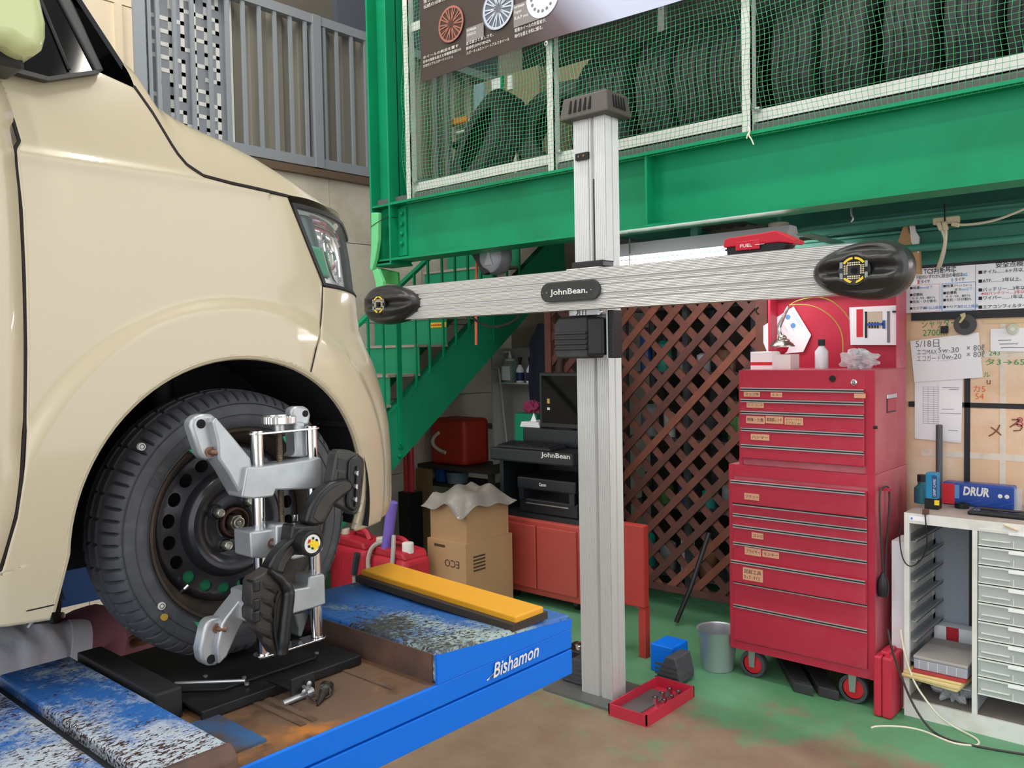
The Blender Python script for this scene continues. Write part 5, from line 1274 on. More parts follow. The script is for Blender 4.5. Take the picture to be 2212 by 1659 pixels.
for a_, b_ in (((2027, 480), (2034, 497)), ((2040, 480), (2044, 497)), ((2056, 483), (2072, 487))): MB().bar(at(*a_, Y=3.83), at(*b_, Y=3.83), .018, .018).build('plug', mat('strip_beige', '#d8c9a6', .5), po_, bevel=.003)
MB().tube([at(2040, 440, Y=3.84), at(2041, 478, Y=3.835)], .003, 6).build('cable_tie', BLACKP, po_)
hr = thing('hose_reel', at(1060, 560, Y=3.6), 'grey hose reel with orange hose below the green beam', 'hose reel')
p = at(1068, 556, Y=3.62)
MB().lathe((p.x, p.y + .06, p.z), (0, -1, 0), [(0, 0), (.085, 0), (.098, .015), (.10, .05), (.09, .10), (.06, .115), (0, .12)], 36).build('drum_cover', mat('reel_grey', '#8a8d94', .4, .3), hr, smooth=45)
MB().prism([(p.x - .03, p.y - .062, p.z - .05), (p.x + .04, p.y - .062, p.z - .05), (p.x + .01, p.y - .062, p.z + .05)], (0, .01, 0)).build('cover_boss', mat('reel_light', '#a4a7ad', .4, .3), hr, bevel=.006)
MB().prism([(p.x - .14, p.y, p.z + .03), (p.x - .05, p.y, p.z - .10), (p.x + .0, p.y, p.z - .09), (p.x - .06, p.y, p.z + .05)], (0, -.05, 0)).build('hose_guide', BLACKP, hr, bevel=.006)
MB().tube([(p.x - .125, p.y - .02, p.z + .05), (p.x - .12, p.y - .02, p.z - .02), (p.x - .135, p.y - .02, p.z - .22), (p.x - .14, p.y - .02, p.z - .5)], .008, 8, smooth=2).build('orange_hose', mat('hose_orange', '#cf5a34', .5), hr, smooth=True)
B(p.x - .02, p.x + .02, p.y - .01, p.y + .03, p.z + .09, zt - .015).build('hanger', GREEN_T, hr)
hk = thing('ceiling_hook', at(1760, 465, Y=3.6), 'small grey hook hanging below the green beam', 'hook')
p = at(1838, 462, Y=3.75); MB().tube([(p.x, p.y, zt - .02), (p.x, p.y, p.z), (p.x + .012, p.y, p.z - .02), (p.x, p.y, p.z - .035)], .005, 8, smooth=1).build('hook', STEEL, hk, smooth=True)
# wooden bracket behind the right pod
wbk = thing('wall_bracket', at(1975, 520, Y=4.0), 'brown board with grey metal bracket behind the right camera pod', 'bracket')
MB().prism([at(px, py, Y=3.98) for px, py in ((1957, 474), (1962, 500), (1985, 540), (1988, 592), (1950, 592), (1940, 520))], (0, .03, 0)).build('board', mat('board_brown', '#b08a60', .7), wbk)
MB().prism([at(px, py, Y=3.97) for px, py in ((1964, 482), (1976, 488), (1978, 500), (1986, 512), (1984, 548), (1968, 522))], (0, .008, 0)).build('metal_bracket', WHITE_ST, wbk)
# pale green foam guard on the column edge
fg = thing('foam_guard', at(808, 520, Y=YE - .03), 'pale green foam edge guard tied to the column', 'foam guard')
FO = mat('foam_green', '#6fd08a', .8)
YG = YE - .03
MB().prism([at(px, py, Y=YG) for px, py in ((801, 459), (817, 459), (816, 520), (810, 560), (803, 584), (798, 582), (801, 540))], (0, .03, 0)).build('upper_strip', FO, fg, bevel=.006)
MB().prism([at(px, py, Y=YG) for px, py in ((804, 584), (815, 580), (826, 608), (830, 645), (816, 645), (810, 610))], (0, .03, 0)).build('lower_strip', FO, fg, bevel=.006)
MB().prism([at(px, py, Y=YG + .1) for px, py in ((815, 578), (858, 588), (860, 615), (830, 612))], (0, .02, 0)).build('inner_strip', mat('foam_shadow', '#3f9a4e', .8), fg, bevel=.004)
MB().tube([at(801, 490, Y=YG - .004), at(812, 482, Y=YG - .004), at(838, 469, Y=YE - .006), at(860, 470, Y=YE + .05)], .002, 6).build('tie_wire', BLACKP, fg)
# ================================================================ board wall on the right
YW = 4.15
BOARD = mat('tan_board', '#ecc8a4', .75, var=[('#f6e4cf', 4, .46, .7), ('#dfb48c', 16, .6, .85)])
ztr1 = at(2090, 572, Y=YW).z; ztr0 = at(2090, 680, Y=YW).z
wr_ = B(-1.66, 1.6, YW, YW + .12, 0, ztr1 - .0).build('wall_right', BOARD, kind='structure')
B(-1.66, 1.6, YW, YW + .12, ztr1, 2.40).build('panel', GREEN_T, wr_)
B(-1.2, 1.6, YW - .012, YW, ztr0 - .018, ztr0 + .018).build('black_batten', TAPEB, wr_)
B(-1.2, 1.6, YW - .012, YW, ztr1 - .003, ztr1 + .012).build('black_batten', TAPEB, wr_)
TW = mat('pale_tape', '#e9dfd0', .8, var=[('#d6c2a8', 20, .5, .8)])
def tape(px0, py0, px1, py1, m, nm, d=.0018):
    x0, x1, z0, z1 = face_y(px0, py0, px1, py1, YW); B(x0, x1, YW - d, YW, z0, z1).build(nm, m, wr_)
tape(2083, 700, 2096, 1090, TAPEB, 'black_tape', .003); 
z = at(2090, 875, Y=YW).z; B(at(1968, 874, Y=YW).x, 1.6, YW - .003, YW, z - .011, z + .011).build('black_tape', TAPEB, wr_)
tape(2160, 690, 2172, 1060, TW, 'pale_tape')
z = at(2150, 765, Y=YW).z; B(at(2100, 765, Y=YW).x, 1.6, YW - .0015, YW, z - .014, z + .014).build('pale_tape', TW, wr_)
z = at(2120, 985, Y=YW).z; B(at(1990, 985, Y=YW).x, 1.6, YW - .0015, YW, z - .014, z + .014).build('pale_tape', TW, wr_)
z = at(2170, 694, Y=YW).z; B(at(2126, 694, Y=YW).x, 1.6, YW - .004, YW, z - .009, z + .009).build('wood_strip', mat('strip_wood', '#e0c79c', .7), wr_)
def wtxt(s, px, py, h, m, width=None, Y=YW, sh=0, parent=None, dy=.0022): return txt(s, at(px, py, Y=Y - dy), h, m, parent or wr_, name='handwriting' if parent is None else 'lettering', width=width, shear=sh, lift=.0006)
wtxt('シャッター', 1990, 708, .034, INKGR, .145); wtxt('2700m', 1993, 726, .03, INKGR, .10)
wtxt('243', 2136, 768, .022, INKGR); wtxt('タ3→65', 2126, 788, .024, INKGR, .15); wtxt('ル', 2124, 814, .02, INKGR); wtxt('u', 2130, 830, .03, mat('ink_brown', '#8a5a44', .8))
ORG = mat('ink_orange', '#e87a3a', .8)
wtxt('カ5', 2100, 846, .026, ORG); wtxt('54', 2106, 862, .026, ORG)
wtxt('メ', 2130, 942, .05, mat('ink_brown', '#8a5a44', .8)); wtxt('ろ', 2176, 930, .05, mat('ink_brown', '#8a5a44', .8)); wtxt('8-', 2194, 922, .045, mat('ink_pink', '#c86a6a', .8))
# two laminated posters
YPo = YW - .016
def poster(px0, px1, name, label, fn):
    x0 = at(px0, 625, Y=YPo).x; x1 = at(px1, 625, Y=YPo).x if px1 < 2212 else x0 + .42; z0, z1 = ztr0 + .018, ztr1 - .003
    p = thing(name, ((x0 + x1) / 2, YPo, z0), label, 'poster')
    B(x0, x1, YPo, YPo + .004, z0, z1).build('sheet', mat('laminate', '#f8faff', .35), p); fn(p, x0, x1, z0, z1)
def L(p, s, px, py, h, m, x1px=None, k=None):
    a = at(px, py, Y=YPo - .001); wd = None
    if x1px: wd = at(x1px, py, Y=YPo - .001).x - a.x
    txt(s, a, h, m, p, width=wd, bold=.012)
def post1(p, x0, x1, z0, z1):
    L(p, 'TCS判断基準', 1995, 592, .022, INK, 2066); L(p, '下記のいずれかに該当の場合は', 1977, 603, .0145, INK, 2079); L(p, 'NG', 2079, 597, .0145, INKB, 2089)
    L(p, '夏', 1981, 613.5, .015, INKR, 1987.5); L(p, 'タイヤ', 1989, 612.5, .0145, INK, 2008); L(p, '冬', 2054, 609.5, .015, INKB, 2060); L(p, 'タイヤ', 2062, 608, .0145, INK, 2083)
    def frm(pa, pb, m):
        a, b = at(*pa, Y=YPo - .001), at(*pb, Y=YPo - .001); q = MB(); t = .0012
        q.box(a.x, b.x, YPo - .001, YPo, a.z - t, a.z + t).box(a.x, b.x, YPo - .001, YPo, b.z - t, b.z + t).box(a.x - t, a.x + t, YPo - .001, YPo, b.z, a.z).box(b.x - t, b.x + t, YPo - .001, YPo, b.z, a.z); q.build('printed_frame', m, p)
    frm((1966, 617), (2030, 672), mat('ink_pink_soft', '#e3b6bb', .7)); frm((2035, 613), (2107, 669), INKB)
    for py, a, b, c in ((625, '残溝', '3mm以下', 1985), (640, '偏摩耗', None, 0), (655, '劣化・ひび割れ', None, 0), (669, 'セリアル', '4年以上経過', 1994)):
        L(p, '■' + a, 1965, py, .0105, INK)
        if b: L(p, b, c, py - 1, .0105, INKB)
    L(p, '内・外・中央、1箇所でも', 1970, 647, .008, INK, 2020)
    for py, a, b, c in ((621, '残溝', None, 0), (636, '偏摩耗', None, 0), (651, '劣化・ひび割れ', None, 0), (666, 'セリアル', '3年以上経過', 2070)):
        L(p, '■' + a, 2037, py, .0105, INK)
        if b: L(p, b, c, py - 1, .0105, INKB)
    L(p, 'プラットフォーム', 2060, 620, .0095, INK, 2099); L(p, 'まで', 2062, 628, .0095, INK); L(p, '2mm以下', 2072, 627.5, .0095, INKB); L(p, '内・外・中央、1箇所でも', 2043, 643, .008, INK, 2096)
def post2(p, x0, x1, z0, z1):
    L(p, '安全点検NG基準', 2150, 578, .019, INK)
    for py, s in ((592, 'オイル‥‥‥6ヶ月以上、5千km'), (611, 'ATF‥‥‥‥2年以上、2万km'), (630, 'バッテリー‥‥3年以上、3万km'), (648, 'ワイバー‥‥‥1年以上・1万km'), (667, 'エアコンフィルター‥1年・1万km')):
        L(p, '■' + s, 2113, py, .0135, INK)
    L(p, '※ISSバッテリー‥‥2年以上', 2119, 637.5, .0115, INKR)
poster(1955, 2107, 'tyre_criteria_poster', 'white poster titled TCS with red and blue boxed tyre criteria', post1)
poster(2108, 2300, 'inspection_poster', 'white poster listing service intervals at the right photo edge', post2)
# papers, magnets
def paper(name, pxs, label, cat='paper', d=.008, m=PAPER):
    pts = [at(px, py, Y=YW - d) for px, py in pxs]; c = sum(pts, Vector()) / len(pts)
    t = thing(name, (c.x, YW - d, min(p.z for p in pts)), label, cat); MB().prism(pts, (0, .0012, 0)).build('sheet', m, t); return t
pr1 = paper('stapled_form', [(1976, 815), (2080, 812), (2076, 957), (1976, 947)], 'long white printed form hanging below the handwritten note', d=.006)
m = MB()
for k in range(18):
    a = at(1994, 836 + 4.6 * k, Y=YW - .0065); b = at(2027, 836.5 + 4.7 * k, Y=YW - .0065); m.box(a.x, b.x, YW - .0066, YW - .006, a.z - .0006, a.z + .0006)
for px in (1994, 2005, 2017, 2028): 
    a = at(px, 836, Y=YW - .0065); b = at(px, 916, Y=YW - .0065); m.box(a.x - .0004, a.x + .0004, YW - .0066, YW - .006, b.z, a.z)
m.build('printed_table', INKG, pr1)
a, b = at(2028, 830, Y=YW - .0085), at(2027, 950, Y=YW - .0085); B(a.x, at(2078, 880, Y=YW).x, YW - .0085, YW - .0075, b.z, a.z).build('second_sheet', PAPER, pr1)
for k, (px, py, w_) in enumerate(((2036, 838, .07), (2050, 842, .04), (2034, 884, .05), (2030, 893, .09), (2048, 930, .04))):
    a = at(px, py, Y=YW - .009); B(a.x, a.x + w_, YW - .0092, YW - .0085, a.z, a.z + .002).build('pencil_line', INKG, pr1)
n1 = paper('handwritten_note', [(1966, 737), (2114, 718), (2123, 815), (1975, 826)], 'white handwritten note dated 5/18 held by black magnet', d=.012)
for s, px, py, h, wd in (('5/18日', 1977, 750, .03, .10), ('エコMAX', 1980, 766, .022, .085), ('5w-30', 2026, 762, .024, .085), ('エコガード', 1980, 780, .022, .10), ('0w-20', 2034, 776, .024, .08), ('× 80ℓ', 2087, 758, .026, .07), ('× 80ℓ', 2087, 772, .026, .07)):
    txt(s, at(px, py, Y=YW - .0125), h, INKG, n1, width=wd, ux=(1, 0, .015))
for pa, pb in (((2026, 766), (2064, 760)), ((2032, 780), (2066, 775))): MB().bar(at(*pa, Y=YW - .013), at(*pb, Y=YW - .013), .0006, .0025, (0, 1, 0)).build('underline', INKG, n1)
n2 = paper('small_note', [(2140, 711), (2214, 708), (2240, 760), (2140, 759)], 'small white pencilled note pinned by round clear magnet', d=.006)
for k in range(3): a = at(2156 + 3 * k, 736 + 8 * k, Y=YW - .0065); B(a.x, a.x + .05 + .02 * k, YW - .0068, YW - .006, a.z, a.z + .003).build('pencil_line', INKG, n2)
def mag(px, py, r, m, name, label, d=.02, ring=None, tilt=0):
    p = at(px, py, Y=YW - d); t = thing(name, (p.x, p.y, p.z - r), label, 'magnet')
    MB().cyl((p.x, YW - d + .0, p.z), (p.x, YW - d + .014, p.z), r, 32).build('disc', m, t, bevel=.003)
    if ring: MB().cyl((p.x, YW - d - .003, p.z), (p.x, YW - d, p.z), r * .42, 24).build('centre', ring, t, bevel=.001)
    return t, p
t, p = mag(2084, 701, .046, mat('magnet_grey', '#4b4b4c', .6), 'round_magnet', 'large round grey magnet with dark centre under the posters', .03, mat('magnet_dark', '#2a2a2a', .6))
MB().prism([p + Vector(q) for q in ((-.018, -.008, .045), (.002, -.008, .052), (.006, -.008, .036), (-.004, -.008, .02), (-.015, -.008, .006), (-.022, -.008, .01), (-.010, -.008, .03))], (0, .003, 0)).build('key', mat('brass_key', '#c9bd8c', .3, .8), None, label='pair of small brass keys hanging over the round grey magnet', cat='keys')
p = at(2040, 712, Y=YW - .016); B(p.x - .016, p.x + .016, YW - .018, YW - .0125, p.z - .016, p.z + .016).build('square_magnet', BLACKP, label='small square black magnet holding the handwritten note', cat='magnet', bevel=.002)
t, p = mag(2187, 711, .023, mat('magnet_clear', '#cfd0bc', .3), 'clear_magnet', 'round pale magnet pinning the small note', .02, WHITE)
p = at(1969, 873, Y=YW - .004); B(p.x - .012, p.x + .012, YW - .006, YW, p.z - .012, p.z + .012).build('tape_square', TAPEB, wr_)

# ================================================================ red tool chest on wheels
REDC = mat('chest_red', '#b42840', .40, spec=.5, var=[('#c04a5c', 5, .5, .95)])
REDD = mat('chest_red_side', '#b04a5a', .5, var=[('#c47a82', 3, .40, .8)])
TRM = mat('drawer_trim', '#cfcfcf', .3, .7); TRK = mat('drawer_trim_dark', '#17171b', .4)
TAG = mat('tan_tag', '#d9a583', .8)
YT = 3.635; DP = .425
tb = thing('tool_chest', (-1.53, 3.85, 0), 'red rolling tool cabinet with top chest and labelled drawers', 'tool chest')
xl, xr = -1.858, -1.196; zl0 = .135
ztc = at(1890, 1027, Y=YT).z
b0 = B(xl, xr, YT, YT + DP, zl0, ztc).build('cabinet_body', REDD, tb, bevel=.004)
B(xl, xl + .022, YT - .004, YT, zl0, ztc).build('front_frame', REDC, tb); B(xr - .028, xr, YT - .004, YT, zl0, ztc).build('front_frame', REDC, tb)
B(xl + .0225, xr - .0285, YT - .004, YT, zl0, at(1869, 1447, Y=YT).z).build('base_rail', REDC, tb); B(xl + .0225, xr - .0285, YT - .004, YT, at(1869, 1052, Y=YT).z, ztc).build('top_rail', REDC, tb)
def zat(py, px=1869): return at(px, py, Y=YT).z
def drawer(x0, x1, z0, z1, out=.012, nm='drawer'):
    d = B(x0, x1, YT - out, YT + .02, z0, z1).build(nm, REDC, tb, bevel=.003)
    B(x0, x1, YT - out - .005, YT - out, z1 - .0150, z1 - .0105).build('pull_trim', TRM, d)
    B(x0, x1, YT - out - .004, YT - out, z1 - .0105, z1 - .0045).build('pull_groove', TRK, d)
    B(x0, x1, YT - out - .005, YT - out, z1 - .0045, z1).build('pull_trim', TRM, d)
    return d
ys_ = [1063, 1117, 1144, 1171, 1212, 1253, 1304, 1361, 1446]
for k in range(len(ys_) - 1):
    drawer(xl + .024, xr - .030, zat(ys_[k + 1]) + .004, zat(ys_[k]) + .006, .034 if k in (0, 5) else .012)
# upper chest
XT0, XT1, ZT1 = -1.806, -1.197, at(1876, 800, Y=YT).z
B(XT0, XT1, YT + .004, YT + DP - .01, ztc, ZT1).build('chest_body', REDD, tb, bevel=.004)
B(XT0, XT0 + .016, YT, YT + .004, ztc, ZT1).build('front_frame', REDC, tb); B(XT1 - .038, XT1, YT, YT + .004, ztc, ZT1).build('front_frame', REDC, tb)
B(XT0 + .0165, XT1 - .0385, YT, YT + .004, at(1872, 841, Y=YT).z, ZT1).build('chest_rail', REDC, tb)
ys_ = [843, 870, 898, 938, 977, 1010]
for k in range(len(ys_) - 1): drawer(XT0 + .016, XT1 - .040, zat(ys_[k + 1], 1872) + .004, zat(ys_[k], 1872) + .004, .014)
p = at(1845, 826, Y=YT - .002); MB().lathe((p.x, YT, p.z), (0, -1, 0), [(.013, 0), (.013, .006), (.009, .008), (0, .006)], 18).build('lock', CHROME, tb, smooth=True)
p = at(1798, 818, Y=YT - .002); MB().lathe((p.x, YT, p.z), (0, -1, 0), [(.014, 0), (.014, .004), (0, .004)], 18).build('badge', TRK, tb)
p = at(1926, 872, X=XT1 + .002)
B(XT1 - .002, XT1 + .002, p.y - .06, p.y + .06, p.z - .038, p.z + .038).build('side_recess', TRK, tb); B(XT1, XT1 + .006, p.y - .062, p.y + .062, p.z + .024, p.z + .042).build('side_handle', CHROME, tb, bevel=.002)
B(XT1 - .001, XT1 + .003, p.y - .052, p.y + .055, p.z - .03, p.z + .022).build('side_recess_back', REDC, tb)
p = at(1888, 923, X=XT1 + .002); MB().cyl((XT1, p.y, p.z), (XT1 + .015, p.y, p.z), .007, 10).build('latch_pin', TRK, tb)
# lid, opened upright
YL_ = YT + DP - .02
xl0, xl1 = at(1663, 720, Y=YL_).x, at(1962, 720, Y=YL_).x; xl0, xl1 = XT0, XT1
lidz = ZT1 + .40
lid = B(xl0, xl1, YL_, YL_ + .012, ZT1 - .01, lidz).build('lid', REDC, tb)
B(xl0, xl0 + .012, YL_ - .09, YL_, ZT1 + .0, lidz).build('lid_side', REDC, lid); B(xl1 - .012, xl1, YL_ - .09, YL_, ZT1 + .0, lidz).build('lid_side', REDD, lid)
B(xl0, xl1, YL_ - .09, YL_, lidz - .012, lidz).build('lid_edge', REDC, lid)
# casters
for px, py, sw in ((1625, 1468, 0), (1842, 1496, .02)):
    for yb in (0, .30):
        c = at(px, py, Y=YT + .03); x, y = c.x, YT + .05 + yb; r = .0625; ty = .018
        w = MB().lathe((x - .0, y + ty, r), (0, -1, 0), [(.046, 0), (.0605, 0), (r, .004), (r, .032), (.0605, .036), (.046, .036)], 36).build('caster_tire', RUBBER, tb, smooth=40)
        MB().lathe((x, y + ty, r), (0, -1, 0), [(.046, .002), (.044, .030), (.012, .034), (0, .034)], 30).build('caster_hub', mat('caster_red', '#d2202f', .45), w, smooth=40)
        f = MB()
        for yy in (y + ty + .004, y - ty - .008):
            f.prism([(x - .018, yy, zl0 - .002), (x + .018, yy, zl0 - .002), (x + .012, yy, r - .012), (x - .012, yy, r - .012)], (0, .003, 0))
        f.box(x - .028, x + .028, y - .028, y + .028, zl0 - .006, zl0 - .001); f.build('caster_fork', STEEL, w)
        MB().cyl((x, y - ty - .010, r), (x, y + ty + .01, r), .006, 10).build('axle_bolt', STEEL, w)
# tan handwritten tags
def dtag(px0, py0, px1, py1, s=None, s2=None, out=.013):
    x0, x1, z0, z1 = face_y(px0, py0, px1, py1, YT - out); t = B(x0, x1, YT - out - .0012, YT - out, z0, z1).build('drawer_tag', TAG, tb)
    h = (z1 - z0) * (.42 if not s2 else .26)
    if s: txt(s, (x0 + .005, YT - out - .0014, (z0 + z1) / 2 - h * .5 + (h * .8 if s2 else 0)), h, INK, t, width=min((x1 - x0) * .86, .022 * len(s) + .005))
    if s2: txt(s2, (x0 + .005, YT - out - .0014, (z0 + z1) / 2 - h * 1.5), h, INK, t, width=(x1 - x0) * .8)
dtag(1607, 846, 1642, 857, 'ラップ形', out=.016); dtag(1665, 848, 1690, 858, 'ミラー', out=.016); dtag(1845, 850, 1870, 860, None, out=.016)
dtag(1613, 870, 1650, 881, 'ゲージ・Tレンチ', out=.016); dtag(1612, 899, 1652, 915, '特殊・六角', out=.016); dtag(1654, 899, 1692, 915, '車高調レンチ', out=.016); dtag(1695, 902, 1735, 918, 'ホイヤーブラシ', 'エアガン etc', out=.016); dtag(1622, 938, 1662, 951, 'ハンマー', out=.016)
dtag(1608, 1066, 1640, 1080, 'ソケット', out=.036); dtag(1624, 1151, 1649, 1164, 'コンビ'); dtag(1609, 1184, 1644, 1200, 'プライヤー'); dtag(1647, 1191, 1683, 1205, 'モンキー'); dtag(1605, 1228, 1648, 1255, '足廻工具', 'タップ・ダイス', out=.035)

# things standing in the open lid
ZI = ZT1
YI = YT + .2
pp_ = MB(); YD = YL_ - .012
c4 = [at(px, py, Y=YD) for px, py in ((1649, 704), (1714, 662), (1752, 724), (1735, 760), (1660, 768), (1649, 740))]
dleaf = thing('leaflet', (c4[0].x, YD, ZI), 'white printed leaflet tilted against the left of the red lid', 'leaflet'); MB().prism(c4, (0, .002, 0)).build('sheet', PAPER, dleaf)
u = (c4[2] - c4[1]).normalized(); v_ = (c4[0] - c4[1]).normalized()
for k, (o, l) in enumerate(((.012, .15), (.020, .13), (.06, .04), (.06, .03), (.09, .05))):
    q = c4[1] + v_ * o + u * (.02 if k < 2 else .06 + .03 * (k % 2)); MB().bar(q + Vector((0, -.0012, 0)), q + u * l * .6 + Vector((0, -.0012, 0)), .0005, .004 if k < 2 else .002, (0, 1, 0)).build('printed_line', INKB if k < 2 else INKG, dleaf)
for k in range(2): q = c4[1] + v_ * .05 + u * (.03 + .05 * k); MB().ell(q + Vector((0, -.001, 0)), .013, .0006, .013, 10, 6).build('printed_spot', INKB, dleaf)
bk_ = [at(px, py, Y=YD) for px, py in ((1835, 664), (1947, 659), (1951, 745), (1838, 745))]
bo = thing('manual_booklet', (bk_[0].x, YD, ZI), 'white booklet with red strip and suspension picture at right in the lid', 'booklet')
MB().prism([p + Vector((0, -.004, 0)) for p in bk_[:3]] + [bk_[3] + Vector((0, -.004, 0))], (0, .012, 0)).build('pages', PAPER, bo)
def bq(px0, py0, px1, py1, m, nm, d=.006):
    x0, x1, z0, z1 = face_y(px0, py0, px1, py1, YD - d); B(x0, x1, YD - d, YD - d + .0015, z0, z1).build(nm, m, bo)
bq(1850, 668, 1864, 728, INKR, 'red_strip'); bq(1868, 673, 1905, 708, mat('photo_tan', '#c9bda5', .6), 'picture'); bq(1868, 673, 1873, 730, TRK, 'picture_edge', .007)
bq(1873, 698, 1908, 703, mat('print_blue', '#2c55a5', .6), 'blue_arrow', .008); bq(1906, 692, 1912, 710, mat('print_blue', '#2c55a5', .6), 'blue_arrow', .008)
for k in range(4): bq(1876 + 6 * k, 696, 1880 + 6 * k, 709, TRK, 'coil_print', .0075)
bq(1916, 672, 1922, 740, INKG, 'title_print')
q = thing('clip_bracket', (bk_[1].x, YD, ZI), 'small black clip at the top corner of the booklet', 'clip'); p = at(1938, 672, Y=YD - .012); B(p.x - .02, p.x + .012, YD - .016, YD - .008, p.z - .006, p.z + .002).box(p.x + .006, p.x + .012, YD - .016, YD - .008, p.z - .008, p.z + .016).build('clip', BLACKP, q)
fn = thing('chrome_funnel', at(1686, 765, Y=YI), 'chrome bent-neck oil funnel with green cord in the chest top', 'funnel')
pts = [at(px, py, Y=YI) for px, py in ((1704, 662), (1698, 672), (1690, 690), (1682, 708), (1684, 722), (1690, 730))]
MB().tube(pts, [.007, .008, .009, .010, .010, .012], 12, smooth=2).build('neck', CHROME, fn, smooth=True)
p = at(1690, 724, Y=YI); MB().lathe((p.x, p.y, p.z), (0, 0, -1), [(.012, 0), (.020, .008), (.020, .014), (.034, .022), (.034, .028), (.050, .040), (.056, .048), (.056, .054)], 28).build('cone', mat('funnel_steel', '#a59f94', .25, .9), fn, smooth=30)
MB().lathe((p.x, p.y, p.z - .056), (0, 0, -1), [(.03, 0), (.022, .02), (0, .04)], 14).build('red_tip', REDT, fn, smooth=True)
B(p.x - .06, p.x + .06, p.y - .05, p.y + .05, ZI, p.z - .09).build('stand', WHITE, fn)
wg = mat('wire_green', '#a9ad3c', .5)
MB().tube([at(px, py, Y=YI + .05) for px, py in ((1705, 660), (1718, 651), (1735, 646), (1765, 640), (1795, 648), (1820, 668), (1835, 690))], .0024, 6, smooth=2).build('green_wire', wg, smooth=True, label='upper loop of thin yellow-green wire curving across the red lid', cat='wire')
MB().tube([at(px, py, Y=YI + .04) for px, py in ((1705, 659), (1735, 657), (1765, 663), (1795, 682), (1812, 704), (1819, 722), (1821, 745), (1820, 790))], .0024, 6, smooth=2).build('green_wire', wg, smooth=True, label='lower loop of thin yellow-green wire curving down across the red lid', cat='wire')
# small goods crowded on the chest top
x0, x1, z0, z1 = face_y(1612, 760, 1668, 800, YI - .1)
gb = thing('goods_box', (x0, YI, ZI), 'white paper box with red band at the left of the chest top', 'box'); B(max(x0, XT0 + .01), x1, YI - .1, YI + .02, ZI, z1).build('carton', PAPER, gb, bevel=.002); B(max(x0, XT0 + .01), x1, YI - .102, YI - .1, ZI + .02, ZI + .035).build('red_band', INKR, gb)
x = at(1760, 750, Y=YI).x
sb_ = thing('spray_bottle', (x, YI + .1, ZI), 'small clear bottle with black cap at the middle of the chest top', 'bottle'); MB().lathe((x, YI + .08, ZI), (0, 0, 1), [(0, 0), (.03, 0), (.03, .08), (.014, .10), (.014, .11)], 20).build('bottle_body', mat('bottle_clear', '#d9dde0', .2), sb_, smooth=40); MB().cyl((x, YI + .08, ZI + .105), (x, YI + .08, ZI + .135), .016, 14).build('cap', BLACKP, sb_)
def crumple(name, c, rx, ry, rz, m, label, cat, seed):
    rr = random.Random(seed); ph = [rr.uniform(0, 6) for _ in range(8)]
    def f(u, v):
        a, b = 2 * math.pi * u, math.pi * v; k = 1 + .22 * math.sin(5 * a + ph[0]) * math.sin(4 * b + ph[1]) + .16 * math.sin(9 * a + ph[2] + 3 * b) + .12 * math.cos(7 * b + ph[3] + 4 * a)
        return Vector(c) + Vector((rx * k * math.sin(b) * math.cos(a), ry * k * math.sin(b) * math.sin(a), max(-rz * .98, rz * k * math.cos(b))))
    return MB().grid(f, 28, 18).build(name, m, label=label, cat=cat)
PLB = mat('clear_film', '#dfe3e8', .12, alpha=.45)
crumple('plastic_bag', (at(1855, 780, Y=YI).x, YI, ZI + .04), .07, .06, .04, PLB, 'crumpled clear plastic bag at the right of the chest top', 'bag', 3)
x = at(1872, 770, Y=YI + .1).x
B(x - .05, x - .02, YI + .1, YI + .15, ZI, ZI + .09).build('black_file', BLACKP, label='upright black case behind the plastic bag on the chest top', cat='case', bevel=.003)

# cord hook and lamp on the chest side, red carry case beside it
lm = thing('inspection_lamp', at(1905, 1240, X=XR if 0 else xr + .03), 'dark inspection lamp hanging on its cord beside the red cabinet', 'lamp')
MB().tube([at(px, py, X=xr + .02) for px, py in ((1908, 1245), (1904, 1180), (1900, 1110), (1900, 1062), (1906, 1052), (1918, 1050), (1922, 1062), (1920, 1120), (1914, 1180), (1912, 1240))], .004, 6, smooth=1).build('cord', mat('cord_grey', '#3a3434', .6), lm, smooth=True)
p = at(1907, 1262, X=xr + .022); MB().lathe((p.x, p.y, p.z + .05), (0, 0, -1), [(.006, 0), (.02, .03), (.024, .06), (.02, .10), (0, .105)], 16).build('head', TRK, lm, smooth=True)
MB().bar(at(1898, 1056, X=xr), at(1898, 1056, X=xr) + Vector((.05, 0, 0)), .012, .012).build('hook', REDC, lm)
c = at(1926, 1557, Z=0)
cs = thing('carry_case', (c.x - .05, c.y + .1, 0), 'red plastic carry case standing upright beside the tool cabinet', 'case')
ztop = at(1926, 1428, X=c.x, ).z if 0 else at(1926, 1424, Y=c.y).z
CASE = mat('case_red', '#c22b42', .45)
xw = at(1886, 1548, Y=c.y).x; yw = at(1953, 1535, X=c.x).y; xmid = at(1904, 1548, Y=c.y).x
B(xw, xmid - .0003, c.y, yw, 0.001, ztop).build('case_half', CASE, cs, bevel=.010, seg=3); B(xmid + .0003, c.x, c.y, yw, 0.001, ztop).build('case_half', CASE, cs, bevel=.010, seg=3)
B(xw + .02, c.x - .02, (c.y + yw) / 2 - .05, (c.y + yw) / 2 + .05, ztop - .004, ztop + .014).build('carry_handle', CASE, cs, bevel=.005); B(xw + .03, xmid, c.y + .03, c.y + .08, ztop - .002, ztop + .002).build('latch', TRK, cs)
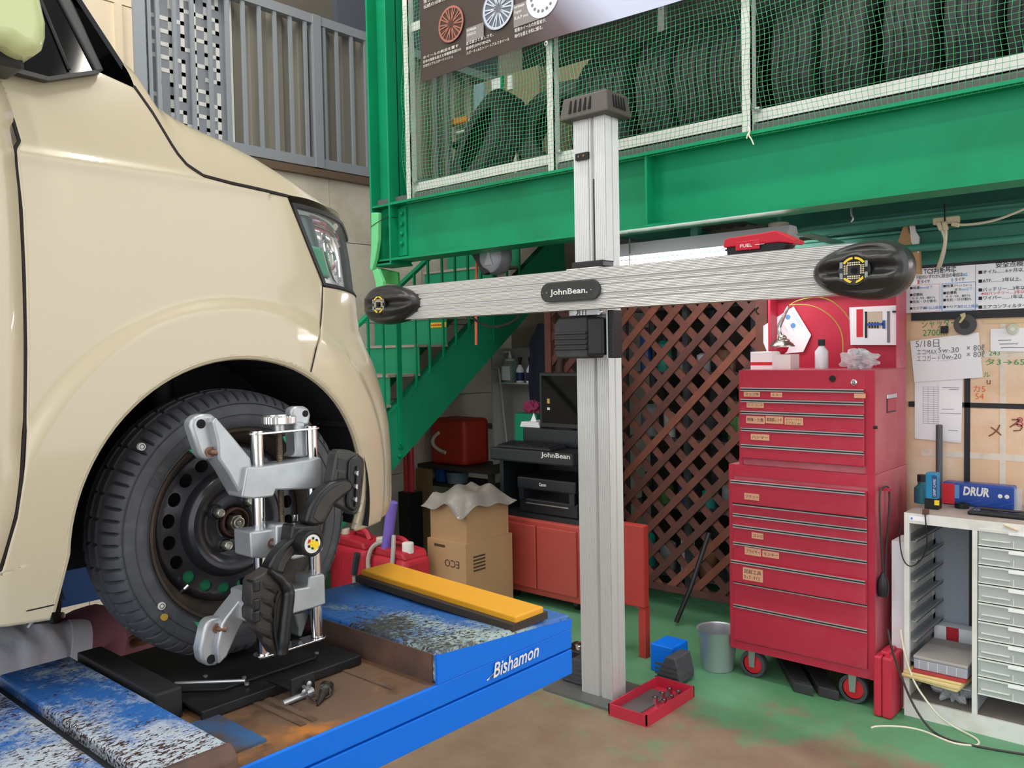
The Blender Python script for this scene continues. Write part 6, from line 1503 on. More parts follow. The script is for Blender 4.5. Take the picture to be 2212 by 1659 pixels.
# two black rubber bars under the cabinet
for k, (px, py) in enumerate(((1735, 1500), (1790, 1510))):
    c = at(px, py, Z=.0); d = Vector((-.55, .8, 0)).normalized(); sd = Vector((.8, .55, 0)).normalized()
    q = MB(); q.obox(c + d * .2 + Vector((0, 0, .022)), d * .2, Vector((.046, 0, 0)), (0, 0, .022)); q.build('rubber_bar', mat('bar_rubber', '#2d2d2f', .7, var=[('#3d3d3f', 20, .4, .8)]), bevel=.004, label=('left' if k == 0 else 'right') + ' of two black rubber blocks lying under the red cabinet', cat='block', group='rubber blocks under the cabinet')

# ================================================================ white drawer cabinet
CABW = mat('cabinet_white', '#e4e3de', .5, var=[('#c6c3b8', 6, .5, .8)]); CABG = mat('cabinet_grey', '#aab3bd', .55); CABT = mat('cabinet_top', '#a39890', .6, var=[('#8d8078', 5, .45, .8)])
YC = 3.685; YCB = YW - .02; cx0 = -1.096; cx1 = .25; zc = .852
wc = thing('drawer_cabinet', (-.6, 3.9, 0), 'off-white steel cabinet with clear plastic drawers and open left bay', 'cabinet')
B(cx0, cx1, YC, YCB, zc - .012, zc).build('top', CABT, wc)
B(cx0, cx1, YC - .003, YC, zc - .042, zc).build('top_rail', CABW, wc); zpl = at(1955, 1507, Y=YC).z
B(cx0, cx1, YC - .003, YC + .01, 0, zpl).build('plinth', CABW, wc); B(cx0, cx0 + .006, YC, YCB, 0, zc - .012).build('side_panel', CABW, wc)
B(cx0, cx1, YCB - .006, YCB, 0, zc - .012).build('back_panel', CABG, wc); B(cx0, cx1, YC, YCB, zpl - .02, zpl - .008).build('bottom_shelf', CABT, wc)
pxm0, pxm1 = at(2100, 1300, Y=YC).x, at(2111, 1300, Y=YC).x
B(cx0, cx0 + .02, YC - .003, YC + .014, zpl, zc - .042).build('front_post', CABW, wc); B(pxm0, pxm1, YC - .003, YC + .014, zpl, zc - .042).build('front_post', CABW, wc)
B(pxm0 + .004, pxm0 + .010, YC + .014, YCB, zpl, zc - .012).build('divider', CABG, wc); B(pxm0 - .11, pxm0 - .095, YCB - .02, YCB - .006, zpl, zc - .03).build('back_strip', TRK, wc)
for k in range(10):
    z = zc - .125 - .084 * k
    if z < zpl + .02: break
    for xx, s in ((cx0 + .006, 1),):
        q = MB(); q.box(xx, xx + .034, YC + .03, YCB - .02, z, z + .003).box(xx, xx + .003, YC + .03, YCB - .02, z, z + .026).box(xx + .031, xx + .034, YC + .03, YCB - .02, z, z + .012); q.build('runner', mat('runner_steel', '#b4b8ba', .4, .4), wc)
for yy in (YC + .02, YCB - .06):
    B(cx0 + .006, cx0 + .009, yy, yy + .03, zpl, zc - .02).build('runner_upright', CABW, wc)
for k in range(8):
    z = zc - .085 - .062 * k
    if z > zpl: B(cx0 + .009, cx0 + .0095, YC + .028, YC + .04, z, z + .012).build('slot_hole', TRK, wc)
CLR = mat('clear_drawer', '#dbe2e0', .2, alpha=.5, spec=.5); CLE = mat('clear_drawer_edge', '#e6eae4', .3)
dh = (at(2150, 1138, Y=YC).z - at(2150, 1179, Y=YC).z)
z1 = at(2113, 1138, Y=YC).z - .002
rd = random.Random(5); CONT = [mat('parts_dark', '#4a4f52', .7), mat('parts_green', '#3e6b55', .7), mat('parts_tan', '#b59a6a', .7), mat('parts_grey', '#8d9296', .6)]
for r_ in range(9):
    for c_ in range(2):
        x0 = pxm1 + .004 + c_ * .31; x1 = x0 + .305; zt_ = z1 - dh * r_; zb_ = zt_ - dh + .005
        if x0 > cx1 - .1: continue
        q = MB(); q.box(x0, x1, YC + .0, YC + .003, zb_, zt_).box(x0, x0 + .003, YC + .003, YC + .30, zb_, zt_ - .01).box(x1 - .003, x1, YC + .003, YC + .30, zb_, zt_ - .01).box(x0, x1, YC + .003, YC + .30, zb_, zb_ + .003)
        d = q.build('clear_drawer', CLR, wc)
        B(x0, x1, YC - .004, YC, zt_ - .006, zt_).build('drawer_edge', CLE, d); B(x0, x1, YC - .004, YC, zb_, zb_ + .004).build('drawer_edge', CLE, d)
        B(x0 + .012, x0 + .11, YC - .006, YC, zb_ + .022, zb_ + .026).build('drawer_lip', CLE, d)
        B(x0 + .105, x0 + .20, YC - .007, YC - .0, zt_ - .016, zt_ - .006).build('label_strip', PAPER, d)
        for kx in (.12, .17, .22): B(x0 + kx, x0 + kx + .0025, YC - .003, YC, zb_ + .004, zb_ + .03).build('divider_rib', CLE, d)
        B(x0 + .01, x1 - .03, YC + .03, YC + .22, zb_ + .004, zb_ + rd.uniform(.015, .035)).build('contents', rd.choice(CONT), d)
B(cx0 + .022, cx0 + .085, YC - .0045, YC - .003, zc - .030, zc - .012).build('maker_label', PAPER, wc); B(cx0 + .026, cx0 + .034, YC - .005, YC - .0045, zc - .026, zc - .017).build('label_mark', INKB, wc)
MB().bar(at(2168, 1133, Y=YC - .004), at(2200, 1146, Y=YC - .004), .001, .022, (0, 1, 0)).build('tape_scrap', mat('masking_tan', '#cdb888', .8), wc)
# goods in the open bay
x0, x1, z0, z1_ = face_y(1966, 1442, 2096, 1500, YC + .05)
zs = at(2030, 1478, Y=YC).z
B(cx0 + .01, pxm0 - .006, YC + .01, YCB - .03, zs - .004, zs).build('shelf', CABG, wc)
en = thing('file_stack', ((cx0 + pxm0) / 2, YC + .15, zs), 'stack of cream card folders sticking out of the open bay', 'folders')
for k in range(3): MB().obox(((cx0 + pxm0) / 2 - .005 + .006 * k, YC + .12 - .012 * (k % 2), zs + .006 + .012 * k), (.11, -.02 + .01 * k, 0), (.02, .15, 0), (0, 0, .0055)).build('folder', mat('folder_cream', '#e2cd92', .7), en, bevel=.002)
MB().obox(((cx0 + pxm0) / 2 + .01, YC + .12, zs + .041), (.10, 0, 0), (0, .15, 0), (0, 0, .004)).build('red_folder', mat('folder_red', '#b53a3a', .6), en)
zz_ = zs + .046; xc_ = (cx0 + pxm0) / 2 + .012
pc = thing('parts_case', (xc_, YC + .15, zz_), 'translucent plastic parts case on the folders in the open bay', 'case')
B(xc_ - .10, xc_ + .10, YC - .01, YC + .27, zz_, zz_ + .042).build('tray', mat('case_clear', '#c3c8d6', .3, trans=.3), pc, bevel=.004); B(xc_ - .102, xc_ + .102, YC - .012, YC + .272, zz_ + .042, zz_ + .055).build('lid', mat('case_grey', '#a9a39f', .5), pc, bevel=.004)
for k in range(5): B(xc_ - .08 + .035 * k, xc_ - .078 + .035 * k, YC - .0115, YC - .01, zz_ + .004, zz_ + .04).build('divider_rib', CLE, pc)
x0, x1, z0, z1_ = face_y(2022, 1352, 2098, 1384, YCB - .06)
rb_ = thing('filter_box', (x0, YCB - .06, zs), 'red and white carton at the back of the open bay', 'carton'); B(x0, pxm0 - .004, YCB - .09, YCB - .02, zs, z1_).build('carton', PAPER, rb_); B(x0 + .05, x0 + .10, YCB - .0915, YCB - .09, zs, z1_).build('red_print', INKR, rb_); B(pxm0 - .04, pxm0 - .004, YCB - .0915, YCB - .09, zs, z1_).build('red_print', INKR, rb_)
crumple('plastic_bag', ((cx0 + pxm0) / 2 + .03, YC + .12, zpl + .045), .07, .06, .05, PLB, 'clear plastic bag on the bottom shelf of the open bay', 'bag', 9)
# goods on top
ZC = zc + .0005
def on_top(px, py): return at(px, py, Z=ZC)
p = on_top(2010, 1098)
bl = thing('spray_can_box', (p.x, p.y, ZC), 'tall blue chemical bottle with yellow cap on the white cabinet', 'bottle')
hb_ = at(2010, 1020, Y=p.y).z
B(p.x - .016, p.x + .03, p.y - .02, p.y + .03, ZC, hb_).build('bottle_body', mat('bottle_blue', '#2487b8', .35), bl, bevel=.006); B(p.x + .012, p.x + .0305, p.y - .0215, p.y - .02, ZC + .05, hb_ - .01).build('side_label', mat('label_navy', '#1f4f86', .5), bl)
txt('GRIP CARE', (p.x + .026, p.y - .022, ZC + .055), .010, WHITE, bl, ux=(0, 0, 1), uy=(-1, 0, 0), width=hb_ - ZC - .08); B(p.x - .018, p.x + .036, p.y - .022, p.y + .032, ZC, ZC + .045).build('black_base', BLACKP, bl); B(p.x + .022, p.x + .04, p.y - .026, p.y - .021, ZC + .02, ZC + .04).build('yellow_clip', mat('clip_yellow', '#e8d020', .5), bl)
p2 = on_top(1992, 1086); cyl_ = thing('teal_bottle', (p2.x, p2.y, ZC), 'dark teal bottle at the left end of the white cabinet top', 'bottle'); zt_ = at(1992, 1040, Y=p2.y).z
MB().lathe((p2.x, p2.y, ZC), (0, 0, 1), [(0, 0), (.032, 0), (.032, (zt_ - ZC) * .7), (.018, (zt_ - ZC) * .85), (.018, zt_ - ZC)], 24).build('bottle_body', mat('bottle_teal', '#256a78', .4), cyl_, smooth=40); MB().cyl((p2.x, p2.y, zt_), (p2.x, p2.y, zt_ + .03), .02, 14).build('cap', BLACKP, cyl_)
p = on_top(2070, 1090); yb = YCB - .16
gp = thing('glove_pack', (p.x + .1, yb, ZC), 'blue and red printed pack lettered DRUR on the white cabinet', 'pack')
x0, x1 = at(2035, 1070, Y=yb).x, at(2190, 1070, Y=yb).x; zt_ = at(2110, 1046, Y=yb).z
PKB = mat('pack_blue', '#23479c', .3)
B(x0, x1, yb, yb + .07, ZC, zt_).build('pack_body', PKB, gp, bevel=.008); B(x0, x0 + .05, yb - .001, yb + .0, ZC + .004, zt_ - .006).build('red_end', INKR, gp); B(x0 + .05, x0 + .068, yb - .0012, yb + .0, ZC + .03, zt_ - .01).build('blue_strip', INKB, gp)
txt('DRUR', (at(2080, 1070, Y=yb).x, yb - .0015, (ZC + zt_) / 2 + .0), .036, WHITE, gp, width=.10, bold=.06, shear=.15)
for k in range(2): MB().ell((x1 - .05 + .025 * k, yb - .001, ZC + .055), .009, .001, .009, 12, 6).build('printed_spot', WHITE, gp)
for k in range(3): MB().bar((x0 + .1 + .06 * k, yb - .0012, ZC + .012), (x0 + .15 + .06 * k, yb - .0012, ZC + .03), .0006, .004, (0, 1, 0)).build('printed_streak', mat('streak_light', '#5f9be0', .5), gp)
B(x1 - .002, x1 + .02, yb + .01, yb + .06, ZC, zt_ - .01).build('clear_wrap', PLB, gp)
q = on_top(2078, 1097); tr = thing('tape_roll', (q.x, q.y, ZC), 'small black tape roll on the white cabinet', 'tape roll'); MB().lathe((q.x, q.y, ZC), (0, 0, 1), [(.022, 0), (.028, 0), (.028, .020), (.022, .020), (.012, .018), (.012, 0)], 28).build('roll', BLACKP, tr, smooth=40)
q = on_top(2122, 1092); crumple('plastic_film', (q.x, q.y, ZC + .022), .06, .035, .022, PLB, 'crumpled clear film in front of the blue pack', 'film', 12)
q = on_top(2160, 1112); my = q.y
ty_ = thing('black_tray', (q.x + .05, my, ZC), 'flat black tray at the front edge of the white cabinet', 'tray'); x0 = at(2092, 1108, Y=my - .05).x
B(x0, x0 + .36, my - .07, my + .05, ZC, ZC + .016).build('tray_body', BLACKP, ty_, bevel=.006); B(x0 + .015, x0 + .345, my - .055, my + .035, ZC + .016, ZC + .018).build('tray_mat', mat('tray_sheen', '#3a3d42', .15), ty_)
MB().tube([(x0 + .04, my - .03, ZC + .0245), (x0 + .10, my - .035, ZC + .024), (x0 + .33, my - .02, ZC + .024)], [.006, .005, .005], 8).build('wrench', mat('dark_steel', '#3b3330', .4, .6), label='dark spanner lying on the black tray', cat='spanner')
p = on_top(1998, 1112)
pg = thing('brown_clip', (p.x, p.y, ZC), 'small brown clip with hanging black lead on the cabinet edge', 'clip'); B(p.x - .010, p.x + .008, YC - .012, YC + .02, ZC, ZC + .02).build('clip', mat('clip_brown', '#5b3d34', .6), pg)
MB().tube([(p.x, YC - .010, ZC + .005), at(2003, 1160, Y=YC - .014), at(2001, 1190, Y=YC - .014), at(1985, 1216, Y=YC - .014), at(1965, 1226, Y=YC - .014), at(1950, 1210, Y=YC - .014), at(1943, 1170, Y=YC - .01), at(1944, 1130, Y=YC + .05)], .0025, 6, smooth=2).build('lead', BLACKP, pg, smooth=True)
# upright sheaf between cabinet and chest
B(-1.165, -1.105, YC + .06, YC + .2, .0, at(1945, 1170, Y=YC + .06).z).build('paper_sheaf', PAPER, label='white paper sheaf standing between red chest and white cabinet', cat='papers')
p = at(1993, 930, Y=YCB - .05); p.x = max(p.x, cx0 + .03); ps_ = thing('grey_rod', (p.x, YCB - .05, ZC), 'grey capped rod standing on the cabinet against the paper form', 'rod')
MB().cyl((p.x, YCB - .05, ZC), (p.x, YCB - .05, at(1993, 916, Y=YCB - .05).z), .014, 16).build('rod', mat('rod_grey', '#55585c', .5), ps_, bevel=.003)
# cords on the floor
def floor_cord(pxs, r, m, label):
    pts = []
    for q in pxs:
        if len(q) == 2: pts.append(at(*q, Z=r))
        else: pts.append(at(q[0], q[1], Y=q[2]))
    MB().tube(pts, r, 6, smooth=2).build('cord', m, smooth=True, label=label, cat='cord')
floor_cord([(1918, 1360, YC - .12), (1924, 1395, YC - .12), (1940, 1445, YC - .10), (1966, 1510, YC - .08), (1990, 1552, YC - .1), (2012, 1578), (2040, 1595), (2080, 1606), (2140, 1618), (2215, 1630), (2300, 1640)], .0045, mat('cord_grey', '#3a3434', .6), 'black power cord dropping past the red case and along the floor')
floor_cord([(1945, 1360, YC - .03), (1953, 1410, YC - .03), (1972, 1470, YC - .03), (1998, 1510, YC - .05), (2028, 1548, YC - .06), (2060, 1570), (2090, 1585), (2113, 1598), (2116, 1608), (2100, 1611), (2060, 1606), (2030, 1594), (1995, 1578), (1950, 1569), (1895, 1568), (1882, 1572)], .004, mat('cord_cream', '#e6e0cc', .6), 'thin white cord looping on the floor before the white cabinet')
# ================================================================ wooden lattice screen
YLt = 4.36; XA, XZ = at(1188, 720, Y=YLt).x, at(1640, 720, Y=YLt).x; ZA, ZZ = .12, 1.88
lt = thing('lattice_screen', ((XA + XZ) / 2, YLt, 0), 'reddish-brown wooden lattice screen standing behind the tower', 'lattice screen')
WD = [mat('lattice_wood_%d' % k, h, .65, var=[(h2, 14, .4, .8, (1, 1, 1))]) for k, (h, h2) in enumerate((('#683a2b', '#552f25'), ('#7a4430', '#633829'), ('#583127', '#482821')))]
for x0, x1 in ((XA - .03, XA + .02), (XZ - .012, XZ + .055)): B(x0, x1, YLt - .02, YLt + .03, 0, ZZ).build('post', WD[0], lt)
B(XA, XZ, YLt - .012, YLt + .022, ZZ - .04, ZZ).build('rail', WD[2], lt); B(XA, XZ, YLt - .012, YLt + .022, ZA - .02, ZA + .02).build('rail', WD[2], lt)
rl = random.Random(11)
def slats(sgn, y0, y1):
    pit = .158; wd = .043; c = ZA - (XZ - XA) - .05 if sgn > 0 else ZA + .03
    while True:
        # line z = c + sgn*(x-XA)
        pts = []
        for x in (XA, XZ):
            z = c + sgn * (x - XA)
            if ZA <= z <= ZZ: pts.append((x, z))
        for z in (ZA, ZZ):
            x = XA + sgn * (z - c)
            if XA < x < XZ: pts.append((x, z))
        if c > ZZ + (XZ - XA) + .1: break
        if len(pts) >= 2:
            a, b = min(pts), max(pts)
            if math.hypot(b[0] - a[0], b[1] - a[1]) > .06:
                d = Vector((b[0] - a[0], 0, b[1] - a[1])); L_ = d.length; d.normalize(); n = Vector((-d.z, 0, d.x))
                MB().obox(Vector(((a[0] + b[0]) / 2, (y0 + y1) / 2, (a[1] + b[1]) / 2)), d * L_ / 2, n * wd / 2, (0, (y1 - y0) / 2, 0)).build('slat', rl.choice(WD), lt)
        c += pit
slats(1, YLt - .010, YLt + .001); slats(-1, YLt + .002, YLt + .012)
p = at(1634, 672, Y=YLt - .021); MB().tube([p + Vector(q) for q in ((.012, -.002, .02), (-.006, -.002, .006), (.004, -.002, -.012), (.014, -.002, -.018))], .004, 6, smooth=1).build('drawn_mark', INK, lt)
MB().tube([at(px, py, Y=YLt - .024) for px, py in ((1212, 850), (1207, 800), (1212, 770), (1230, 750))], [.03, .028, .02, .012], 10, smooth=1).build('leather_bag', mat('bag_brown', '#3d2a27', .7), label='dark brown strap bag hanging on the left end of the lattice', cat='bag', smooth=True)
# store shelf behind the lattice
rs = thing('storage_shelf', (-2.2, 4.8, 0), 'dark steel storage shelf half hidden behind the lattice', 'shelf')
UPR = mat('shelf_steel', '#4d5052', .5, .3); xs0, xs1 = at(1360, 800, Y=4.7).x, at(1640, 800, Y=4.7).x
for x in (xs0, (xs0 + xs1) / 2, xs1):
    for y in (4.65, 5.0): B(x - .018, x + .018, y - .018, y + .018, 0, 2.0).build('upright', UPR, rs)
for z in (.12, .55, .98, 1.4, 1.8): B(xs0, xs1, 4.63, 5.02, z - .012, z).build('shelf_board', UPR, rs)
B(xs0 - .1, xs1 + .3, 5.1, 5.13, 0, 2.05).build('back_sheet', mat('shelf_back', '#37342f', .8), rs)
rg = random.Random(21); cols = [('blue', '#2a4a8a'), ('teal', '#2c9a8a'), ('grey', '#8e9496'), ('white', '#d6d8da'), ('brown', '#7a5238'), ('black', '#26282a'), ('green', '#4b7a3a')]
seen = set()
lev = {.12: 'bottom', .55: 'second', .98: 'third', 1.4: 'fourth'}
for z in (.12, .55, .98, 1.4):
    x = xs0 + .05
    k = 0
    while x < xs1 - .14:
        cn, ch = cols[(k + int(z * 10)) % 7]; wd = rg.uniform(.09, .15); h = rg.uniform(.12, .3)
        t = thing('can', (x + wd / 2, 4.75, z), '%s can on the %s shelf behind the lattice' % (cn, lev[z]), 'can', 'cans on the shelf behind the lattice')
        MB().lathe((x + wd / 2, 4.75, z), (0, 0, 1), [(0, 0), (wd * .42, 0), (wd * .42, h * .8), (wd * .2, h * .9), (0, h * .9)], 16).build('body', mat('can_' + cn, ch, .4), t, smooth=40); MB().cyl((x + wd / 2, 4.75, z + h * .9), (x + wd / 2, 4.75, z + h), wd * .16, 12).build('cap', BLACKP, t)
        x += wd + .03; k += 1
        if k >= 6: break

# ================================================================ alignment console
YK = 3.9; kx0, kx1 = at(1068, 1000, Y=YK).x, at(1246, 1000, Y=YK).x; KB = mat('console_black', '#202429', .45); KR = mat('console_red', '#b5493f', .5)
ck = thing('alignment_console', ((kx0 + kx1) / 2, 4.1, 0), 'black and red wheel-alignment console behind the tower', 'console')
zk = at(1130, 962, Y=YK).z
zp0 = at(1180, 1108, Y=YK).z
B(kx0, kx1, YK + .02, YK + .42, .06, zp0 - .06).build('lower_cabinet', KR, ck, bevel=.01)
B(kx0 + .02, (kx0 + kx1) / 2 - .004, YK + .004, YK + .02, .1, zp0 - .09).build('door', KR, ck, bevel=.006); B((kx0 + kx1) / 2 + .004, kx1 - .02, YK + .004, YK + .02, .1, zp0 - .09).build('door', KR, ck, bevel=.006)
B(kx0, kx1, YK + .05, YK + .42, zp0 - .06, zp0 - .03).build('printer_shelf', KB, ck); B(kx0, kx0 + .03, YK + .05, YK + .42, zp0 - .03, zk - .1).build('side_panel', KB, ck); B(kx1 - .03, kx1, YK + .05, YK + .42, zp0 - .03, zk - .1).build('side_panel', KB, ck); B(kx0, kx1, YK + .40, YK + .42, zp0 - .03, zk - .1).build('rear_panel', KB, ck)
B(kx0, kx1, YK - .04, YK + .42, zk - .10, zk - .02).build('work_top', KB, ck, bevel=.012)
txt('JohnBean', (at(1170, 990, Y=YK - .042).x, YK - .0415, at(1213, 990, Y=YK - .04).z), .028, WHITE, ck, width=at(1232, 988, Y=YK).x - at(1170, 988, Y=YK).x, bold=.03)
for x in (kx0 + .08, kx1 - .08):
    for y in (YK + .1, YK + .35): MB().cyl((x - .015, y, .03), (x + .015, y, .03), .03, 16).build('caster', BLACKP, ck)
B(kx0 + .1, kx1 - .02, YK + .16, YK + .40, zk - .02, zk + .09).build('rear_box', KB, ck, bevel=.01)
xm0, xm1 = at(1165, 870, Y=YK + .2).x, at(1250, 870, Y=YK + .2).x; zm0, zm1 = at(1200, 925, Y=YK + .2).z, at(1200, 805, Y=YK + .2).z
mo = thing('monitor', ((xm0 + xm1) / 2, YK + .22, zk + .09), 'dark monitor standing on the alignment console', 'monitor')
B(xm0, xm1 + .14, YK + .2, YK + .24, zm0, zm1).build('bezel', KB, mo, bevel=.006); B(xm0 + .02, xm1 + .12, YK + .198, YK + .2, zm0 + .03, zm1 - .02).build('screen', GLASSB, mo); B((xm0 + xm1) / 2 - .03, (xm0 + xm1) / 2 + .1, YK + .2, YK + .25, zk + .09, zm0).build('stand', KB, mo)
p = at(1182, 868, Y=YK + .197); B(p.x, p.x + .02, YK + .196, YK + .198, p.z - .01, p.z + .02).build('screen_icon', mat('icon_orange', '#c8a24a', .5), mo); B(p.x, p.x + .02, YK + .196, YK + .198, p.z - .05, p.z - .035).build('screen_icon', PAPER, mo)
kb0, kb1 = at(1075, 950, Y=YK - .02).x, at(1190, 950, Y=YK - .02).x
kb = thing('keyboard', ((kb0 + kb1) / 2, YK + .05, zk - .02), 'black keyboard lying on the alignment console', 'keyboard')
MB().prism([(kb0, YK - .03, zk - .0195), (kb0, YK + .12, zk - .0195), (kb0, YK + .12, zk + .012), (kb0, YK - .03, zk - .006)], (kb1 - kb0, 0, 0)).build('case', KB, kb, bevel=.004)
q = MB()
for r_ in range(5):
    for c_ in range(16):
        x = kb0 + .012 + c_ * (kb1 - kb0 - .024) / 16; y = YK - .02 + r_ * .026; z = zk - .006 + (y - YK + .03) / .15 * .018; q.box(x, x + (kb1 - kb0 - .024) / 16 - .003, y, y + .022, z, z + .005)
q.build('keys', BLACKP, kb, kind='stuff')
nb = at(1160, 928, Y=YK + .26); npd = thing('paper_pad', (nb.x, YK + .27, zk + .09), 'white notepad pile behind the keyboard on the console', 'notepad')
for k in range(3): B(nb.x - .09 + .005 * k, nb.x + .07 - .004 * k, YK + .20, YK + .38, zk + .0902 + .011 * k, zk + .0902 + .011 * k + .010).build('pad', PAPER, npd)
MB().prism([(nb.x - .02, YK + .22, zk + .124), (nb.x + .03, YK + .22, zk + .124), (nb.x + .0, YK + .23, zk + .18)], (0, .004, 0)).build('folded_slip', PAPER, npd)
# printer
pr0, pr1 = at(1117, 1070, Y=YK + .04).x, kx1 - .045; pz0 = zp0 - .03; pz1 = at(1150, 1032, Y=YK + .04).z
pn_ = thing('printer', ((pr0 + pr1) / 2, YK + .2, pz0), 'black inkjet printer lettered Canon inside the console', 'printer')
PRM = mat('printer_black', '#1f2228', .35)
B(pr0, pr1, YK + .06, YK + .38, pz0, pz0 + .09).build('base', PRM, pn_, bevel=.01); B(pr0, pr1, YK + .04, YK + .38, pz1 - .075, pz1).build('scanner_lid', PRM, pn_, bevel=.01); B(pr0 + .012, pr0 + .05, YK + .045, YK + .37, pz0 + .085, pz1 - .07).build('pillar', PRM, pn_); B(pr1 - .05, pr1 - .012, YK + .045, YK + .37, pz0 + .085, pz1 - .07).build('pillar', PRM, pn_); B(pr0 + .05, pr1 - .05, YK + .14, YK + .36, pz0 + .085, pz1 - .07).build('paper_slot', mat('slot_dark', '#0c0d10', .3), pn_)
txt('Canon', (at(1164, 1048, Y=YK + .038).x, YK + .0395, pz1 - .045), .020, WHITE, pn_, width=.055, bold=.04)
B(pr0 + .06, pr1 - .06, YK + .05, YK + .06, pz0 + .06, pz0 + .066).build('tray_line', STEEL, pn_)

# ================================================================ back corner: rack, jacket, cloth
YRk = 5.0; r0, r1 = at(1062, 850, Y=YRk).x, at(1132, 850, Y=YRk).x; rz1, rz0 = at(1090, 752, Y=YRk).z, at(1090, 990, Y=YRk).z
rk = thing('white_rack', ((r0 + r1) / 2, YRk + .1, 0), 'white wire washstand rack with back panel by the rear wall', 'rack')
RW = mat('rack_white', '#b9b9b4', .5)
B(r0, r1, YRk + .24, YRk + .26, 0, rz1).build('back_panel', RW, rk); B(r0, r0 + .014, YRk, YRk + .26, 0, rz1).build('side_frame', RW, rk); B(r1 - .014, r1, YRk + .1, YRk + .26, 0, rz1).build('side_frame', RW, rk)
zsf = at(1090, 826, Y=YRk + .05).z; B(r0, r1 + .12, YRk, YRk + .26, zsf - .01, zsf).build('shelf', RW, rk); B(r0, r1 + .1, YRk, YRk + .26, zsf - .55, zsf - .54).build('shelf', RW, rk)
MB().tube([(r0 + .02, YRk - .004, zsf + .12), (r0 + .07, YRk - .004, zsf + .12), (r0 + .09, YRk - .004, zsf + .10), (r0 + .16, YRk - .004, zsf - .5)], .008, 8, smooth=1).build('wire_arm', RW, rk, smooth=True)
p = at(1102, 826, Y=YRk + .08); sp_ = thing('soap_bottle', (p.x, p.y, zsf), 'clear green pump soap bottle on the white rack', 'bottle')
MB().lathe((p.x, p.y, zsf), (0, 0, 1), [(0, 0), (.058, 0), (.060, .02), (.060, .15), (.05, .17), (.03, .175)], 24).build('bottle_body', mat('soap_green', '#8fa898', .25, trans=.2), sp_, smooth=40); MB().lathe((p.x, p.y, zsf + .172), (0, 0, 1), [(.04, 0), (.04, .012), (.016, .02), (.012, .05)], 16).build('pump', WHITE, sp_, smooth=40); MB().tube([(p.x, p.y, zsf + .22), (p.x, p.y, zsf + .245), (p.x - .05, p.y - .01, zsf + .245)], .008, 8).build('spout', WHITE, sp_); B(p.x - .035, p.x + .05, p.y - .0615, p.y - .058, zsf + .02, zsf + .13).build('label', PAPER, sp_)
for k, px in enumerate((1124, 1146)):
    p = at(px, 826, Y=YRk + .06); t = thing('lotion_bottle', (p.x, p.y, zsf), ('left' if k == 0 else 'right') + ' of two white and navy bottles with black caps on rack', 'bottle', 'navy bottles on the white rack')
    MB().lathe((p.x, p.y, zsf), (0, 0, 1), [(0, 0), (.032, 0), (.032, .10), (.018, .13), (.014, .14)], 20).build('bottle_body', PAPER, t, smooth=40); MB().lathe((p.x, p.y, zsf + .015), (0, 0, 1), [(.0326, 0), (.0326, .065)], 20).build('label', mat('label_deep', '#232f63', .5), t, smooth=True); MB().lathe((p.x, p.y, zsf + .14), (0, 0, 1), [(.012, 0), (.012, .03), (.018, .04), (.016, .06), (0, .06)], 14).build('cap', BLACKP, t, smooth=40)
pj = at(1178, 720, Y=4.9)
jk = thing('jacket', (pj.x, 4.9, 1.1), 'dark navy work jacket hanging near the rear wall', 'jacket')
def jf(u, v):
    a = 2 * math.pi * u; wv = 1 + .12 * math.sin(4 * a + 5 * v); wdt = (.05 + .06 * sstep(0, .25, v)) * wv
    return Vector((pj.x + wdt * 1.25 * math.cos(a), 4.9 + wdt * .6 * math.sin(a), 1.75 - .62 * v))
MB().grid(jf, 24, 12).build('cloth', mat('jacket_navy', '#1b2030', .85), jk, smooth=True)
MB().tube([(pj.x - .09, 4.9, 1.66), (pj.x - .12, 4.9, 1.4), (pj.x - .13, 4.9, 1.12)], [.035, .04, .03], 10, smooth=1).build('sleeve', mat('jacket_navy', '#1b2030', .85), jk, smooth=True)
MB().tube([(pj.x, 4.9, 1.74), (pj.x, 4.9, 1.83), (pj.x, 5.0, 1.85), (pj.x, 5.88, 1.86)], .006, 6).build('hanging_rod', STEEL, jk)
pc_ = at(1150, 880, Y=4.5)
cl = crumple('pink_cloth', (pc_.x, 4.5, pc_.z), .07, .04, .04, mat('cloth_pink', '#a83a66', .9), 'crumpled pink cloth on a green bin left of the monitor', 'cloth', 31)
bb = thing('green_bin', (pc_.x, 4.55, 0), 'dark green bin under the pink cloth', 'bin'); B(pc_.x - .1, pc_.x + .1, 4.42, 4.6, 0, pc_.z - .038).build('bin_body', GREEN_D, bb, bevel=.01)

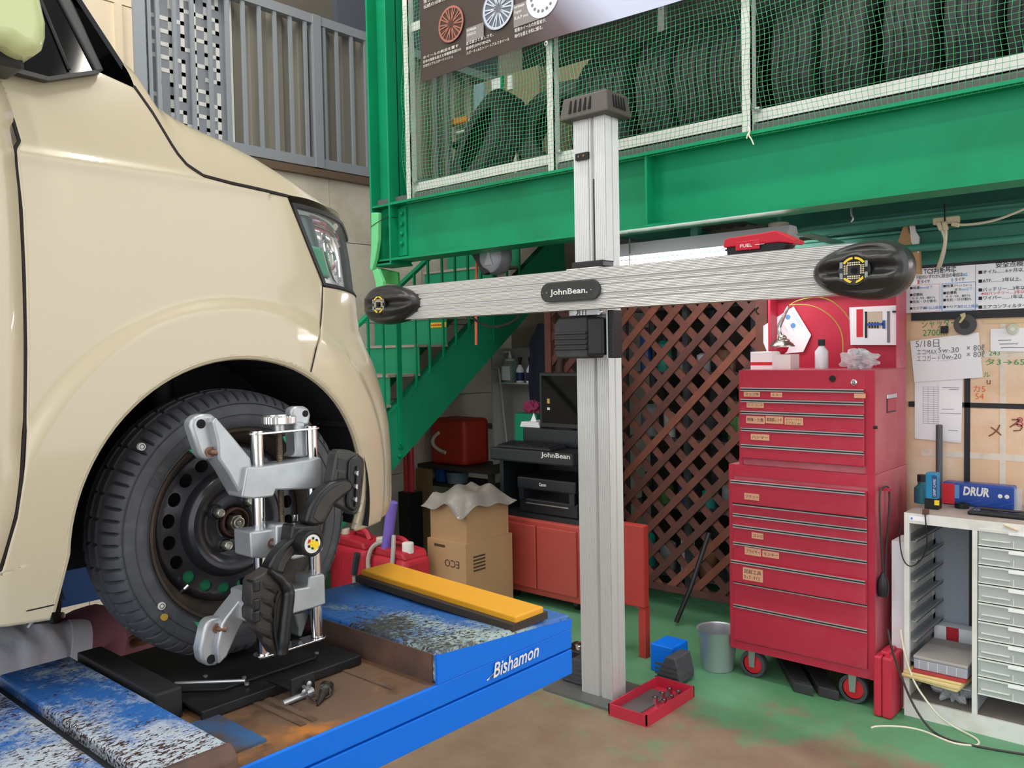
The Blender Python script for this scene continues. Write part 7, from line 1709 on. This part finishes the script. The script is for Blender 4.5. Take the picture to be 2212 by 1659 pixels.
# ================================================================ corner below the stairs
pcan = at(830, 1165, Z=.36)
def jerry(x, y, label, pump, k=1.22):
    t = thing('jerry_can', (x, y, 0), label, 'jerry can', 'red jerry cans'); m = mat('can_red', '#c0283a', .45, var=[('#a32030', 4, .4, .8)])
    P = lambda a, b, c: (x + a * k, y + b * k, c * k)
    def bx(a, b, c, d, e, f): return B(x + a * k, x + b * k, y + c * k, y + d * k, e * k, f * k)
    bx(-.15, .15, -.085, .085, 0, .30).build('tank', m, t, bevel=.035, seg=3)
    MB().prism([P(-.14, -.075, .295), P(.14, -.075, .295), P(.12, -.075, .33), P(-.10, -.075, .345)], (0, .15 * k, 0)).build('shoulder', m, t, bevel=.012)
    MB().tube([P(-.05, 0, .335), P(-.03, 0, .375), P(.06, 0, .375), P(.09, 0, .33)], .014 * k, 8, smooth=1).build('handle', m, t, smooth=True)
    MB().cyl(P(-.09, -.02, .33), P(-.09, -.02, .37), .028 * k, 16).build('cap', mat('cap_cream', '#d8d0bc', .5), t, bevel=.004)
    for q in (-1, 1): bx(.05 * q - .008, .05 * q + .008, -.089, -.084, .04, .26).build('rib', m, t, bevel=.003)
    if pump:
        MB().cyl(P(-.02, -.05, .33), P(.03, -.05, .56), .026 * k, 16).build('siphon_bulb', mat('pump_purple', '#7a62c0', .5), t, smooth=True)
        MB().tube([P(-.02, -.05, .37), P(-.09, -.09, .34), P(-.10, -.11, .24), P(-.02, -.12, .12), P(.07, -.12, .15), P(.08, -.10, .28), P(.035, -.05, .40)], .011 * k, 8, smooth=2).build('siphon_hose', mat('hose_clear', '#a9a098', .4), t, smooth=True)
        MB().cyl(P(.10, -.02, .32), P(.10, -.02, .37), .028 * k, 16).build('cap', WHITE, t, bevel=.004)
jx2 = at(858, 1172, Z=.43); jerry(jx2.x, jx2.y, 'right red jerry can with purple siphon pump and hose', True)
jerry(jx2.x - .40, jx2.y + .03, 'left red jerry can with beige cap beside the front tyre', False)
xk, yk = jx2.x + .27, jx2.y + .14
KR_ = mat('carton_brown', '#b18d66', .8)
ca = thing('carton', (xk, yk + .2, 0), 'brown cardboard carton printed ECO beside the jerry cans', 'carton'); xa_, xb_ = xk - .16, xk + .16
B(xa_, xb_, yk, yk + .4, 0, .45).build('box', KR_, ca); B(xa_ + .06, xa_ + .15, yk - .001, yk, .41, .425).build('tape', mat('carton_ink', '#4a3526', .8), ca)
txt('ECO', (xa_ + .27, yk - .001, .345), .045, mat('carton_ink', '#4a3526', .8), ca, ux=(-1, 0, 0), uy=(0, 0, -1), lift=.001)
for k in range(5): B(xb_ + .0, xb_ + .001, yk + .06, yk + .16, .36 - .02 * k, .37 - .02 * k).build('printed_line', mat('carton_ink', '#4a3526', .8), ca)
cb2 = thing('carton', (xk, yk + .2, .45), 'open brown carton draped with grey plastic on top of another', 'carton'); B(xa_ + .01, xb_ - .01, yk + .02, yk + .38, .4501, .66).build('box', KR_, cb2)
def drape(u, v):
    x, y = xa_ - .03 + (xb_ - xa_ + .06) * u, yk - .02 + .44 * v; e = min(u, 1 - u, v, 1 - v)
    return Vector((x, y, .705 + .03 * sstep(0, .3, e) - .09 * sstep(.16, 0, e) * (.75 + .25 * math.sin(u * 9 + 4 * v)) + .012 * math.sin(u * 13 + v * 7) + .010 * math.sin(v * 15 + 5 * u)))
MB().grid(drape, 30, 24).build('plastic_sheet', mat('bag_grey', '#87817a', .3), label='crumpled grey plastic sheet over the upper carton', cat='plastic sheet', thick=.002)
# tank, tubs and planks further back
def py_(px, py, Y): return at(px, py, Y=Y)
Yq = 4.75
p = py_(955, 950, Yq); rt = thing('red_tank', (p.x, Yq, 0), 'orange-red portable tank with white handle under the stairs', 'tank')
x0, x1, z0, z1 = face_y(928, 905, 1003, 1005, Yq)
B(x0, x1, Yq, Yq + .3, z0, z1).build('tank_body', mat('tank_orange', '#b8321f', .5), rt, bevel=.04, seg=3); MB().tube([py_(q[0], q[1], Yq - .01) for q in ((948, 935), (936, 945), (934, 960), (948, 972), (962, 978))], .014, 8, smooth=2).build('handle', WHITE_ST, rt, smooth=True)
tbl = thing('work_bench', (p.x, Yq + .2, 0), 'low dark bench carrying tanks and tubs below the stairs', 'bench')
bx0, bx1 = face_y(880, 1000, 1060, 1010, Yq - .05)[:2]; B(bx0, bx1, Yq - .05, Yq + .4, z0 - .03, z0 - .001).build('bench_top', mat('bench_dark', '#3a322c', .7), tbl)
for x in (bx0 + .04, bx1 - .04):
    for y in (Yq, Yq + .35): B(x - .02, x + .02, y - .02, y + .02, 0, z0 - .03).build('leg', mat('bench_dark', '#3a322c', .7), tbl)
zl2 = face_y(920, 1040, 1000, 1046, Yq - .02)[2]; B(bx0, bx1, Yq - .03, Yq + .38, zl2 - .02, zl2).build('lower_shelf', mat('bench_dark', '#3a322c', .7), tbl)
for (a, b_, c, d, nm, lb, hx) in ((922, 1012, 945, 1040, 'blue_tub', 'blue plastic tub on the bench shelf below the stairs', '#1f5fae'), (950, 1022, 985, 1043, 'grey_tub', 'pale blue-grey tub on the bench shelf below the stairs', '#7d97a3')):
    x0, x1, q0, q1 = face_y(a, b_, c, d, Yq - .01); t = thing(nm, ((x0 + x1) / 2, Yq + .1, zl2), lb, 'tub'); r_ = (x1 - x0) / 2
    MB().lathe(((x0 + x1) / 2, Yq + .1, zl2), (0, 0, 1), [(0, 0), (r_ * .85, 0), (r_, q1 - zl2), (r_ * 1.06, q1 - zl2), (r_ * .95, q1 - zl2 - .005), (r_ * .8, .01)], 24).build('tub_body', mat(nm + '_plastic', hx, .5), t, smooth=40)
x0, x1, z0_, z1_ = face_y(899, 1014, 925, 1080, Yq - .15); pl_ = B(x0, x1, Yq - .15, Yq - .1, 0, z1_).build('wood_plank', mat('plank_wood', '#8f6f4c', .7), label='short upright wooden plank under the stairs', cat='plank')
for k, px in enumerate((879, 889)):
    x0, x1, z0_, z1_ = face_y(px - 5, 990, px + 4, 1062, 4.3); t = B(x0, x1, 4.3, 4.32, z0_, z1_)
    MB().cyl(((x0 + x1) / 2, 4.3, z0_), ((x0 + x1) / 2, 4.3, z1_ + .15), (x1 - x0) / 2, 10).build('red_tube', mat('tube_red', '#c9323c', .3), label=('left' if k == 0 else 'right') + ' of two slim red tubes leaning under the stairs', cat='tube', group='slim red tubes under the stairs')
tr_ = thing('tube_stand', (py_(884, 1070, 4.3).x, 4.3, 0), 'black stand holding the slim red tubes', 'stand'); q = py_(884, 1062, 4.3); B(q.x - .07, q.x + .07, 4.25, 4.37, 0, q.z).build('box', BLACKP, tr_)
# silver pipe stub on the wall
q = py_(1005, 915, 5.3); MB().cyl((q.x, 5.3, q.z), (q.x + .33, 5.3, q.z - .01), .012, 10).cyl((q.x + .25, 5.3, q.z - .01), (q.x + .25, YB, q.z - .01), .012, 10).box(q.x + .27, q.x + .36, 5.28, 5.32, q.z - .03, q.z + .015).build('wall_tap', STEEL, label='steel pipe and tap on the wall under the stairs', cat='tap')
q = py_(1024, 820, 5.7); B(q.x - .05, q.x + .03, 5.7, YB, q.z - .06, q.z + .05).build('switch_box', WHITE, label='small white box on the rear wall beside the staircase', cat='box', bevel=.02)

# ================================================================ around the mast foot
tr = thing('tool_tray', at(1397, 1572, Z=0), 'shallow red tray with sockets on the floor before the tower', 'tray')
c = at(1397, 1572, Z=0); x0, x1, y0, y1 = c.x - .19, c.x, c.y, at(1500, 1516, X=c.x).y
TRD2 = mat('tray_red', '#c02a42', .45)
q = MB(); q.box(x0, x1, y0, y1, 0, .006).box(x0, x1, y0, y0 + .006, .006, .05).box(x0, x1, y1 - .006, y1, .006, .05).box(x0, x0 + .006, y0, y1, .006, .05).box(x1 - .006, x1, y0, y1, .006, .05); q.build('pan', TRD2, tr)
for k in range(6):
    x, y = x1 - .045 - .045 * (k % 2), y1 - .06 - .06 * (k // 2); sk = thing('socket', (x, y, .006), 'chrome socket in the red floor tray, %s column, %s row' % (('right', 'left')[k % 2], ('farthest', 'middle', 'nearest')[k // 2]), 'socket', 'sockets in the red tray'); MB().lathe((x, y, .0062), (0, 0, 1), [(.009, .002), (.009, 0), (.014, 0), (.013, .03), (.008, .03), (.007, .02), (0, .02)], 14).build('barrel', CHROME, sk, smooth=40)
q = at(1285, 1540, Z=0)
for k, (dx, lb) in enumerate(((-.10, 'left'), (.24, 'right'))):
    t = thing('rubber_ramp', (XM0 + dx, 3.0, 0), 'black ribbed rubber pad %s of the tower foot' % lb, 'rubber pad')
    x = (XM0 - .02 if k == 0 else XM1 + .14) ; MB().prism([(x - .13, 3.06 + .28 * k, .013), (x + .0, 3.06 + .28 * k, .013), (x + .0, 3.06 + .28 * k, .05), (x - .02, 3.06 + .28 * k, .13), (x - .07, 3.06 + .28 * k, .13)], (0, .14, 0)).build('pad', RUBBER, t, bevel=.006)
    for j in range(4): B(x - .125 + .0 * j, x - .005, 3.056 + .28 * k, 3.06 + .28 * k, .02 + .022 * j, .03 + .022 * j).build('rib', RUBBER, t)
p = at(1255, 1395, Y=3.2); hn = thing('hydraulic_unit', (p.x - .02, 3.25, 0), 'black hydraulic unit with steel cap beside the lift end', 'hydraulic unit')
B(p.x - .12, p.x + .02, 3.2, 3.32, 0, p.z - .03).build('body', BLACKP, hn, bevel=.01); MB().lathe((p.x - .03, 3.24, p.z - .03), (0, 0, 1), [(.03, 0), (.03, .018), (.02, .026), (0, .028)], 18).build('cap', CHROME, hn, smooth=True)
rb = thing('red_stand', (at(1375, 1200, Y=3.55).x, 3.55, 0), 'red steel equipment stand just right of the tower', 'stand')
x0, x1, z0, z1 = face_y(1348, 1160, 1398, 1312, 3.55); B(x0 - .1, x1 - .02, 3.55, 3.6, z0, z1 + .06).build('panel', mat('stand_red', '#b3372f', .5), rb, bevel=.008); B(x0 - .1, x0 - .06, 3.56, 3.6, 0, z0).build('leg', mat('stand_red', '#b3372f', .5), rb); B(x1 - .06, x1 - .02, 3.56, 3.6, 0, z0).build('leg', mat('stand_red', '#b3372f', .5), rb)
x0, x1, z0, z1 = face_y(1405, 1395, 1452, 1440, 3.45); B(x0, x1, 3.45, 3.6, 0, z1).build('blue_crate', BLUE, label='small blue box on the floor right of the tower foot', cat='box', bevel=.006)
p = at(1548, 1455, Z=0); bu = thing('metal_bucket', (p.x, p.y + .05, 0), 'pale metal bucket on the floor left of the red cabinet', 'bucket'); MB().lathe((p.x - .03, p.y + .07, 0), (0, 0, 1), [(0, .002), (.075, .002), (.095, .19), (.10, .195), (.092, .19), (.072, .01), (0, .01)], 28).build('pail', mat('bucket_zinc', '#b9bfc2', .35, .6), bu, smooth=40)
q = at(1430, 1340, Y=3.95); MB().tube([(q.x, 4.1, 0.02), (q.x + .05, 4.17, .2), (q.x + .1, 4.3, .5)], .014, 8).build('grease_gun', TRK, label='dark tool leaning on the foot of the lattice', cat='tool')
p = at(765, 1225, Y=2.6); jh = thing('trolley_jack', (p.x, 2.6, 0), 'dark trolley jack with black handle beyond the lift end', 'jack')
B(p.x - .12, p.x + .06, 2.55, 2.75, 0, .12).build('chassis', BLACKP, jh, bevel=.01); MB().cyl((p.x - .06, 2.65, .1), at(765, 1245, Y=2.62), .010, 10).build('shaft', STEEL, jh); MB().cyl(at(765, 1240, Y=2.62), at(772, 1196, Y=2.62), .017, 12).build('grip', mat('grip_navy', '#1a1e2c', .5), jh)
